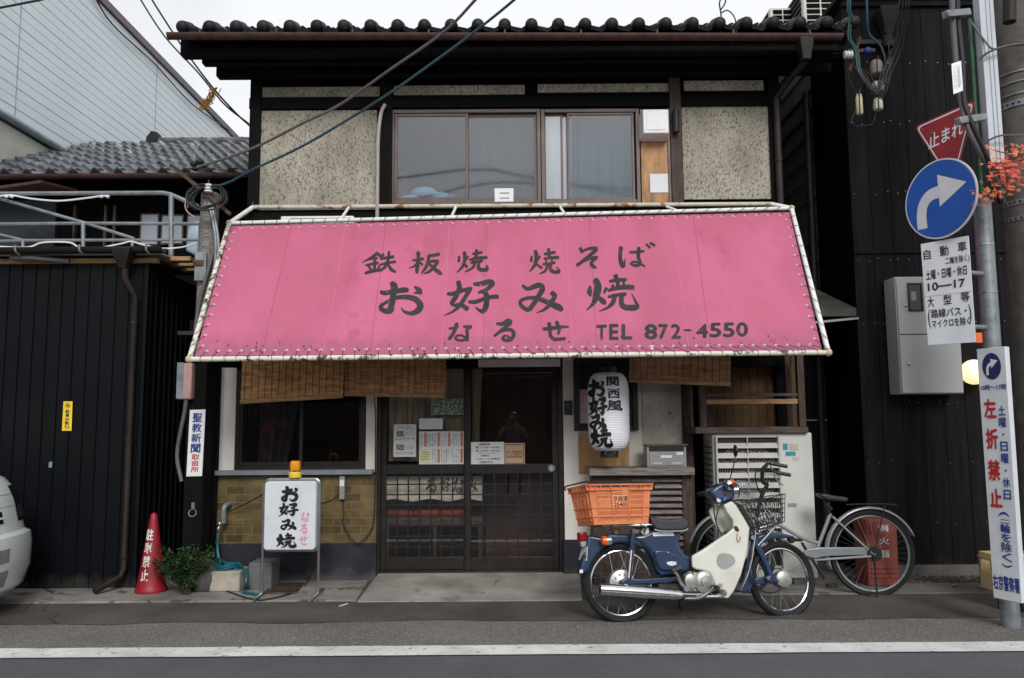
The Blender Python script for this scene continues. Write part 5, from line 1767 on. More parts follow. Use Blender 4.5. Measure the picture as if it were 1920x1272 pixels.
m = MB(); cpatch(m, -.27, .27, .735, .75, .012); m.build('grille_bar', K['car_white'], car, smooth=60)
m = MB(); cpatch(m, -.22, .22, .42, .52); cpatch(m, -.22, .22, .24, .36); m.build('air_intake', K['mid_grey'], car, smooth=60)
m = MB()
cpatch(m, -.97, .97, .905, .909, .0015, 24, 1); cpatch(m, -.97, .97, .815, .819, .0015, 24, 1); cpatch(m, -.99, .99, .205, .209, .0015, 24, 1); cpatch(m, .72, .725, .22, .56, .0015, 1, 8)
m.build('panel_gap', K['mid_grey'], car)
for x in (-4.62, -6.9):
    for sy in (-1, 1):
        wy = CY + sy * (HW - .1)
        m = MB(); m.lathe([(.17, -.08), (.25, -.085), (.275, -.07), (.28, 0), (.275, .07), (.25, .085), (.17, .08)], (x, wy, .28), (0, 1, 0), 32)
        wh = m.build('wheel', K['rubber'], car)
        m = MB(); m.lathe([(.17, -.06), (.16, -.05), (.05, -.03), (.04, -.06)], (x, wy, .28), (0, sy * -1 if False else 1, 0), 24); m.build('rim', K['steel'], wh)

# ================================================================ LEFT BACKGROUND
XW = -6.2
clad = thing('clad_building', (XW - 3, 12, 0), 'tall building clad in pale blue grey boards rising behind the tiled roof', 'building')
zt_ = PX(300, 120, XW).z
zb_ = PX(65, 245, XW).z
m = MB()
n = 19
for i in range(n):
    a, b = zb_ + (zt_ - zb_) * i / n, zb_ + (zt_ - zb_) * (i + 1) / n
    m.box(XW - .3, XW + (.006 if i % 2 else .004), 4.0, 17.8, a, b - .012)
m.box(XW - 7, XW - .01, 4.05, 17.75, zb_ + .02, zt_ - .02)
m.build('cladding', K['clad'], clad, smooth=0)
m = MB()
for y in (9.6, 13.4):
    m.box(XW + .006, XW + .0105, y, y + .012, zb_, zt_)
m.build('joint_strip', M('joint', (150, 164, 176), .6), clad)
m = MB(); m.box(XW - .4, XW + .05, 3.9, 17.9, zt_ + .001, zt_ + .12); m.build('coping', M('brown coping', (112, 100, 100), .6), clad)
m = MB(); m.tube([(XW + .03, 4, zb_ - .05), (XW + .03, 17.8, zb_ - .05)], .05, 12); m.build('flashing', M('flashing', (150, 164, 172), .5), clad)
m = MB(); m.box(XW - 7, XW - .02, 4, 17.7, 0, zb_ - .12); m.build('wall', K['cream_wall'], clad)
m = MB()
pts = [PX(170, -20, XW + .05), PX(210, 45, XW + .05), PX(290, 120, XW + .05), PX(360, 195, XW + .05), PX(430, 245, XW + .05)]
m.tube(crv(pts, 5), .012, 6); m.build('wall_cable', K['cable'], clad)
# tiled house
YT = 8.7
th_ = thing('tiled_house', (-4.3, YT, 0), 'dark low house with a grey wavy tiled roof behind the black shed', 'house')
ze = P(230, 329, YT).z
zr = P(380, 272, 11.6).z
tx1 = HX0 - .1
m = MB(); tile_roof(m, XW + .02, tx1, YT, ze, 11.6, zr, .262, 12, .038, 8, .045)
rf2 = m.build('roof', K['kawara_grey'], th_, smooth=50)
m = MB()
i = 0
x = XW + .02
while x < tx1:
    m.lathe([(.0, -.03), (.04, -.022), (.05, 0), (.048, .1)], (x, YT - .005, ze + .03), (0, 1, .4), 12); x += .262 * (tx1 - XW - .02) / (.262 * round((tx1 - XW - .02) / .262))
m.build('eave_tile_caps', K['kawara'], rf2)
m = MB()
xr0 = P(292, 266, 11.6).x
m.tube([(xr0, 11.6, zr + .05), (tx1 + .05, 11.6, zr + .05)], .065, 12)
for k in range(9):
    xx = xr0 + .1 + k * .3
    m.lathe([(.072, -.012), (.072, .012)], (xx, 11.6, zr + .05), (1, 0, 0), 14)
m.build('ridge_cap', K['kawara_grey'], rf2)
m = MB(); m.prism([V((xr0 - .12, 11.5, zr - .02)), V((xr0 + .05, 11.5, zr - .02)), V((xr0 + .06, 11.5, zr + .17)), V((xr0 - .03, 11.5, zr + .19)), V((xr0 - .10, 11.5, zr + .1))], V((0, .16, 0))); m.build('ridge_end_tile', K['kawara'], rf2, bevel=.01)
m = MB(); half_pipe(m, (XW + .05, YT - .06, ze - .01), (tx1, YT - .06, ze - .01), .05); m.build('gutter', K['copper_paint'], th_)
m = MB()
m.box(XW, tx1 + .1, YT + .5, YT + .6, 0, ze + .2)
m.build('wall', K['dark_wall'], th_)
m = MB(); m.pbox(-60, 376, 103, 475, YT + .44, .05); m.build('metal_panel', M('navy sheet', (46, 52, 62), .6), th_)
for rr in ((265, 403, 295, 458), (304, 405, 341, 456), (352, 405, 374, 456)):
    f_ = MB().pbox(rr[0] - 3, rr[1] - 3, rr[2] + 3, rr[3] + 3, YT + .46, .038).build('window', K['brown_wood'], th_)
    MB().pbox(*rr, YT + .45, .009).build('pane', K['frosted_light'], f_, smooth=0)
for u in (138, 213, 196):
    MB().pbox(u - 2, 385, u + 2, 470, YT + .4, .05).build('pole', K['brown_wood'], th_)
m = MB(); r = RC(-40, 348, 92, 369, 8.25)
m.add([(r[0], 8.1, r[2]), (r[1], 8.1, r[3] - .02), (r[1] + .1, 8.6, r[3] + .03), (r[0], 8.6, r[3]), (r[0], 8.1, r[2] + .03), (r[1], 8.1, r[3] + .01), (r[1] + .1, 8.6, r[3] + .06), (r[0], 8.6, r[3] + .04)],
      [(0, 3, 2, 1), (4, 5, 6, 7), (0, 1, 5, 4), (1, 2, 6, 5), (2, 3, 7, 6), (3, 0, 4, 7)])
m.build('canopy', K['copper_paint'], th_)
m = MB(); m.prism([P(347, 470, 8.2), P(371, 480, 8.2), P(372, 412, 8.2), P(358, 418, 8.2), P(350, 440, 8.2)], V((0, .3, 0))); m.build('plastic_cover', K['blue_tarp'], bevel=.02, label='pale bluish plastic cover bundled beside the utility post', cat='cover')
# pipe railing with white cord on the shed roof
rlg = thing('pipe_railing', P(150, 470, 7.7), 'grey pipe drying rack railing standing on the shed roof', 'railing')
def tp_(name, pts, r_, Y=7.7, mat='galv_dull', n=8):
    m = MB(); m.tube([P(u, v, Y) if not isinstance(u, V) else u for u, v in pts], r_, n); return m.build(name, K[mat], rlg)
tp_('rail', [(-60, 364), (305, 362), (320, 365), (372, 388)], .022)
tp_('rail', [(-60, 421), (150, 419), (375, 420)], .017)
tp_('rail', [(-60, 454), (50, 451), (375, 450)], .015)
tp_('brace', [(-60, 356), (0, 373), (165, 420), (252, 448)], .016)
tp_('brace', [(-60, 424), (0, 440), (50, 452)], .013)
tp_('post', [(321, 363), (321, 481)], .026)
tp_('post', [(156, 418), (156, 468)], .02)
tp_('post', [(43, 451), (43, 468)], .016)
tp_('post', [(248, 447), (248, 470)], .016)
m = MB()
m.tube(crv([P(-30, 372, 7.66), P(10, 367, 7.66), P(25, 367, 7.66), P(60, 373, 7.66), P(110, 377, 7.66), P(160, 372, 7.66), P(190, 368, 7.66), P(205, 368, 7.66)], 5), .009, 6)
m.tube(crv([P(-20, 462, 7.6), P(50, 464, 7.6), P(80, 455, 7.6), P(130, 455, 7.6), P(150, 465, 7.6), P(180, 466, 7.6), P(228, 457, 7.6), P(245, 453, 7.6), P(265, 458, 7.6), P(300, 466, 7.6), P(340, 464, 7.6), P(370, 456, 7.6)], 5), .008, 6)
for u in (12, 22, 190, 202):
    m.ball(P(u, 369, 7.64), .02, 8, 6, (1, 1, .8))
m.build('white_cord', K['white_plastic'], rlg)

# ================================================================ OVERHEAD WIRES
def wire(label, pts, r_, mat, k=8):
    c = crv(pts, k)
    far = pts[-1] + (pts[-1] - pts[-2]) * 12          # on towards the next pole, out of the picture
    m = MB(); m.tube(c + [c[-1].lerp(far, .5), far], r_, 6)
    return m.build('overhead_wire', K[mat], label=label, cat='wire', group='overhead wires')
wire('grey overhead wire sagging from the post at left to the top of the picture', [P(365, 316, 6.98), P(470, 280, 6.8), P(570, 230, 6.55), P(640, 195, 6.4), P(730, 132, 6.1), P(830, 62, 5.8), P(893, -2, 5.5), P(960, -80, 5.1)], .012, 'cable_grey')
wire('teal and blue overhead wire below the grey one, from the insulator', [P(398, 352, 6.95), P(430, 342, 6.9), P(475, 318, 6.75), P(560, 278, 6.5), P(640, 232, 6.3), P(735, 172, 6.0), P(820, 112, 5.8), P(890, 60, 5.6), P(970, -5, 5.3), P(1040, -70, 5.0)], .0105, 'cable_blue')
wire('upper black wire running down to the left house corner', [P(468, 236, 7.3), P(440, 210, 7.4), P(395, 160, 7.5), P(340, 85, 7.6), P(285, 0, 7.7), P(240, -75, 7.8)], .010, 'cable')
wire('lower black wire beside the upper one, left of the eaves', [P(466, 232, 7.32), P(420, 195, 7.5), P(370, 135, 7.6), P(310, 70, 7.7), P(262, -3, 7.8), P(220, -75, 7.9)], .009, 'cable')
wire('short black wire crossing the top left corner', [P(-60, 26, 7), P(0, 15, 7), P(95, -4, 7), P(150, -18, 7)], .011, 'cable')
m = MB()
rg = random.Random(4)
for k in range(14):
    pts = []
    for j in range(6):
        t = j / 5
        pts.append(P(402 - 22 * t + rg.gauss(0, 5), 168 + 38 * t + rg.gauss(0, 4), 7.45 + rg.uniform(-.05, .05)))
    m.tube(crv(pts, 4), .004, 4)
m.build('tangled_net', K['net'], label='tangled scrap of yellow net caught on the black wires', cat='net')
an = thing('roof_wire', P(1352, 55, 6.9), 'bent black wire loops standing up from the eaves', 'wire')
m = MB()
m.tube(crv([P(1350, 70, 6.85), P(1352, 30, 6.85), P(1349, 5, 6.85), P(1358, -8, 6.85), P(1360, 5, 6.85), P(1352, 18, 6.85)], 5), .007, 6)
m.tube(crv([P(1353, 24, 6.85), P(1365, 20, 6.85), P(1378, 35, 6.85), P(1381, 62, 6.85)], 5), .006, 6)
m.build('loop', K['cable'], an)
# condensers on a far roof
far = thing('far_building', (P(1520, 0, 15).x, 15, 0), 'pale flat roofed building far behind the restaurant roof', 'building')
def condenser(u0, v0, u1, v1, Y, label, rows, cols):
    r = RC(u0, v0, u1, v1, Y)
    o = thing('rooftop_condenser', ((r[0] + r[1]) / 2, Y, r[2] - 1), label, 'air conditioner', 'condensers on the far roof')
    MB().box(r[0], r[1], Y, Y + 1.2, r[2] - 1.0, r[3]).build('casing', K['off_white'], o, bevel=.03)
    m = MB()
    for i in range(cols):
        for j in range(rows):
            w_, h_ = (r[1] - r[0] - .1) / cols, (r[3] - r[2] - .06) / rows
            m.box(r[0] + .06 + w_ * i, r[0] + .06 + w_ * (i + .88), Y - .012, Y - .002, r[2] + .03 + h_ * j, r[2] + .03 + h_ * (j + .74))
    m.build('grille', K['dark_wall'], o)
    m = MB()
    for j in range(rows):
        h_ = (r[3] - r[2] - .06) / rows
        m.box(r[0] - .012, r[0] - .002, Y + .1, Y + 1.1, r[2] + .03 + h_ * j, r[2] + .03 + h_ * (j + .74))
    m.build('side_grille', K['dark_wall'], o)
condenser(1506, -30, 1572, 50, 14, 'taller white rooftop condenser with many dark slots', 7, 2)
condenser(1444, 14, 1492, 60, 14.6, 'lower white rooftop condenser half hidden by the eaves', 4, 2)
r = RC(1400, 66, 1640, 120, 15)
MB().box(r[0], r[1] + 1, 13.9, 18, 0, P(1500, 78, 14).z).build('wall', K['cream_wall'], far)

# ================================================================ RIGHT: CHARRED BOARD HOUSE, GAP, HOOD
X0 = P(1608, 600, YF).x
tb = thing('charred_house', (5.2, YF, 0), 'building at right clad in dark charred vertical boards', 'house')
zc_ = P(1720, 14, YF).z
zband = P(1720, 472, YF).z
m = MB()
x = X0
rg = random.Random(8)
while x < 9.5:
    w_ = rg.choice((.17, .19, .19, .2))
    d = rg.uniform(0, .004)
    m.box(x, x + w_ - .005, YF + d, YF + .02 + d, zband + .02, zc_)
    d = rg.uniform(0, .004)
    m.box(x, x + w_ - .005, YF + .004 + d, YF + .024 + d, .12, zband - .02)
    x += w_
m.build('boards', K['char_wood'], tb, smooth=0)
m = MB(); m.box(X0 - .002, 9.5, YF + .026, YF + .12, .0, zc_ - .002); m.box(X0 - .002, X0 + .1, YF + .12, 8.3, 0, zc_ - .01); m.build('wall', K['dark_wall'], tb)
m = MB(); m.box(X0 - .006, 9.5, YF - .012, YF + .024, zband - .018, zband + .018); m.build('trim', K['char_wood'], tb, bevel=.003)
m = MB(); m.box(X0 - .006, 9.5, YF - .03, YF + .02, zc_ + .002, zc_ + .07); m.box(X0 - .05, 9.5, YF - .07, 8.4, zc_ + .072, zc_ + .12); m.build('coping', K['char_wood'], tb, bevel=.004)
m = MB(); m.box(X0 - .01, 9.5, YF - .006, YF + .024, .02, .118); m.build('base_board', K['concrete_dark'], tb)
m = MB()
rg = random.Random(77)
for z in (.5, 1.05, 1.6, 2.35, 2.95, 3.6, 4.3, 4.9):
    x = X0 + .05
    while x < 6.2:
        if rg.random() < .75:
            m.lathe([(.005, 0), (.004, .003)], (x + rg.uniform(-.02, .02), YF - .0005, z + rg.uniform(-.02, .02)), (0, -1, 0), 6)
        x += .095
m.build('nail_heads', K['steel'], tb)
# rainwater head of the charred building, seen at its top left corner
q = P(1662, 30, YF - .1)
m = MB(); m.lathe([(.06, -.2), (.07, -.12), (.12, 0), (.13, .06)], q, (0, 0, 1), 4, V((1, 1, 0))); m.tube([q + V((0, 0, -.18)), q + V((0, 0, -.32))], .045, 10); m.build('rainwater_head', K['dark_gutter'], tb, bevel=.01)
m = MB(); m.pbox(1608, 74, 1682, 82, YF - .08, .07); m.build('shelf_bracket', K['dark_gutter'], tb)
sd_ = thing('sided_house', (X0 + .05, 9.6, 0), 'grey brown lap sided wall in the gap behind the charred boards', 'house')
m = MB()
z = 0
i = 0
while z < 6.9:
    y8 = max(8.32, 6.9 + (z + .235 - ZE + .08) / .45)
    m.add([(X0 + .02, y8, z), (X0 + .02, 12.4, z), (X0 + .035, 12.4, z + .235), (X0 + .035, y8, z + .235), (X0 + .3, y8, z), (X0 + .3, 12.4, z), (X0 + .3, 12.4, z + .235), (X0 + .3, y8, z + .235)],
          [(0, 3, 2, 1), (4, 5, 6, 7), (0, 1, 5, 4), (1, 2, 6, 5), (2, 3, 7, 6), (3, 0, 4, 7)])
    z += .24
m.build('cladding', K['siding'], sd_, smooth=0)
m = MB(); m.tube([(X0 - .03, 8.38, 5.0), (X0 - .03, 8.38, .05)], .038, 12)
for v in (210, 440, 690):
    m.lathe([(.046, -.01), (.046, .01)], (X0 - .03, 8.38, P(1555, v, 8.4).z), (0, 0, 1), 14)
m.build('downpipe', M('violet grey pipe', (62, 60, 66), .45, .1), sd_)
m = MB(); m.box(HX1, X0 + .02, 11.9, 12.1, 0, 7); m.build('end_wall', K['dark_wall'], sd_)
hdn = thing('exhaust_hood', P(1550, 590, 7.7), 'dark sloping metal exhaust hood in the gap behind the awning corner', 'hood')
a0, a1 = P(1486, 590, 7.5), P(1602, 584, 7.5)
b0, b1 = P(1490, 548, 7.9), P(1565, 552, 7.9)
m = MB()
zl = a0.z
m.add([(a0.x, 7.45, zl - .03), (a1.x, 7.45, zl - .03), (a1.x, 8.2, zl - .03), (a0.x, 8.2, zl - .03), (a0.x, 7.45, zl + .05), (a1.x, 7.45, zl + .05), (a1.x, 8.2, zl + .05), (a0.x, 8.2, zl + .05)],
      [(0, 3, 2, 1), (0, 1, 5, 4), (1, 2, 6, 5), (2, 3, 7, 6), (3, 0, 4, 7)])
m.add([(a0.x, 7.45, zl + .05), (a1.x, 7.45, zl + .05), (a1.x, 8.2, zl + .05), (a0.x, 8.2, zl + .05), (a0.x + .05, 7.8, zl + .3), (a1.x - .25, 7.8, zl + .3), (a1.x - .25, 8.1, zl + .3), (a0.x + .05, 8.1, zl + .3)],
      [(4, 5, 6, 7), (0, 1, 5, 4), (1, 2, 6, 5), (2, 3, 7, 6), (3, 0, 4, 7)])
m.build('shell', M('hood metal', (74, 72, 68), .6, .3, var=.2), hdn, bevel=.006)
m = MB(); m.bar((a0.x + .15, 7.42, zl - .09), (a1.x, 7.42, zl - .05), .012, .02); m.build('front_bar', K['steel'], hdn)
# meter cabinet
mc = thing('meter_cabinet', P(1740, 738, YF - .2), 'tall pale grey two door meter cabinet on the charred boards', 'meter cabinet')
r = RC(1683, 519, 1800, 739, YF - .22)
zmid = P(1740, 628, YF - .22).z
m = MB(); m.box(r[0], r[1], YF - .22, YF - .006, r[2], r[3]); m.build('case', K['grey_box'], mc, bevel=.006)
for a, b in ((r[2] + .008, zmid - .005), (zmid + .005, r[3] - .008)):
    d = MB().box(r[0] + .008, r[1] - .008, YF - .238, YF - .2215, a, b).build('door', K['grey_box'], mc, bevel=.004)
    MB().lathe([(.013, 0), (.013, .008), (.006, .012)], (r[0] + .08, YF - .238, a + (b - a) * (.5 if a < zmid else .5)), (0, -1, 0), 16).build('lock', K['steel'], d)
    if a > zmid:
        q = RC(1702, 531, 1730, 584, YF - .24)
        f_ = MB()
        f_.box(q[0], q[0] + .015, YF - .25, YF - .2385, q[2], q[3]); f_.box(q[1] - .015, q[1], YF - .25, YF - .2385, q[2], q[3])
        f_.box(q[0] + .015, q[1] - .015, YF - .25, YF - .2385, q[2], q[2] + .015); f_.box(q[0] + .015, q[1] - .015, YF - .25, YF - .2385, q[3] - .015, q[3])
        f_.build('window_frame', K['black_plastic'], d, bevel=.003)
        MB().box(q[0] + .015, q[1] - .015, YF - .2405, YF - .2385, q[2] + .015, q[3] - .015).build('dark_pane', K['car_glass'], d)
        MB().box(q[0] + .03, q[1] - .06, YF - .243, YF - .241, q[2] + .1, q[3] - .08).build('meter_face', K['mid_grey'], d)
# globe lamp
gl = thing('globe_lamp', P(1824, 698, YF - .1), 'round lit globe wall lamp behind the tall vertical sign', 'lamp')
gp = P(1826, 698, YF - .12)
m = MB(); m.ball(gp, .115, 24, 14); m.build('globe', K['lit'], gl, smooth=80)
m = MB(); m.lathe([(.05, 0), (.05, .03), (.03, .04)], (gp.x, YF - .002, gp.z), (0, -1, 0), 20); m.build('base', K['mid_grey'], gl)
# extinguisher box, bottle crate, dead leaf
fb = thing('fire_extinguisher_box', P(1655, 1112, 7.0), 'red steel fire extinguisher box standing behind the bicycle wheel', 'extinguisher box')
YE = 7.0
r = RC(1626, 974, 1684, 1105, YE)
m = MB(); m.box(r[0], r[1], YE, YE + .26, .022, r[3]); m.build('case', K['brick_red'], fb, bevel=.008)
m = MB()
for i in range(3):
    z = .022 + (r[3] - .022) * (.12 + .07 * i)
    m.box(r[0] + .02, r[1] - .02, YE - .008, YE - .001, z, z + .022)
m.build('rib', K['brick_red'], fb, bevel=.006)
f = quadmap((r[0], YE - .002, r[3]), (r[1], YE - .002, r[3]), (r[1], YE - .002, .022), (r[0], YE - .002, .022))
m = MB(); column(m, '消火器', f, .38, .74, .92, .34, .025, .55); m.build('lettering', K['sign_white'], fb, smooth=0)
bk = thing('bottle_crate', G(1850, 1108), 'cream plastic bottle crate behind the foot of the vertical sign', 'crate')
r = RC(1862, 1040, 1950, 1112, 6.75)
m = MB()
zz0, zz1 = .022, r[3]
yy = 6.75
m.box(r[0], r[1], yy, yy + .2, zz0, zz0 + .02)
hh = zz1 - zz0
m.box(r[0], r[1], yy, yy + .014, zz0 + .02, zz0 + hh * .5); m.box(r[0], r[1], yy, yy + .014, zz0 + hh * .82, zz1)
m.box(r[0], r[0] + .05, yy, yy + .014, zz0 + hh * .5, zz0 + hh * .82); m.box(r[0] + .2, r[1], yy, yy + .014, zz0 + hh * .5, zz0 + hh * .82)
m.box(r[0], r[0] + .014, yy + .014, yy + .2, zz0 + .02, zz0 + hh * .5); m.box(r[0], r[0] + .014, yy + .014, yy + .2, zz0 + hh * .8, zz1); m.box(r[0], r[0] + .014, yy + .014, yy + .04, zz0 + hh * .5, zz0 + hh * .8); m.box(r[0], r[0] + .014, yy + .16, yy + .2, zz0 + hh * .5, zz0 + hh * .8); m.box(r[0] - .006, r[0] - .0005, yy + .0, yy + .2, zz0 + hh * .84, zz0 + hh * .9); m.box(r[1] - .014, r[1], yy + .014, yy + .2, zz0 + .02, zz1)
m.box(r[0], r[1], yy + .186, yy + .2, zz0 + .02, zz1); m.box(r[0] - .008, r[1] + .008, yy - .008, yy - .001, zz1 - .03, zz1 - .005)
m.build('case', K['bottle_crate'], bk, bevel=.003)
for k in range(2):
    b = thing('beer_bottle', (r[0] + .10 + .1 * k, yy + .08, zz0 + .02), ('left' if k == 0 else 'right') + ' brown bottle standing inside the cream crate', 'bottle', 'bottles in the cream crate')
    m = MB(); m.lathe([(.034, 0), (.036, .01), (.036, .12), (.03, .15), (.014, .185), (.014, .22)], (r[0] + .10 + .1 * k, yy + .08, zz0 + .021), (0, 0, 1), 20); m.build('bottle_glass', K['vinyl'], b)
    m = MB(); m.lathe([(.0368, .05), (.0368, .10)], (r[0] + .10 + .1 * k, yy + .08, zz0 + .021), (0, 0, 1), 20); m.build('paper_label', K['paper'], b)
m = MB()
c = G(1792, 1099, .026)
m.add([c + V(p) for p in ((-.04, 0, .004), (-.01, .03, .012), (.03, .02, .0), (.05, -.01, .016), (.01, -.02, .004), (-.02, -.025, .014))], [(0, 1, 5), (1, 2, 5), (2, 4, 5), (2, 3, 4)])
m.build('fallen_leaf', M('dry leaf', (176, 128, 84), .7, var=.2), label='single dry brown leaf on the ground right of the bicycle', cat='leaf', smooth=0)
m = MB(); m.bar(G(636, 1137, .012), G(652, 1132, .016), .012, .004); m.build('litter_scrap', K['paper'], label='small pale scrap of litter on the ground before the door', cat='litter', smooth=0)

# ================================================================ RIGHT: POLES AND ROAD SIGNS
YPl = 5.72
sp = thing('steel_pole', G(1893, 1156), 'galvanised steel sign pole with the traffic signs clamped to it', 'pole')
pt, pb_ = P(1882, 372, YPl), P(1894, 1152, YPl)
px_ = pb_.x + .0
m = MB(); m.tube([(px_, YPl, .0), (px_, YPl, pt.z)], .062, 20); m.build('shaft', K['galv'], sp)
for v in (549, 460):
    m = MB(); m.lathe([(.066, -.004), (.066, .004)], (px_, YPl, P(1888, v, YPl).z), (0, 0, 1), 20); m.build('band', K['steel'], sp)
for v in (515, 615, 388):
    m = MB(); z = P(1850, v, YPl).z; m.tube([(P(1800, v, YPl).x, YPl - .08, z), (px_ - .03, YPl - .02, z)], .018, 10); m.build('arm', K['galv_dull'], sp)
dk = thing('dark_pole', G(1873, 1150), 'dark grey pole just behind the galvanised sign pole', 'pole')
m = MB(); xq = P(1845, 500, 6.2).x; m.tube([(xq + .02, 6.2, 0), (xq + .02, 6.2, P(1840, 385, 6.2).z)], .08, 16); m.build('shaft', M('dark pole', (52, 54, 58), .6, .1, var=.15), dk)
YCp = 6.0
cpl = thing('concrete_pole', (P(1940, 300, YCp).x, YCp, 0), 'big concrete utility pole with steel bands at the right edge', 'pole')
xc = P(1874, 180, YCp).x + .185
m = MB(); m.tube([(xc, YCp, 0), (xc, YCp, 7.5)], [.2, .175], 28); m.build('shaft', K['pole_concrete'], cpl)
for v, h_ in ((205, .05), (188, .012), (166, .012), (148, .012), (385, .04), (415, .03)):
    m = MB(); m.lathe([(.196, -h_ / 2), (.196, h_ / 2)], (xc, YCp, P(1900, v, YCp).z), (0, 0, 1), 28); b = m.build('steel_band', K['galv'], cpl)
    if h_ >= .03:
        m = MB()
        z = P(1900, v, YCp).z
        for k in range(30):
            a = 2 * math.pi * k / 30
            m.obox((xc + .197 * math.cos(a), YCp + .197 * math.sin(a), z), V((-math.sin(a), math.cos(a), 0)) * .008, V((math.cos(a), math.sin(a), 0)) * .0015, V((0, 0, .007)))
        m.build('band_holes', K['black_ink'], b)
m = MB(); z0, z1 = P(1865, 308, YCp - .2).z, P(1840, -40, YCp - .2).z
xg = P(1862, 200, YCp - .2).x
m.box(xg - .075, xg + .035, YCp - .24, YCp - .16, z0, 7.4); m.box(xg - .03, xg - .02, YCp - .246, YCp - .241, z0, 7.4); m.box(xg + .0, xg + .01, YCp - .246, YCp - .241, z0, 7.4)
m.build('cable_cover', M('cable guard', (186, 192, 200), .5, .2, vs=2, c2=(170, 176, 184)), cpl, bevel=.01)
m = MB(); m.tube([P(1893, -20, YCp - .3), P(1893, 42, YCp - .3)], .045, 14); m.build('end_cap_pipe', K['dark_gutter'], cpl)
m = MB()
m.tube(crv([P(1820, 40, 5.8), P(1845, 75, 5.75), P(1862, 92, 5.7), P(1890, 86, 5.7), P(1960, 82, 5.75)], 5), .008, 6)
m.tube(crv([P(1835, 112, 5.75), P(1858, 96, 5.7), P(1900, 84, 5.7), P(1960, 82, 5.75)], 5), .009, 6)
m.tube(crv([P(1840, 272, 5.75), P(1870, 256, 5.7), P(1900, 254, 5.7), P(1960, 254, 5.75)], 5), .007, 6)
m.build('tie_wire', K['cable_grey'], cpl)
# cables running down to the poles
def cable(label, pts, r_, mat):
    m = MB(); m.tube(crv(pts, 7), r_, 8)
    return m.build('pole_cable', K[mat], label=label, cat='cable', group='cables on the right-hand poles')
cable('thick violet grey cable passing behind the white tag', [P(1785, -30, 5.45), P(1786, 30, 5.45), P(1792, 110, 5.45), P(1800, 180, 5.45), P(1815, 240, 5.42), P(1840, 290, 5.45), P(1870, 345, 5.55), P(1880, 380, 5.75)], .019, 'cable_grey')
cable('black cable twisted beside the thick grey cable', [P(1794, -30, 5.47), P(1797, 40, 5.47), P(1805, 120, 5.45), P(1808, 190, 5.42), P(1826, 240, 5.4), P(1852, 300, 5.45), P(1867, 340, 5.55), P(1875, 380, 5.75)], .017, 'cable')
cable('green cable running straight down left of the cable guard', [P(1818, 36, 5.85), P(1824, 120, 5.85), P(1829, 200, 5.85), P(1836, 300, 5.85), P(1840, 380, 5.9)], .016, 'cable_green')
cable('thin black cable between the green cable and the guard', [P(1826, 10, 5.88), P(1836, 120, 5.88), P(1846, 240, 5.88), P(1855, 340, 5.9)], .012, 'cable')
m = MB()
for (u, v), (u2, v2) in (((1772, 28), (1815, 24)), ((1795, 228), (1846, 220))):
    m.bar(P(u, v, 5.38), P(u2, v2, 5.5), .05, .05)
m.build('pole_clamp', K['galv'], sp, bevel=.006)
tg = thing('cable_tag', P(1796, 172, 5.66), 'white plastic tag hanging on the cables above the stop sign', 'tag')
q = [P(1784, 120, 5.38), P(1802, 114, 5.38), P(1806, 170, 5.36), P(1788, 177, 5.36)]
m = MB(); m.prism(q, V((0, .004, 0))); m.build('plate', K['white_plastic'], tg, bevel=.001)
f = quadmap(*q, V((0, -1, 0)), .0015)
m = MB(); text_rows(m, f, .5, .15, .85, .9, 3, True, .5); text_rows(m, f, .12, .1, .42, .9, 14, False, .25); m.build('print', K['paper_grey'], tg, smooth=0)
# ---- stop sign
def plate_axes(yaw, roll=0.0, pitch=0.0):
    e1 = V((math.cos(yaw), -math.sin(yaw), 0))
    n = V((-math.sin(yaw), -math.cos(yaw), 0))
    e2 = V((0, 0, 1))
    a = e1 * math.cos(roll) + e2 * math.sin(roll)
    b = e2 * math.cos(roll) - e1 * math.sin(roll)
    return a, b, n
stp = thing('stop_sign', P(1780, 300, 5.85), 'red inverted triangle stop sign partly hidden by the blue arrow sign', 'sign')
tl, tr = P(1714, 238, 6.0), P(1830, 186, 5.56)
bt = P(1787, 352, 5.72)
ctr = (tl + tr + bt) / 3
n_ = (tr - tl).cross(tl - bt).normalized()
if n_.y > 0:
    n_ = -n_
def tri(scale, rd, off):
    cs = [ctr + (p - ctr) * scale for p in (tl, tr, bt)]
    pts = []
    for i in range(3):
        a, b, c = cs[i - 1], cs[i], cs[(i + 1) % 3]
        d1, d2 = (a - b).normalized(), (c - b).normalized()
        for k in range(6):
            t = k / 5
            pts.append((b + d1 * rd).lerp(b, t).lerp(b.lerp(b + d2 * rd, t), t) + n_ * off)
    return pts
m = MB(); m.prism(tri(1, .05, 0), -n_ * .004); m.build('plate', K['sign_red'], stp, smooth=0)
m = MB()
o1, o2 = tri(.93, .045, .002), tri(.87, .042, .002)
k = len(o1)
m.add(o1 + o2, [(i, (i + 1) % k, k + (i + 1) % k, k + i) for i in range(k)])
m.build('border', K['sign_white'], stp, smooth=0)
m = MB()
write(m, '止まれ', lambda a, b: PN(1741 + 64 * a, 281 - 29 * a - 28 * (b if True else 0) + 0, ctr + n_ * .003, n_), .022)
m.build('lettering', K['sign_white'], stp, smooth=0)
m = MB()
for p in (tl, tr, bt):
    for s in (.45, .72):
        m.ball(ctr + (p - ctr) * s + n_ * .003, .006, 6, 4)
m.build('rivet', K['steel'], stp)
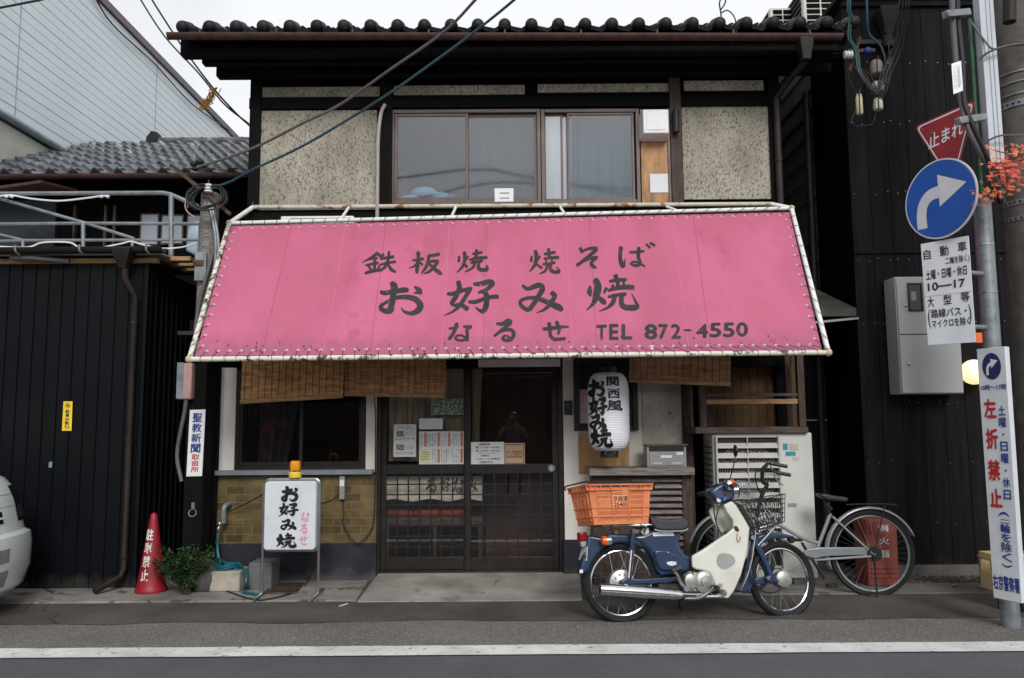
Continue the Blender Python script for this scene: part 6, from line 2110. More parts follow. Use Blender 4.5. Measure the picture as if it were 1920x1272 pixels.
# ---- round arrow sign
rs_ = thing('arrow_sign', P(1762, 450, 5.65), 'round blue mandatory sign with a white arrow bending right', 'sign')
e1, e2, n_ = plate_axes(rad(66), .0)
cc = P(1762, 373, 5.66)
Rs = .292
def disc(mb, R_, off, n=56):
    mb.add([cc + e1 * R_ * math.cos(2 * math.pi * k / n) + e2 * R_ * math.sin(2 * math.pi * k / n) + n_ * off for k in range(n)], [list(range(n))])
m = MB(); m.prism([cc + e1 * Rs * math.cos(2 * math.pi * k / 56) + e2 * Rs * math.sin(2 * math.pi * k / 56) for k in range(56)], -n_ * .012); m.build('rim', K['sign_white'], rs_)
m = MB(); disc(m, Rs * .962, .0015); m.build('blue_face', K['sign_blue'], rs_, smooth=0)
def arrow_pts():
    """the bent arrow in units of the disc radius"""
    o, i = [], []
    c, Ro, Ri = (.40, -.12), .78, .50
    pts = [(-.60, -.74), (-.32, -.74)]
    sh = [(-.60 + 0, -.74)]
    outer = [(c[0] - Ro * math.cos(t), c[1] + Ro * .72 * math.sin(t)) for t in [math.pi / 2 * k / 8 for k in range(9)]]
    inner = [(c[0] - Ri * math.cos(t), c[1] + Ri * .56 * math.sin(t)) for t in [math.pi / 2 * k / 8 for k in range(9)]]
    outer = [(x - .18, y) for x, y in outer]
    inner = [(x - .18, y) for x, y in inner]
    return outer, inner
# traced from the photo: shaft, bend and head in pixels around the centre
ar_out = [(1721, 432), (1719, 408), (1722, 385), (1731, 367), (1744, 355), (1762, 348)]
ar_head = [(1757, 328), (1812, 341), (1762, 388)]
ar_in = [(1766, 370), (1750, 375), (1740, 386), (1737, 404), (1739, 428)]
def onp(u, v, off):
    return PN(u, v, cc + n_ * off, n_)
m = MB()
vs = [onp(u, v, .003) for u, v in ar_out] + [onp(u, v, .003) for u, v in ar_in[::-1]]
m.add(vs, [(i, i + 1, 10 - i - 1 + 0, 10 - i) for i in range(0, 4)] + [(4, 5, 10 - 4 - 0)])
m.v = []; m.f = []
k = 6
oo = crv([V((u, v, 0)) for u, v in ar_out], 4)
ii = crv([V((u, v, 0)) for u, v in ar_in[::-1]], 5)
for j in range(20):
    def at_(lst, t):
        q = t * (len(lst) - 1); a = int(min(q, len(lst) - 2)); return lst[a].lerp(lst[a + 1], q - a)
    p0, p1, q0, q1 = at_(oo, j / 20), at_(oo, (j + 1) / 20), at_(ii, j / 20), at_(ii, (j + 1) / 20)
    m.add([onp(p.x, p.y, .003) for p in (p0, p1, q1, q0)], [(0, 1, 2, 3)])
m.add([onp(u, v, .0034) for u, v in ar_head], [(0, 1, 2)])
m.build('arrow', K['sign_white'], rs_, smooth=0)
# ---- white supplementary board
wb = thing('supplementary_board', P(1785, 646, 5.6), 'white board with black lettering below the round arrow sign', 'sign')
q = [P(1726, 458, 5.80), P(1816, 442, 5.55), P(1830, 642, 5.55), P(1740, 648, 5.80)]
nq = (q[1] - q[0]).cross(q[0] - q[3]).normalized()
nq = -nq if nq.y > 0 else nq
m = MB(); m.prism(q, -nq * .006); m.build('plate', K['sign_white'], wb, bevel=.002)
def wpx(u0, v0, u1, v1):
    """a box of the board, given in fractions of its own width and height"""
    return sub(quadmap(*q, nq, .0025), u0, 1 - v1, u1, 1 - v0)
m = MB()
for s, a0, b0, a1, b1, o in (('自', .05, .065, .2, .165, .012), ('動', .40, .055, .58, .155, .012), ('車', .77, .045, .95, .14, .012), ('二輪を除く)', .5, .17, .99, .25, .012), ('土曜・日曜・休日', .07, .27, .92, .365, .016),
                             ('10―17', .09, .395, .87, .475, .022), ('大', .06, .53, .2, .63, .012), ('型', .4, .53, .57, .62, .012), ('等', .76, .52, .94, .615, .012),
                             ('(', .05, .65, .1, .84, .01), ('路線バス・', .12, .655, .86, .74, .014), ('マイクロを除く', .12, .755, .92, .835, .014), (')', .90, .64, .95, .83, .01)):
    write(m, s, wpx(a0, b0, a1, b1), o)
m.build('lettering', K['black_ink'], wb, smooth=0)
m = MB(); fq = quadmap(*q, nq, .002); m.add([fq(.0, .475), fq(1, .475), fq(1, .478), fq(0, .478)], [(0, 1, 2, 3)]); m.build('seam', K['mid_grey'], wb, smooth=0)
m = MB(); m.pbox(1830, 624, 1842, 643, 5.66, .03); m.build('orange_marker', K['orange_tag'], bevel=.003, label='small orange tag between the white board and the pole', cat='tag')
# ---- tall vertical sign
vsn = thing('vertical_sign', G(1890, 1150), 'tall white no left turn sign strapped to the pole foot', 'sign')
q = [P(1831, 655, 5.66), P(1884, 650, 5.48), P(1916, 1132, 5.48), P(1863, 1121, 5.66)]
q2 = q
nq2 = (q[1] - q[0]).cross(q[0] - q[3]).normalized()
nq2 = -nq2 if nq2.y > 0 else nq2
m = MB(); m.prism(q, -nq2 * .05); m.build('board', K['sign_white'], vsn, bevel=.003)
fv = quadmap(*q, nq2, .002)
fd = quadmap(*q, nq2, .004)
m = MB()
m.add([fv(.5 + .33 * math.cos(t), .925 + .054 * math.sin(t)) for t in [2 * math.pi * k / 40 for k in range(40)]], [list(range(40))])
m.build('blue_disc', K['ink_navy'], vsn, smooth=0)
m = MB()
aw_, ah_ = 66.5, 76.5
def mini(u, v):
    return fd(.5 + .30 * (u - 1762) / aw_, .925 - .049 * (v - 375) / ah_)
for j in range(20):
    p0, p1, r0_, r1_ = at_(oo, j / 20), at_(oo, (j + 1) / 20), at_(ii, j / 20), at_(ii, (j + 1) / 20)
    m.add([mini(p.x, p.y) for p in (p0, p1, r1_, r0_)], [(0, 1, 2, 3)])
m.add([mini(u, v) + nq2 * .0004 for u, v in ar_head], [(0, 1, 2)])
m.build('arrow', K['sign_white'], vsn, smooth=0)
m = MB()
write(m, '10時～17時', sub(fv, .06, .828, .96, .852), .02)
column(m, '土曜・日曜・休日', fv, .62, .88, .765, .385, .022, .82)
for ch, b1, b0 in (('(', .345, .325), ('二', .315, .300), ('輪', .298, .262), ('を', .26, .228), ('除', .226, .188), ('く', .186, .15), (')', .143, .128)):
    if ch in '()':
        vs_, fs_ = font_line(ch, .015)
        xs = [v[0] for v in vs_]; ys = [v[1] for v in vs_]
        m.add([fv(.40 + .36 * (1 - (y - min(ys)) / (max(ys) - min(ys))), b1 - (b1 - b0) * (x - min(xs)) / (max(xs) - min(xs))) for x, y in vs_], fs_)
    else:
        write(m, ch, sub(fv, .42, b0, .78, b1), .022)
write(m, '右京警察署', sub(fv, .03, .035, .97, .095), .028)
m.build('lettering', K['ink_blue'], vsn, smooth=0)
m = MB()
for ch, b1, b0 in (('左', .795, .715), ('折', .675, .59), ('禁', .55, .465), ('止', .435, .36)):
    write(m, ch, sub(fv, .12, b0, .56, b1), .04)
m.build('lettering', K['ink_red'], vsn, smooth=0)
m = MB(); m.tube([fv(.9, .86) - nq2 * .02, V((px_ + .06, YPl - .04, fv(.9, .86).z - .03)), fv(1.05, .78) - nq2 * .05], .004, 5); m.build('strap_wire', K['rust_metal'], vsn)
# ---- equipment hanging from the eaves corner
cj = thing('insulator_bracket', P(1590, 115, 6.95), 'small iron bracket with a white insulator at the right eaves corner', 'bracket')
m = MB(); m.bar(P(1560, 98, 6.98), P(1640, 95, 6.95), .03, .03); m.bar(P(1612, 70, 6.95), P(1592, 135, 6.9), .03, .02); m.build('iron_arm', K['rust_metal'], cj)
iz = P(1590, 103, 6.88)
m = MB()
for k in range(3):
    m.lathe([(.022, -.012), (.035, -.004), (.035, .006), (.02, .014)], iz + V((.026 * (k - 1), 0, 0)), (1, 0, .1), 16)
m.build('insulator', K['porcelain'], cj)
m = MB(); m.ball(P(1627, 96, 6.9), .035, 12, 8); m.build('insulator', K['ink_blue'], cj)
def jbox(label, u, v, w_, h_, mat):
    o = thing('splice_cover', P(u, v + h_ / 2, 6.9), label, 'cable cover', 'splice covers hanging in the cables')
    c = P(u, v, 6.9)
    ww, hh = w_ / F * 6.9 / 2, h_ / F * 6.9 / 2
    m = MB(); m.lathe([(ww * .75, -hh), (ww, -hh * .8), (ww, hh * .5), (ww * .7, hh)], c, (0, 0, 1), 14); m.build('shell', mat, o, bevel=.004)
    m = MB(); m.tube([c + V((-ww * .3, -ww * .98, -hh)), c + V((-ww * .3, -ww * .98, hh * .5)), c + V((ww * .1, -ww * .7, hh * 1.4))], .006, 6); m.build('clip', K['cable'], o)
cg = M('grey splice', (126, 120, 112), .6, var=.1)
jbox('topmost grey splice cover in the cable tangle', 1643, 128, 24, 30, cg)
jbox('middle pale splice cover wrapped in black cables', 1646, 164, 24, 22, M('pale splice', (176, 170, 158), .6, var=.1))
jbox('lowest pale splice cover under the cable knot', 1646, 196, 18, 24, M('cream splice', (196, 190, 176), .6, var=.1))
jbox('narrow cream terminal box left of the cable knot', 1611, 196, 13, 42, K['cream_plastic'])
cbn = thing('cable_tangle', P(1640, 190, 6.9), 'tangle of thin black and blue cables below the right eaves corner', 'cables')
mb1, mb2 = MB(), MB()
rg = random.Random(14)
for u0, u1, mt in ((1700, 1650, 0), (1694, 1640, 0), (1688, 1655, 0), (1705, 1660, 0)):
    pts = [V((xc - .25, YCp, 7.3)), P(u0 + 8, -40, 6.6), P(u0 - 2, 20, 6.7), P((u0 + u1) / 2 + 8, 90, 6.82), P(u1 + 12, 135, 6.86), P(u1, 175, 6.86), P(u1 - 8 + rg.gauss(0, 4), 200, 6.88)]
    mb1.tube(crv(pts, 5), .006, 5)
for u0, ph in ((1594, 0), (1598, 3)):
    pts = [V((P(u0, -40, 6.7).x + .2, 6.2, 7.6)), P(u0, -40, 6.7), P(u0 - 1, 30, 6.78), P(u0 - 4, 70, 6.82), P(u0 + 10, 95, 6.84), P(u0 + 14, 130, 6.85), P(u0 + 28, 155, 6.86), P(1640 + ph, 175, 6.86)]
    mb2.tube(crv(pts[:7], 5), .009, 6); mb1.tube(crv(pts[5:], 5), .007, 5)
pts = [P(1625, -40, 6.7), P(1626, 40, 6.8), P(1630, 65, 6.85), P(1650, 85, 6.86), P(1658, 105, 6.87), P(1662, 140, 6.86), P(1650, 175, 6.86)]
mb2.tube(crv(pts[:5], 5), .010, 6); mb1.tube(crv(pts[4:], 5), .008, 5)
for k in range(7):
    a = [P(1605 + rg.uniform(-4, 6), 125 + rg.uniform(-4, 4), 6.86), P(1625 + rg.gauss(0, 4), 150 + rg.gauss(0, 5), 6.84), P(1645 + rg.gauss(0, 4), 172 + rg.gauss(0, 4), 6.83), P(1662 + rg.gauss(0, 6), 140 + rg.gauss(0, 14), 6.84), P(1672 + rg.gauss(0, 4), 100 + rg.gauss(0, 16), 6.85)]
    mb1.tube(crv(a, 5), .005, 5)
for a in ([(1611, 178), (1600, 165), (1592, 148), (1590, 135)], [(1606, 205), (1597, 225), (1605, 236), (1618, 236), (1636, 232), (1642, 212)]):
    mb1.tube(crv([P(u, v, 6.87) for u, v in a], 5), .004, 5)
mb1.build('black_cables', K['cable'], cbn)
mb2.build('blue_cables', K['cable_blue'], cbn)
# extra pale flat pole seen beyond the blue cable
mq = thing('far_post', P(1640, 30, 12), 'pale upright steel post beyond the right eaves corner', 'post')
m = MB(); x = P(1622, 20, 11).x; m.box(x - .05, x + .03, 11, 11.1, 0, 8.6); m.build('shaft', K['galv'], mq)
m = MB(); m.box(x + .03, x + .5, 11.02, 11.08, 5.4, 8.6); m.build('panel', K['white_plastic'], mq)
# ---- maple twigs reaching in from the right edge
mp_ = thing('maple_tree', (3.95, 5.3, 0), 'red and orange maple twigs reaching in from the right edge', 'tree')
m, mt2 = MB(), MB()
rg = random.Random(31)
twigs = [[(1990, 300), (1940, 315), (1895, 325), (1850, 342)], [(1990, 270), (1940, 285), (1895, 288), (1862, 282)], [(1990, 330), (1930, 340), (1880, 355), (1836, 372)], [(1990, 300), (1930, 300), (1890, 305), (1868, 318)]]
for tw_ in twigs:
    pts = crv([P(u, v, 5.35 + rg.uniform(-.05, .05)) for u, v in tw_], 6)
    mt2.tube(pts, [.007 - .004 * i / (len(pts) - 1) for i in range(len(pts))], 6)
    for p in pts[5:]:
        for _ in range(4):
            c = p + V((rg.gauss(0, .045), rg.gauss(0, .05), rg.gauss(0, .03)))
            d = V((-1 + rg.gauss(0, .5), rg.gauss(0, .5), -.45 + rg.gauss(0, .4))).normalized()
            nrm = V((rg.gauss(0, .5), -1, .7 + rg.gauss(0, .4))).normalized()
            s_ = d.cross(nrm).normalized()
            L_ = rg.uniform(.026, .045)
            for ang, ll in ((0, 1), (.62, .85), (-.62, .85), (1.25, .55), (-1.25, .55)):
                t = d * math.cos(ang) + s_ * math.sin(ang)
                b = t.cross(nrm).normalized()
                m.add([c, c + t * L_ * ll * .5 + b * L_ * .1, c + t * L_ * ll, c + t * L_ * ll * .5 - b * L_ * .1], [(0, 1, 2, 3)])
m.build('leaves', K['maple'], mp_, smooth=0)
mt2.build('twig', K['stem'], mp_)
m = MB(); m.tube([(4.6, 5.2, 0), (4.55, 5.25, 2.2), (P(1990, 300, 5.35).x, 5.35, P(1990, 300, 5.35).z)], [.06, .04, .006], 10); m.build('trunk', K['stem'], mp_)
# the house across the street, behind the viewer (seen only in the glass)
op = thing('street_house', (0, -8.6, 0), 'dim brown house front across the street, mirrored in the door glass', 'house')
MB().box(-14, 14, -9.4, -8.6, 0, 3.3).build('wall', K['street_house'], op)
m = MB()
for k in range(6):
    m.box(-11 + 4 * k, -9.2 + 4 * k, -8.595, -8.56, .9, 2.3)
m.build('window', K['car_glass'], op)

K['spoke'] = M('spoke steel', (120, 122, 126), .4, .7, var=.1)
# ================================================================ SCOOTER (faces right, leaning away on its side stand)
aS, lS = rad(7), rad(8)
p0 = G(1165, 1166)
dS = V((math.cos(aS), math.sin(aS), 0))
nh = V((math.sin(aS), -math.cos(aS), 0))
uS = V((0, 0, 1)) * math.cos(lS) - nh * math.sin(lS)
nS = nh * math.cos(lS) + V((0, 0, 1)) * math.sin(lS)
def S(x, y, off=0.0):
    return PN(1060 + x / 3.84, 860 + y / 3.84, p0 + nS * off, nS)
scooter = thing('scooter', p0, 'blue and ivory step through scooter with an orange crate on its rack', 'scooter')
def sprism(name, pts, o0, o1, mat, bevel=.008, parent=None, smooth=35):
    m = MB()
    a = [S(x, y, o0) for x, y in pts]
    m.prism(a, nS * (o1 - o0))
    return m.build(name, K[mat] if isinstance(mat, str) else mat, parent or scooter, bevel=bevel, smooth=smooth, seg=3)
def stube(name, pts, r_, mat, parent=None, n=10, k=5):
    m = MB()
    pp = [S(*p) for p in pts]
    m.tube(crv(pp, k) if len(pp) > 2 else pp, r_, n)
    return m.build(name, K[mat] if isinstance(mat, str) else mat, parent or scooter)
def wheel(root, c, d, u, n, R_, tr, rimr, nspoke, hubr, hubw, rim_mat, hub_mat, sp_r=.0014):
    m = MB()
    m.torus(c, d, u, rimr, .011, 56, 8)
    w_ = m.build('wheel', rim_mat, root)
    m = MB()
    prof = [(rimr + .004, -.012), (R_ - tr * .6, -tr), (R_ - tr * .15, -tr * .62), (R_, 0), (R_ - tr * .15, tr * .62), (R_ - tr * .6, tr), (rimr + .004, .012)]
    vs, fs = [], []
    N_ = 64
    for r_, h_ in prof:
        for k in range(N_):
            a = 2 * math.pi * k / N_
            vs.append(c + (d * math.cos(a) + u * math.sin(a)) * r_ + n * h_)
    for i in range(len(prof) - 1):
        for k in range(N_):
            l = (k + 1) % N_
            fs.append((i * N_ + k, i * N_ + l, (i + 1) * N_ + l, (i + 1) * N_ + k))
    m.add(vs, fs)
    m.build('tyre', K['rubber'], w_, smooth=50)
    m = MB()
    for k in range(nspoke):
        a = 2 * math.pi * k / nspoke
        s = 1 if k % 2 else -1
        b = a + (.42 if (k // 2) % 2 else -.42)
        m.tube([c + (d * math.cos(b) + u * math.sin(b)) * hubr * .95 + n * s * hubw * .8, c + (d * math.cos(a) + u * math.sin(a)) * rimr], sp_r, 4)
    m.build('spokes', K['spoke'], w_)
    m = MB()
    m.lathe([(hubr * .5, -hubw), (hubr * .95, -hubw * .85), (hubr, -hubw * .5), (hubr, hubw * .5), (hubr * .95, hubw * .85), (hubr * .5, hubw), (hubr * .2, hubw * 1.25)], c, n, 28)
    m.build('hub', hub_mat, w_)
    return w_
cR, cF = S(400, 895), S(1560, 872)
wheel(scooter, cR, dS, uS, nS, .283, .036, .228, 36, .098, .05, K['chrome'], K['alloy'], .0011)
wheel(scooter, cF, (dS * .985 + nS * -.17).normalized(), uS, (nS * .985 + dS * .17).normalized(), .278, .034, .226, 36, .062, .05, K['chrome'], K['alloy'], .0011)
# rear brake plate slots
m = MB()
for k in range(10):
    a = 2 * math.pi * k / 10
    m.ball(cR + (dS * math.cos(a) + uS * math.sin(a)) * .062 + nS * .05, .008, 8, 5)
m.build('brake_slot', K['mid_grey'], scooter)
# rear fender wraps the wheel
sprism('rear_fender', [(165, 548), (255, 565), (330, 540), (470, 545), (560, 590), (610, 650), (560, 640), (470, 612), (380, 606), (300, 630), (240, 680), (195, 745), (160, 822), (95, 842), (122, 745), (150, 640)], .062, -.062, 'blue_paint', .02)
sprism('body_frame', [(470, 560), (560, 545), (625, 515), (845, 522), (838, 560), (822, 600), (832, 640), (865, 690), (912, 706), (912, 800), (830, 830), (690, 850), (655, 800), (640, 735), (600, 660), (540, 610)], .075, -.075, 'blue_paint', .025)
sc_ = sprism('side_cover', [(638, 668), (670, 655), (735, 662), (800, 685), (850, 715), (885, 760), (890, 800), (850, 808), (700, 808), (675, 785), (655, 730)], .105, .07, 'blue_paint', .014)
m = MB()
f_ = lambda a, b: S(728 + 76 * a, 772 - 34 * b, .1065)
m.add([f_(0, .75), f_(.5, .95), f_(1, .75), f_(.9, .5), f_(1, .3), f_(.6, 0), (f_(.3, .05)), f_(.1, .3)], [tuple(range(8))])
m.build('emblem', K['sign_white'], sc_, smooth=0)
m = MB(); m.ball(S(740, 678, .105), .007, 8, 6); m.build('cover_screw', K['chrome'], sc_)
m = MB(); m.add([S(630, 530, .0765), S(775, 527, .0765), S(785, 556, .0765), S(632, 560, .0765)], [(0, 1, 2, 3)]); bdl = m.build('warning_label', K['paper'], scooter, smooth=0)
seat_ = sprism('seat', [(604, 412), (640, 420), (700, 436), (760, 438), (830, 428), (872, 428), (893, 450), (895, 480), (880, 508), (840, 520), (700, 522), (655, 510), (622, 470)], .115, -.115, 'vinyl', .03)
stube('seat_edge', [(640, 512, .11), (700, 524, .115), (840, 522, .115), (882, 508, .11)], .006, 'mid_grey', seat_)
# ivory leg shield: near panel, far panel, the front sheet that joins them and the tunnel cover
near = [(1140, 335), (1200, 305), (1232, 335), (1290, 430), (1330, 500), (1318, 600), (1300, 720), (1268, 840), (1220, 950), (1180, 1005), (1152, 1010), (1168, 975), (1150, 952), (1085, 935), (1062, 870), (1040, 822), (985, 806), (945, 800), (915, 782), (912, 702), (990, 660), (1090, 590), (1165, 540), (1215, 500), (1205, 440), (1165, 390)]
sprism('leg_shield', near, .125, .10, 'ivory', .012)
far = [(1140, 335), (1200, 305), (1260, 330), (1330, 500), (1318, 600), (1290, 760), (1220, 950), (1180, 1005), (1150, 985), (1130, 900), (1150, 700), (1185, 560), (1190, 480), (1140, 430)]
def S0(x, y, o):                       # same outline carried square across the bike
    return S(x, y, 0) + nS * o
m = MB()
m.prism([S0(x, y, -.125) for x, y in far], nS * .022)
m.build('leg_shield', K['ivory'], scooter, bevel=.01)
m = MB()
edge = [(1185, 312), (1232, 340), (1290, 430), (1325, 500), (1314, 600), (1297, 720), (1264, 840), (1216, 945)]
ring = []
for x, y in edge:
    ring.append([S0(x, y, .118 * math.cos(t)) + dS * (.012 * math.sin(t)) for t in [math.pi * k / 8 for k in range(9)]])
vs = [p for r_ in ring for p in r_]
m.add(vs, [(i * 9 + k, i * 9 + k + 1, (i + 1) * 9 + k + 1, (i + 1) * 9 + k) for i in range(len(edge) - 1) for k in range(8)])
fsh = m.build('front_cover', K['ivory'], scooter, smooth=60)
so_ = fsh.modifiers.new('thickness', 'SOLIDIFY'); so_.thickness = .004
m = MB()
m.prism([S0(x, y, -.07) for x, y in ((920, 705), (1000, 655), (1100, 585), (1190, 520), (1165, 430), (1130, 345), (1080, 345), (1062, 375), (1075, 430), (1135, 500), (1165, 535), (1110, 560), (920, 690))][:2] + [S0(x, y, -.07) for x, y in ((1100, 590), (1200, 525), (1300, 520), (1290, 720), (1150, 780), (930, 780))], nS * .15)
m.build('tunnel_cover', K['ivory'], scooter, bevel=.02)
m = MB()
m.prism([S0(x, y, -.10) for x, y in ((1062, 372), (1090, 345), (1140, 335), (1215, 480), (1195, 530), (1180, 520), (1155, 540), (1120, 500), (1085, 440))], nS * .03)
m.build('inner_cover', K['ivory'], scooter, bevel=.006)
m = MB()
N_ = 20
m.add([S(1153 + 68 * math.cos(t) * (1 + .06 * math.cos(3 * t)), 737 + 58 * math.sin(t) * (1 + .08 * math.cos(3 * t + 1)), .127) for t in [2 * math.pi * k / N_ for k in range(N_)]], [list(range(N_))])
m.build('badge', K['mid_grey'], scooter, smooth=0)
m = MB(); m.torus(S(1172, 868, .123), dS, uS, .052, .004, 30, 6); m.build('access_lid', K['ivory'], scooter)
m = MB(); m.lathe([(.017, 0), (.017, .004)], S(1114, 915, .124), nS, 16); m.build('rubber_plug', K['mid_grey'], scooter)
sprism('ignition_switch', [(1222, 485), (1240, 490), (1254, 515), (1248, 528), (1230, 520), (1218, 500)], .135, .10, 'black_plastic', .003)
stube('bag_hook', [(1240, 540, .13), (1236, 570, .135), (1244, 598, .135), (1258, 590, .135), (1258, 560, .13)], .003, 'tan_wood')
sprism('shield_slot', [(1138, 530), (1166, 528), (1168, 545), (1140, 547)], .118, .112, 'black_plastic', .001)
# headlight nacelle and handlebar
sprism('headlight_nacelle', [(1060, 270), (1040, 240), (1075, 205), (1130, 175), (1185, 168), (1222, 215), (1230, 262), (1205, 298), (1140, 332), (1085, 300)], .075, -.075, 'blue_paint', .022)
m = MB(); m.lathe([(.06, -.03), (.065, 0), (.05, .02)], S(1222, 235, 0), dS, 24); m.build('headlight', K['chrome'], scooter)
m = MB(); m.lathe([(.02, -.0), (.021, .03), (.017, .16), (.02, .165)], S0(1138, 205, .06), nS, 16); m.build('grip', K['black_plastic'], scooter)
m = MB(); m.lathe([(.02, 0), (.021, -.03), (.017, -.16), (.02, -.165)], S0(1050, 245, -.10), nS, 16); m.build('grip', K['black_plastic'], scooter)
m = MB(); m.tube(crv([S0(1150, 225, .10), S0(1200, 240, .15), S0(1230, 268, .21)], 4), .005, 6); m.tube(crv([S0(1150, 170, .05), S0(1190, 172, .07), S0(1215, 200, .09)], 4), .008, 6); m.build('brake_lever', K['steel'], scooter)
m = MB(); m.lathe([(.022, -.03), (.042, -.024), (.045, 0)], S(1180, 188, .12), dS, 20); tsl = m.build('turn_signal', K['chrome'], scooter)
m = MB(); m.lathe([(.045, 0), (.042, .026), (.024, .04)], S(1182, 188, .12), dS, 20); m.build('lens', K['amber_lens'], tsl)
m = MB(); m.add([S(1128, 268, .0765), S(1158, 268, .0765), S(1160, 298, .0765), S(1130, 300, .0765)], [(0, 1, 2, 3)]); m.build('blue_decal', M('light blue decal', (70, 140, 210), .4), scooter, smooth=0)
m = MB(); m.add([S(1090, 282, .0765), S(1122, 300, .0765), S(1122, 322, .0765), S(1092, 308, .0765)], [(0, 1, 2, 3)]); m.build('pale_decal', K['paper'], scooter, smooth=0)
# mirror (edge on) on a thin stem
m = MB(); m.tube(crv([S0(1160, 190, .05), S0(1168, 110, .08), S0(1180, 40, .1), S0(1185, 0, .1)], 5), .0045, 6); mir = m.build('mirror_stem', K['black_plastic'], scooter)
m = MB(); m.ball(S0(1188, -45, .1), .05, 14, 8, (.28, .9, .95)); m.build('mirror', K['black_plastic'], mir)
# engine
m = MB()
eo = S(955, 895, .0)
m.prism([S(x, y, .10) for x, y in ((862, 835), (900, 812), (1000, 820), (1045, 850), (1065, 905), (1060, 950), (1000, 968), (890, 965), (862, 930), (856, 880))], nS * -.2)
en = m.build('engine', K['alloy'], scooter, bevel=.014)
m = MB(); m.lathe([(.085, 0), (.085, .012), (.07, .024), (.04, .026), (.036, .034), (.018, .036)], S(1005, 890, .10), nS, 32); m.build('clutch_cover', K['alloy'], en, bevel=.002)
m = MB(); m.lathe([(.055, 0), (.052, .018), (.03, .024)], S(905, 880, .10), nS, 28); m.build('crankcase_cover', K['alloy'], en, bevel=.002)
m = MB()
for k in range(6):
    a = k * 1.05
    m.lathe([(.006, 0), (.006, .006)], S(960 + 88 * math.cos(a), 892 + 62 * math.sin(a), .10), nS, 8)
m.build('bolt', K['chrome'], en)
stube('kick_lever', [(862, 935, .13), (830, 890, .14), (800, 830, .15), (778, 800, .16)], [.012] * 10 + [.009] * 6, 'steel')
stube('kick_pedal', [(775, 815, .18), (800, 800, .18), (838, 775, .18)], .011, 'rust_metal')
m = MB(); m.lathe([(.022, -.02), (.022, .02)], S(868, 935, .125), nS, 16); m.build('kick_hub', K['steel'], scooter)
stube('frame_tube', [(690, 850, 0), (800, 870, 0), (900, 850, 0)], .03, 'black_plastic')
m = MB()
for k in range(7):
    y = 850 + 15 * k
    m.prism([S(x, yy, .085) for x, yy in ((1050, y), (1088, y + 6), (1088, y + 11), (1050, y + 6))], nS * -.16)
m.build('cooling_fin', K['alloy'], en)
m = MB()
for pts in (((1070, 300, .06), (1075, 420, .09), (1120, 540, .10), (1180, 640, .11)), ((1150, 260, .08), (1115, 330, .12), (1085, 440, .12), (1110, 520, .11)), ((700, 890, .10), (620, 900, .11), (520, 930, .10), (440, 915, .10)), ((930, 800, .11), (915, 830, .12), (940, 850, .11))):
    m.tube(crv([S(*p) for p in pts], 5), .0045, 6)
m.build('control_cable', K['cable'], scooter)
# swing arm, shock, muffler
sprism('swing_arm', [(390, 880), (430, 862), (560, 868), (800, 852), (800, 880), (720, 900), (560, 905), (430, 912), (395, 905)], .098, .07, 'blue_paint', .008)
m = MB(); m.lathe([(.016, 0), (.016, .016)], S(432, 893, .098), nS, 6); m.build('axle_nut', K['chrome'], scooter)
sprism('shock_cover', [(478, 520), (508, 515), (502, 660), (466, 660)], .135, .085, 'blue_paint', .016)
stube('shock_rod', [(482, 655, .108), (462, 862, .108)], .017, 'chrome')
m = MB(); m.lathe([(.018, -.02), (.018, .03)], S(492, 525, .115), nS, 16); m.build('shock_bolt', K['chrome'], scooter)
m = MB()
mp = [S(x, y, .15) for x, y in ((250, 940), (300, 944), (560, 962), (800, 980), (840, 984))]
m.tube(mp, [.038, .043, .043, .036, .026], 20); muf = m.build('muffler', K['chrome'], scooter, bevel=.003)
m = MB(); m.lathe([(.024, 0), (.024, .002)], S(249, 940, .15), (S(240, 939, .15) - S(250, 940, .15)), 16); m.build('outlet', K['black_ink'], muf)
m = MB()
for k, x in enumerate((370, 475, 570, 670, 765)):
    c = S(x, 965 + (x - 370) * .06, .15 + .04)
    m.ball(c, .008, 8, 6)
m.build('shield_screw', K['mid_grey'], muf)
stube('exhaust_pipe', [(830, 983, .15), (1000, 990, .14), (1090, 990, .12), (1150, 992, .09)], .017, 'chrome')
stube('footrest_bar', [(860, 1012, .17), (960, 1008, .19), (1030, 970, .21), (1070, 930, .23)], .009, 'chrome')
m = MB(); m.lathe([(.016, 0), (.018, .02), (.018, .09), (.014, .1)], S(1062, 925, .14), nS, 14); m.build('footpeg', K['black_plastic'], scooter)
stube('side_stand', [(835, 990, .0), (825, 1050, -.03), (840, 1090, -.05)], .013, 'black_plastic')
stube('center_stand', [(820, 1000, .06), (835, 1060, .05), (845, 1098, .04)], .011, 'black_plastic')
# front fork, fenders
sprism('fork', [(1332, 520), (1370, 535), (1400, 600), (1500, 830), (1545, 885), (1535, 902), (1455, 890), (1440, 862), (1470, 845), (1440, 770), (1340, 570)], .095, .05, 'blue_paint', .012)
m = MB()
m.prism([S0(x, y, -.095) for x, y in ((1332, 520), (1370, 535), (1400, 600), (1500, 830), (1545, 885), (1535, 902), (1455, 890), (1440, 862), (1470, 845), (1440, 770), (1340, 570))], nS * .045)
m.build('fork', K['blue_paint'], scooter, bevel=.012)
m = MB()
for x, y, r_ in ((1350, 570, .016), (1458, 860, .012)):
    m.lathe([(r_, 0), (r_, .012)], S(x, y, .095), nS, 14)
m.build('fork_bolt', K['steel'], scooter)
m = MB(); m.lathe([(.062, -.03), (.062, .012), (.04, .022)], S(1570, 868, .05), nS, 28); m.build('brake_hub', K['alloy'], scooter, bevel=.003)
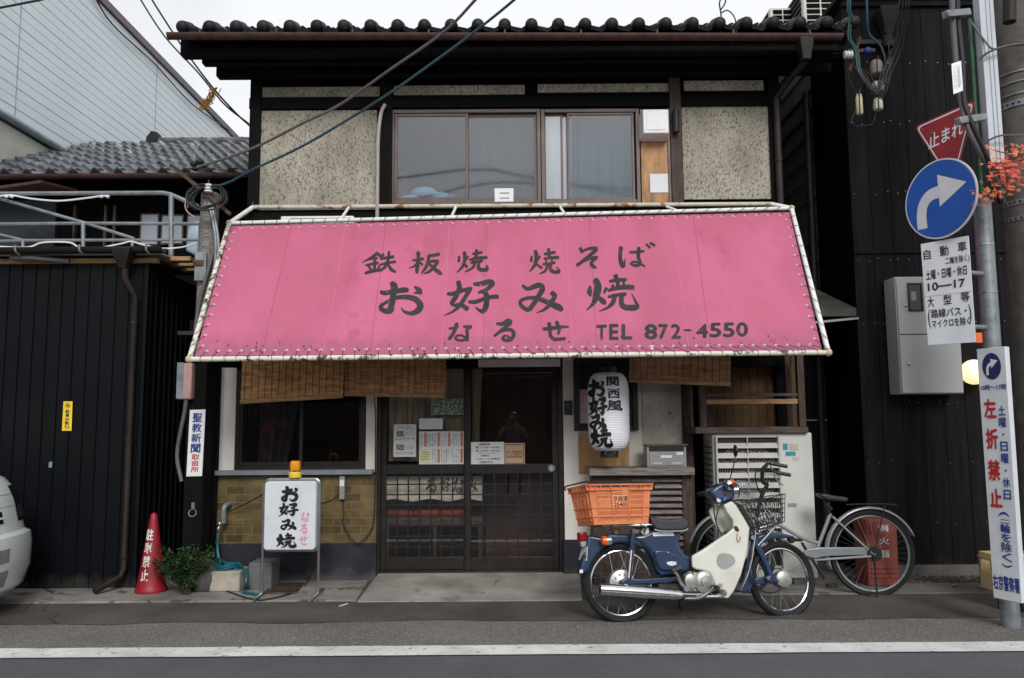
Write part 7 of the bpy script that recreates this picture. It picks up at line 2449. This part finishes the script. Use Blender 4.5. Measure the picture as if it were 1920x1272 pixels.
sprism('front_fender', [(1380, 560), (1430, 540), (1540, 535), (1610, 548), (1665, 568), (1600, 574), (1500, 578), (1440, 600), (1405, 630)], .06, -.06, 'blue_paint', .015)
sprism('fender_flap', [(1318, 600), (1345, 560), (1352, 640), (1345, 720), (1350, 820), (1382, 880), (1370, 905), (1330, 960), (1290, 972), (1262, 965), (1285, 850), (1305, 720)], .07, -.07, 'blue_paint', .015)
sprism('fork_link', [(1330, 870), (1460, 845), (1470, 880), (1440, 905), (1345, 900)], .06, .03, 'blue_paint', .008)
stube('brake_cable', [(1340, 640, .11), (1310, 760, .11), (1350, 880, .10), (1430, 960, .09), (1520, 960, .08), (1560, 920, .08)], .006, 'cable')
# lights and plate at the rear
sprism('tail_light', [(98, 532), (160, 530), (160, 592), (104, 600)], .04, -.05, 'red_lens', .01)
sprism('tail_bracket', [(108, 600), (158, 594), (158, 632), (118, 640)], .03, -.03, 'mid_grey', .004)
m = MB(); m.lathe([(.012, -.05), (.03, -.04), (.034, -.02), (.034, -.005)], S(290, 592, .12), -dS, 20); ts2 = m.build('turn_signal', K['chrome'], scooter)
m = MB(); m.lathe([(.034, -.005), (.032, .022), (.02, .032)], S(290, 592, .12), -dS, 20); m.build('lens', K['amber_lens'], ts2)
m = MB(); m.tube([S(320, 592, .11), S(350, 575, .02)], .01, 8); m.build('signal_stalk', K['black_plastic'], scooter)
pl0, pl1, pl2, pl3 = S(118, 645, -.07), S(160, 634, .10), S(153, 737, .10), S(95, 729, -.07)
pn = (pl1 - pl0).cross(pl0 - pl3).normalized()
pn = -pn if pn.y > 0 else pn
m = MB(); m.prism([pl0, pl1, pl2, pl3], -pn * .003); pt_ = m.build('number_plate', K['sign_white'], scooter)
m = MB(); write(m, '16', sub(quadmap(pl0, pl1, pl2, pl3, pn, .0015), .3, .12, .95, .62), .03); m.build('lettering', K['ink_navy'], pt_, smooth=0)
m = MB(); m.add([S(104, 800, .064), S(128, 800, .064), S(126, 824, .064), S(102, 826, .064)], [(0, 1, 2, 3)]); m.build('fender_label', K['paper'], scooter, smooth=0)
# rear rack
m = MB()
for o in (-.12, 0, .12):
    m.tube([S0(240, 486, o), S0(585, 478, o)], .007, 8)
for x in (245, 330, 420, 510, 580):
    m.tube([S0(x, 486 - (x - 240) * .02, -.13), S0(x, 486 - (x - 240) * .02, .15)], .006, 8)
for x in (300, 460, 545):
    m.tube([S0(x, 486, .13), S0(x + 6, 545, .06)], .007, 8)
m.build('rack', K['chrome'], scooter)
sprism('tool_cloth', [(560, 505), (600, 495), (610, 540), (585, 565), (545, 535)], .07, -.02, 'noren', .01)
sprism('rack_bracket', [(330, 500), (400, 500), (385, 520), (375, 560), (358, 560), (350, 522)], .03, -.03, 'tan_wood', .006)
# front basket with its stays
def Sb(x, y, o):
    return S(x, y, .14) + nS * (o - .14)
bq = [(1262, 338), (1582, 255), (1578, 455), (1394, 530)]
bfn = lambda a, b, o: (Sb(*bq[3], o).lerp(Sb(*bq[2], o), a)).lerp(Sb(*bq[0], o).lerp(Sb(*bq[1], o), a), b)
m = MB()
NX, NY, NO = 11, 6, 8
os_ = [.14 - .28 * k / NO for k in range(NO + 1)]
for o in (.14, -.14):
    for i in range(NX + 1):
        m.tube([bfn(i / NX, 0, o), bfn(i / NX, 1, o)], .0034, 4)
    for j in range(NY + 1):
        m.tube([bfn(0, j / NY, o), bfn(1, j / NY, o)], .004 if j == NY else .0024, 4)
for o in os_:
    m.tube([bfn(0, 1, o), bfn(0, 0, o), bfn(1, 0, o), bfn(1, 1, o)], .0034, 4)
for a in (0, 1):
    for j in range(NY + 1):
        m.tube([bfn(a, j / NY, .14), bfn(a, j / NY, -.14)], .004 if j == NY else .0024, 4)
m.build('basket', K['black_plastic'], scooter)
m = MB()
m.tube([S(1395, 524, .13), S(1500, 492, .13), S(1520, 480, .13), S(1450, 560, .115), S(1388, 626, .10)], .007, 8)
m.tube([S(1400, 500, .0), S(1500, 470, .0)], .008, 8)
m.tube([S0(1400, 350, .05), S0(1480, 490, .05)], .007, 8); m.tube([S0(1440, 345, .0), S0(1530, 470, .0)], .007, 8)
m.build('basket_stay', K['chrome'], scooter)

# ---- the orange crate resting on the rack
crate = thing('orange_crate', S0(405, 484, 0), 'orange plastic crate with dark lettering strapped on the scooter rack', 'crate')
OB, OT = .145, .175
aC = rad(19)
nhC = V((math.sin(aC), -math.cos(aC), 0))
nC = nhC * math.cos(rad(9)) + V((0, 0, 1)) * math.sin(rad(9))
pC = S0(405, 330, 0)
def SC(x, y, off):
    return PN(1060 + x / 3.84, 860 + y / 3.84, pC + nC * off, nC)
kb0, kb1 = SC(208, 478, OB), SC(598, 468, OB)
kt0, kt1 = SC(163, 184, OT), SC(614, 178, OT)
def wall_fn(p0_, p1_, q0_, q1_):
    return lambda a, b: p0_.lerp(p1_, a).lerp(q0_.lerp(q1_, a), b)
fb0, fb1, ft0, ft1 = kb0 - nC * 2 * OB, kb1 - nC * 2 * OB, kt0 - nC * 2 * OT, kt1 - nC * 2 * OT
sides = ((kb0, kb1, kt0, kt1), (kb1, fb1, kt1, ft1), (fb1, fb0, ft1, ft0), (fb0, kb0, ft0, kt0))
m = MB()
mr = MB()
for si, (a0, a1, b0, b1) in enumerate(sides):
    w_ = wall_fn(a0, a1, b0, b1)
    on = (a1 - a0).cross(b0 - a0).normalized()
    cen = (kb0 + kb1 + fb0 + fb1) / 4
    if (w_(.5, .5) - cen).dot(on) < 0:
        on = -on
    wide = si in (0, 2)
    def slab(x0_, x1_, y0_, y1_, t0=-.004, t1=0.0):
        m.prism([w_(x0_, y0_) + on * t0, w_(x1_, y0_) + on * t0, w_(x1_, y1_) + on * t0, w_(x0_, y1_) + on * t0], on * (t1 - t0))
    slab(0, 1, 0, .10); slab(0, .11, .10, 1); slab(.89, 1, .10, 1); slab(.11, .89, .84, .9)
    # solid text plate or plain middle, hand hole above it on the long sides
    xs = (.11, .36, .64, .89)
    if wide:
        slab(.36, .64, .40, .72)
        cells = ((.11, .36, .10, .84), (.64, .89, .10, .84), (.36, .64, .10, .40))
    else:
        cells = ((.11, .89, .10, .84),)
    for cx0, cx1, cy0, cy1 in cells:
        n_ = int((cx1 - cx0) * (44 if wide else 30))
        for i in range(n_):
            t = cx0 + (cx1 - cx0) * (i + .5) / n_
            slab(t - .0065, t + .0065, cy0, cy1, -.003, -.0005)
        for yv in (.1, .22, .34, .47, .60, .72, .84):
            if cy0 <= yv <= cy1 + .001:
                slab(cx0, cx1, yv - .012, yv + .018, -.004, 0)
    for t in xs if wide else (.11, .3, .5, .7, .89):
        slab(t - .008, t + .008, .10, 1, 0, .009)
    for yv in (.42, .2):
        slab(.0, 1, yv - .012, yv + .012, 0, .008)
    slab(-.012, 1.012, .965, 1.0, 0, .022); slab(-.006, 1.006, .84, .875, 0, .018)
    for i in range(7):
        slab(.02 + i * .16 - .006, .02 + i * .16 + .006, .875, .965, 0, .018)
m.prism([kb0, kb1, fb1, fb0], uS * .006)
m.build('body', K['orange'], crate, smooth=0)
w_ = wall_fn(kb0, kb1, kt0, kt1)
m = MB(); q = [w_(.37, .72) + nC * .0012, w_(.63, .72) + nC * .0012, w_(.63, .40) + nC * .0012, w_(.37, .40) + nC * .0012]; m.add(q, [(0, 1, 2, 3)]); m.build('name_panel', M('pale orange panel', (240, 156, 118), .5, var=.04), crate, smooth=0)
f = quadmap(*q, nC, .001)
m = MB(); write(m, '京経連', sub(f, .03, .48, .97, .93), .01); write(m, '25403', sub(f, .05, .1, .95, .42), .025); m.build('lettering', K['black_ink'], crate, smooth=0)
m = MB()
m.tube(crv([SC(635, 215, .1), SC(640, 188, .15), SC(612, 172, OT + .01), SC(400, 172, OT + .012), SC(180, 174, OT + .012), kt0 + uS * .02 - nC * .02, ft0.lerp(kt0, .5) + uS * .015 - dS * .02, ft0 + uS * .01 - dS * .03, ft0 - uS * .02 - dS * .03], 4), .006, 6)
m.build('strap', K['rope'], crate)

K['bike_silver'] = M('silver paint', (158, 162, 166), .28, .5, var=.05)
# ================================================================ BICYCLE (faces left, behind the scooter)
pB = G(1636, 1117)
nB = V((-.03, -1, .03)).normalized()
dB = V((0, 0, 1)).cross(nB).normalized()
dB = dB if dB.x > 0 else -dB
uB = nB.cross(dB)
uB = uB if uB.z > 0 else -uB
def Bk(x, y, off=0.0):
    return PN(1280 + x / 4.364, 860 + y / 4.364, pB + nB * off, nB)
bike = thing('bicycle', pB, 'silver city bicycle with a black saddle parked behind the scooter', 'bicycle')
def btube(name, pts, r_, mat, parent=None, n=10, k=5):
    m = MB()
    pp = [Bk(*p) for p in pts]
    m.tube(crv(pp, k) if len(pp) > 2 else pp, r_, n)
    return m.build(name, K[mat], parent or bike)
rB = (Bk(1548, 770) - Bk(1548, 1126)).length
cb1, cb2 = Bk(1548, 775), Bk(412, 800)
wheel(bike, cb1, dB, uB, nB, rB, .02, rB - .045, 36, .03, .05, K['bike_silver'], K['bike_silver'], .0013)
wheel(bike, cb2, dB, uB, nB, rB, .02, rB - .045, 36, .02, .045, K['bike_silver'], K['bike_silver'], .0013)
def fender(c, a0, a1, r_):
    m = MB()
    n_ = 28
    ring = []
    for i in range(n_ + 1):
        a = rad(a0 + (a1 - a0) * i / n_)
        e = dB * math.cos(a) + uB * math.sin(a)
        ring += [c + e * (r_ + .006 * math.cos(t)) - e * (.012 if abs(t) > 1.2 else 0) + nB * .03 * math.sin(t) for t in (-1.5, -.75, 0, .75, 1.5)]
    m.add(ring, [(i * 5 + k, i * 5 + k + 1, (i + 1) * 5 + k + 1, (i + 1) * 5 + k) for i in range(n_) for k in range(4)])
    o = m.build('mudguard', K['bike_silver'], bike, smooth=60)
    s_ = o.modifiers.new('thickness', 'SOLIDIFY'); s_.thickness = .002
    return o
fender(cb1, 22, 200, rB + .024)
fender(cb2, 10, 165, rB + .024)
btube('seat_tube', [(1065, 830, 0), (1210, 450, 0)], .015, 'bike_silver')
btube('seat_post', [(1205, 460, 0), (1165, 345, 0)], .014, 'black_plastic')
btube('down_tube', [(560, 480, 0), (760, 530, 0), (900, 610, 0), (1000, 660, 0), (1110, 690, 0)], .0145, 'bike_silver')
btube('down_tube', [(560, 520, 0), (700, 570, 0), (860, 700, 0), (960, 780, 0), (1060, 825, 0)], .0145, 'bike_silver')
for o in (.055, -.055):
    btube('chain_stay', [(1075, 832, o * .5), (1540, 800, o)], .011, 'bike_silver')
    btube('seat_stay', [(1225, 475, o * .4), (1560, 785, o)], .010, 'bike_silver')
    btube('fork_blade', [(590, 500, o * .6), (520, 640, o), (412, 800, o)], .012, 'bike_silver')
m = MB(); m.prism([Bk(x, y, .05) for x, y in ((985, 770), (1030, 740), (1140, 728), (1500, 728), (1570, 755), (1590, 790), (1560, 800), (1480, 790), (1180, 800), (1080, 820), (1010, 800))], nB * -.03); m.build('chain_guard', K['bike_silver'], bike, bevel=.006)
m = MB(); m.lathe([(.06, 0), (.06, .012)], cb1 + nB * .05, nB, 24); m.build('brake_drum', K['black_plastic'], bike)
m = MB(); m.prism([Bk(x, y, .07) for x, y in ((1120, 292), (1180, 290), (1260, 308), (1350, 318), (1370, 345), (1330, 358), (1260, 350), (1190, 345), (1140, 318))], nB * -.14); m.build('saddle', K['vinyl'], bike, bevel=.02)
m = MB(); m.tube(crv([Bk(1200, 350, 0), Bk(1185, 385, 0), Bk(1215, 420, 0)], 4), .02, 8); m.build('saddle_spring', K['black_plastic'], bike)
m = MB()
for o in (.07, .0, -.07):
    m.tube(crv([Bk(1340, 378, o), Bk(1560, 372, o), Bk(1720, 378, o), Bk(1765, 392, o)], 4), .006, 6)
for x in (1380, 1480, 1580, 1680):
    m.tube([Bk(x, 377, .075), Bk(x, 377, -.075)], .005, 6)
for o in (.07, -.07):
    m.tube([Bk(1655, 385, o), Bk(1560, 790, o * .9)], .005, 6)
m.build('carrier', K['black_plastic'], bike)
btube('kickstand', [(1560, 800, .07), (1580, 960, .08), (1595, 1214, .11)], .008, 'black_plastic')
btube('kickstand', [(1500, 1100, .05), (1560, 1160, .1), (1598, 1212, .12)], .008, 'black_plastic')
btube('crank_arm', [(1065, 835, .07), (1160, 985, .07)], .012, 'black_plastic')
m = MB(); m.obox(Bk(1220, 1040, .11), dB * .045, uB * .012, nB * .03); m.build('pedal', K['black_plastic'], bike, bevel=.004)
btube('crank_arm', [(1065, 835, -.06), (975, 690, -.06)], .012, 'black_plastic')
m = MB(); m.obox(Bk(930, 665, -.1), dB * .045, uB * .012, nB * .03); m.build('pedal', K['black_plastic'], bike, bevel=.004)
btube('steerer', [(600, 500, 0), (645, 310, 0), (690, 215, 0), (655, 190, 0), (655, 95, 0), (690, 50, 0)], .017, 'black_plastic')
for g, o in (((690, 52), -.12), ((680, 105), .15)):
    ex = (855, 66) if o < 0 else (882, 136)
    m = MB(); m.tube(crv([Bk(675, 80, 0), Bk(g[0], g[1] - 10, o * .6), Bk(g[0] + 60, g[1], o), Bk(ex[0] - 60, ex[1] - 12, o)], 5), .011, 8); hb = m.build('handlebar', K['black_plastic'], bike)
    m = MB(); m.tube([Bk(ex[0] - 110, ex[1] - 20, o), Bk(*ex, o)], .016, 12); m.build('grip', K['vinyl'], hb)
    m = MB(); m.tube(crv([Bk(ex[0] - 140, ex[1] - 8, o), Bk(ex[0] - 110, ex[1] + 40, o), Bk(ex[0] - 60, ex[1] + 85, o)], 4), .006, 6); m.build('brake_lever', K['bike_silver'], hb)
m = MB()
bw = [(440, 180), (600, 205), (610, 330), (450, 330)]
bf = lambda a, b, o: Bk(bw[3][0] + (bw[2][0] - bw[3][0]) * a, bw[3][1], o).lerp(Bk(bw[0][0] + (bw[1][0] - bw[0][0]) * a, bw[0][1] + (bw[1][1] - bw[0][1]) * a, o), b)
for o in (.14, -.14):
    for i in range(10):
        m.tube([bf(i / 9, 0, o), bf(i / 9, 1, o)], .0022, 4)
    for j in range(5):
        m.tube([bf(0, j / 4, o), bf(1, j / 4, o)], .0022 if j < 4 else .005, 4)
for k in range(9):
    o = -.14 + .28 * k / 8
    m.tube([bf(0, 1, o), bf(0, 0, o), bf(1, 0, o), bf(1, 1, o)], .0022, 4)
m.build('basket', K['bike_silver'], bike)
btube('basket_stay', [(470, 345, .06), (412, 795, .06)], .006, 'bike_silver')
btube('cable_housing', [(700, 110, .1), (605, 100, .12), (600, 190, .1), (640, 300, .05), (700, 420, .02)], .005, 'cable')
m = MB(); m.lathe([(.03, 0), (.032, .03), (.02, .05)], Bk(880, 660, .05), nB, 14); m.build('front_lamp', K['black_plastic'], bike)

# ================================================================ THE PHOTOGRAPHER (stands behind the lens, seen only as a reflection in the door glass)
def photographer():
    J = {'pelvis': (0, -.30, .90, .15, .11), 'waist': (0, -.29, 1.05, .135, .10), 'chest': (0, -.27, 1.22, .16, .11), 'collar': (0, -.25, 1.33, .09, .075), 'neck': (0, -.23, 1.385, .05, .055),
         'jaw': (0, -.20, 1.445, .06, .07), 'skull': (0, -.215, 1.53, .078, .09), 'crown': (0, -.22, 1.59, .055, .06)}
    E = [('pelvis', 'waist'), ('waist', 'chest'), ('chest', 'collar'), ('collar', 'neck'), ('neck', 'jaw'), ('jaw', 'skull'), ('skull', 'crown')]
    for n, s in (('r', 1), ('l', -1)):
        J.update({'shoulder' + n: (s * .17, -.26, 1.31, .062, .062), 'elbow' + n: (s * .27, -.17, 1.12, .045, .045), 'wrist' + n: (s * .09, -.075, 1.385, .03, .026), 'palm' + n: (s * .075, -.05, 1.425, .034, .018),
                  'hip' + n: (s * .09, -.30, .86, .085, .09), 'knee' + n: (s * .11, -.28, .48, .06, .06), 'ankle' + n: (s * .12, -.31, .09, .042, .045), 'toe' + n: (s * .13, -.16, .04, .04, .03)})
        E += [('chest', 'shoulder' + n), ('shoulder' + n, 'elbow' + n), ('elbow' + n, 'wrist' + n), ('wrist' + n, 'palm' + n), ('pelvis', 'hip' + n), ('hip' + n, 'knee' + n), ('knee' + n, 'ankle' + n), ('ankle' + n, 'toe' + n)]
        for k in range(4):
            a, b = 'fa%d' % k + n, 'fb%d' % k + n
            J[a] = (s * (.082 - .004 * k), -.035 + .004 * k, 1.41 + .018 * k, .009, .009)
            J[b] = (s * (.055 - .003 * k), -.02, 1.415 + .018 * k, .008, .008)
            E += [('palm' + n, a), (a, b)]
        J['th' + n] = (s * .05, -.06, 1.40, .010, .010)
        E.append(('palm' + n, 'th' + n))
    ks = list(J)
    me = bpy.data.meshes.new('figure')
    me.from_pydata([J[k][:3] for k in ks], [(ks.index(a), ks.index(b)) for a, b in E], [])
    o = bpy.data.objects.new('figure', me)
    col.objects.link(o)
    sk = o.modifiers.new('skin', 'SKIN')
    sk.branch_smoothing = .5
    for i, k in enumerate(ks):
        me.skin_vertices[0].data[i].radius = J[k][3:5]
    me.skin_vertices[0].data[0].use_root = True
    sb = o.modifiers.new('smooth', 'SUBSURF')
    sb.levels = sb.render_levels = 2
    dg = bpy.context.evaluated_depsgraph_get()
    out = bpy.data.meshes.new_from_object(o.evaluated_get(dg))
    bpy.data.objects.remove(o)
    out.name = 'person'
    out.materials.clear()
    for mt in (K['skin'], M('grey shirt', (128, 128, 142), .9, var=.15), M('dark trousers', (40, 42, 52), .9), K['black_plastic']):
        out.materials.append(mt)
    for p in out.polygons:
        p.use_smooth = True
        c = p.center
        hand = c.y > -.085 and c.z > 1.36 and abs(c.x) > .03
        p.material_index = 0 if (c.z > 1.37 or hand) else 1 if c.z > .93 else 2 if c.z > .1 else 3
    b = bpy.data.objects.new('person', out)
    col.objects.link(b)
    ORG[b.name] = V((0, 0, 0))
    tag(b, 'person in a grey shirt holding a camera to the face, mirrored in the door glass', 'person')
    m = MB()
    m.ball((0, -.225, 1.545), .098, 20, 12, (.92, 1.0, .86))
    m.v = [p if p.y < -.16 or p.z > 1.575 else V((p.x, min(p.y, -.17), p.z)) for p in m.v]
    m.build('hair', K['black_plastic'], b)
    m = MB()
    for s in (-1, 1):
        m.ball((s * .03, -.128, 1.505), .012, 8, 6)
    m.build('eyes', K['black_ink'], b)
    m = MB(); m.ball((0, -.12, 1.475), .016, 8, 6, (.8, 1, 1.3)); m.build('nose', K['skin'], b)
    m = MB(); m.ball((0, -.13, 1.43), .02, 8, 6, (1.1, .5, .35)); m.build('mouth', M('lips', (160, 100, 92), .6), b)
    m = MB()
    for s in (-1, 1):
        m.ball((s * .083, -.21, 1.50), .026, 8, 6, (.4, .7, 1.2))
    m.build('ears', K['skin'], b)
    m = MB(); m.box(-.055, .055, -.06, -.025, 1.415, 1.485); m.lathe([(.028, 0), (.026, .016)], (0, -.025, 1.45), (0, 1, 0), 20)
    c = m.build('camera_body', K['black_plastic'], None, bevel=.005, label='small black camera held up by the person', cat='camera')
photographer()
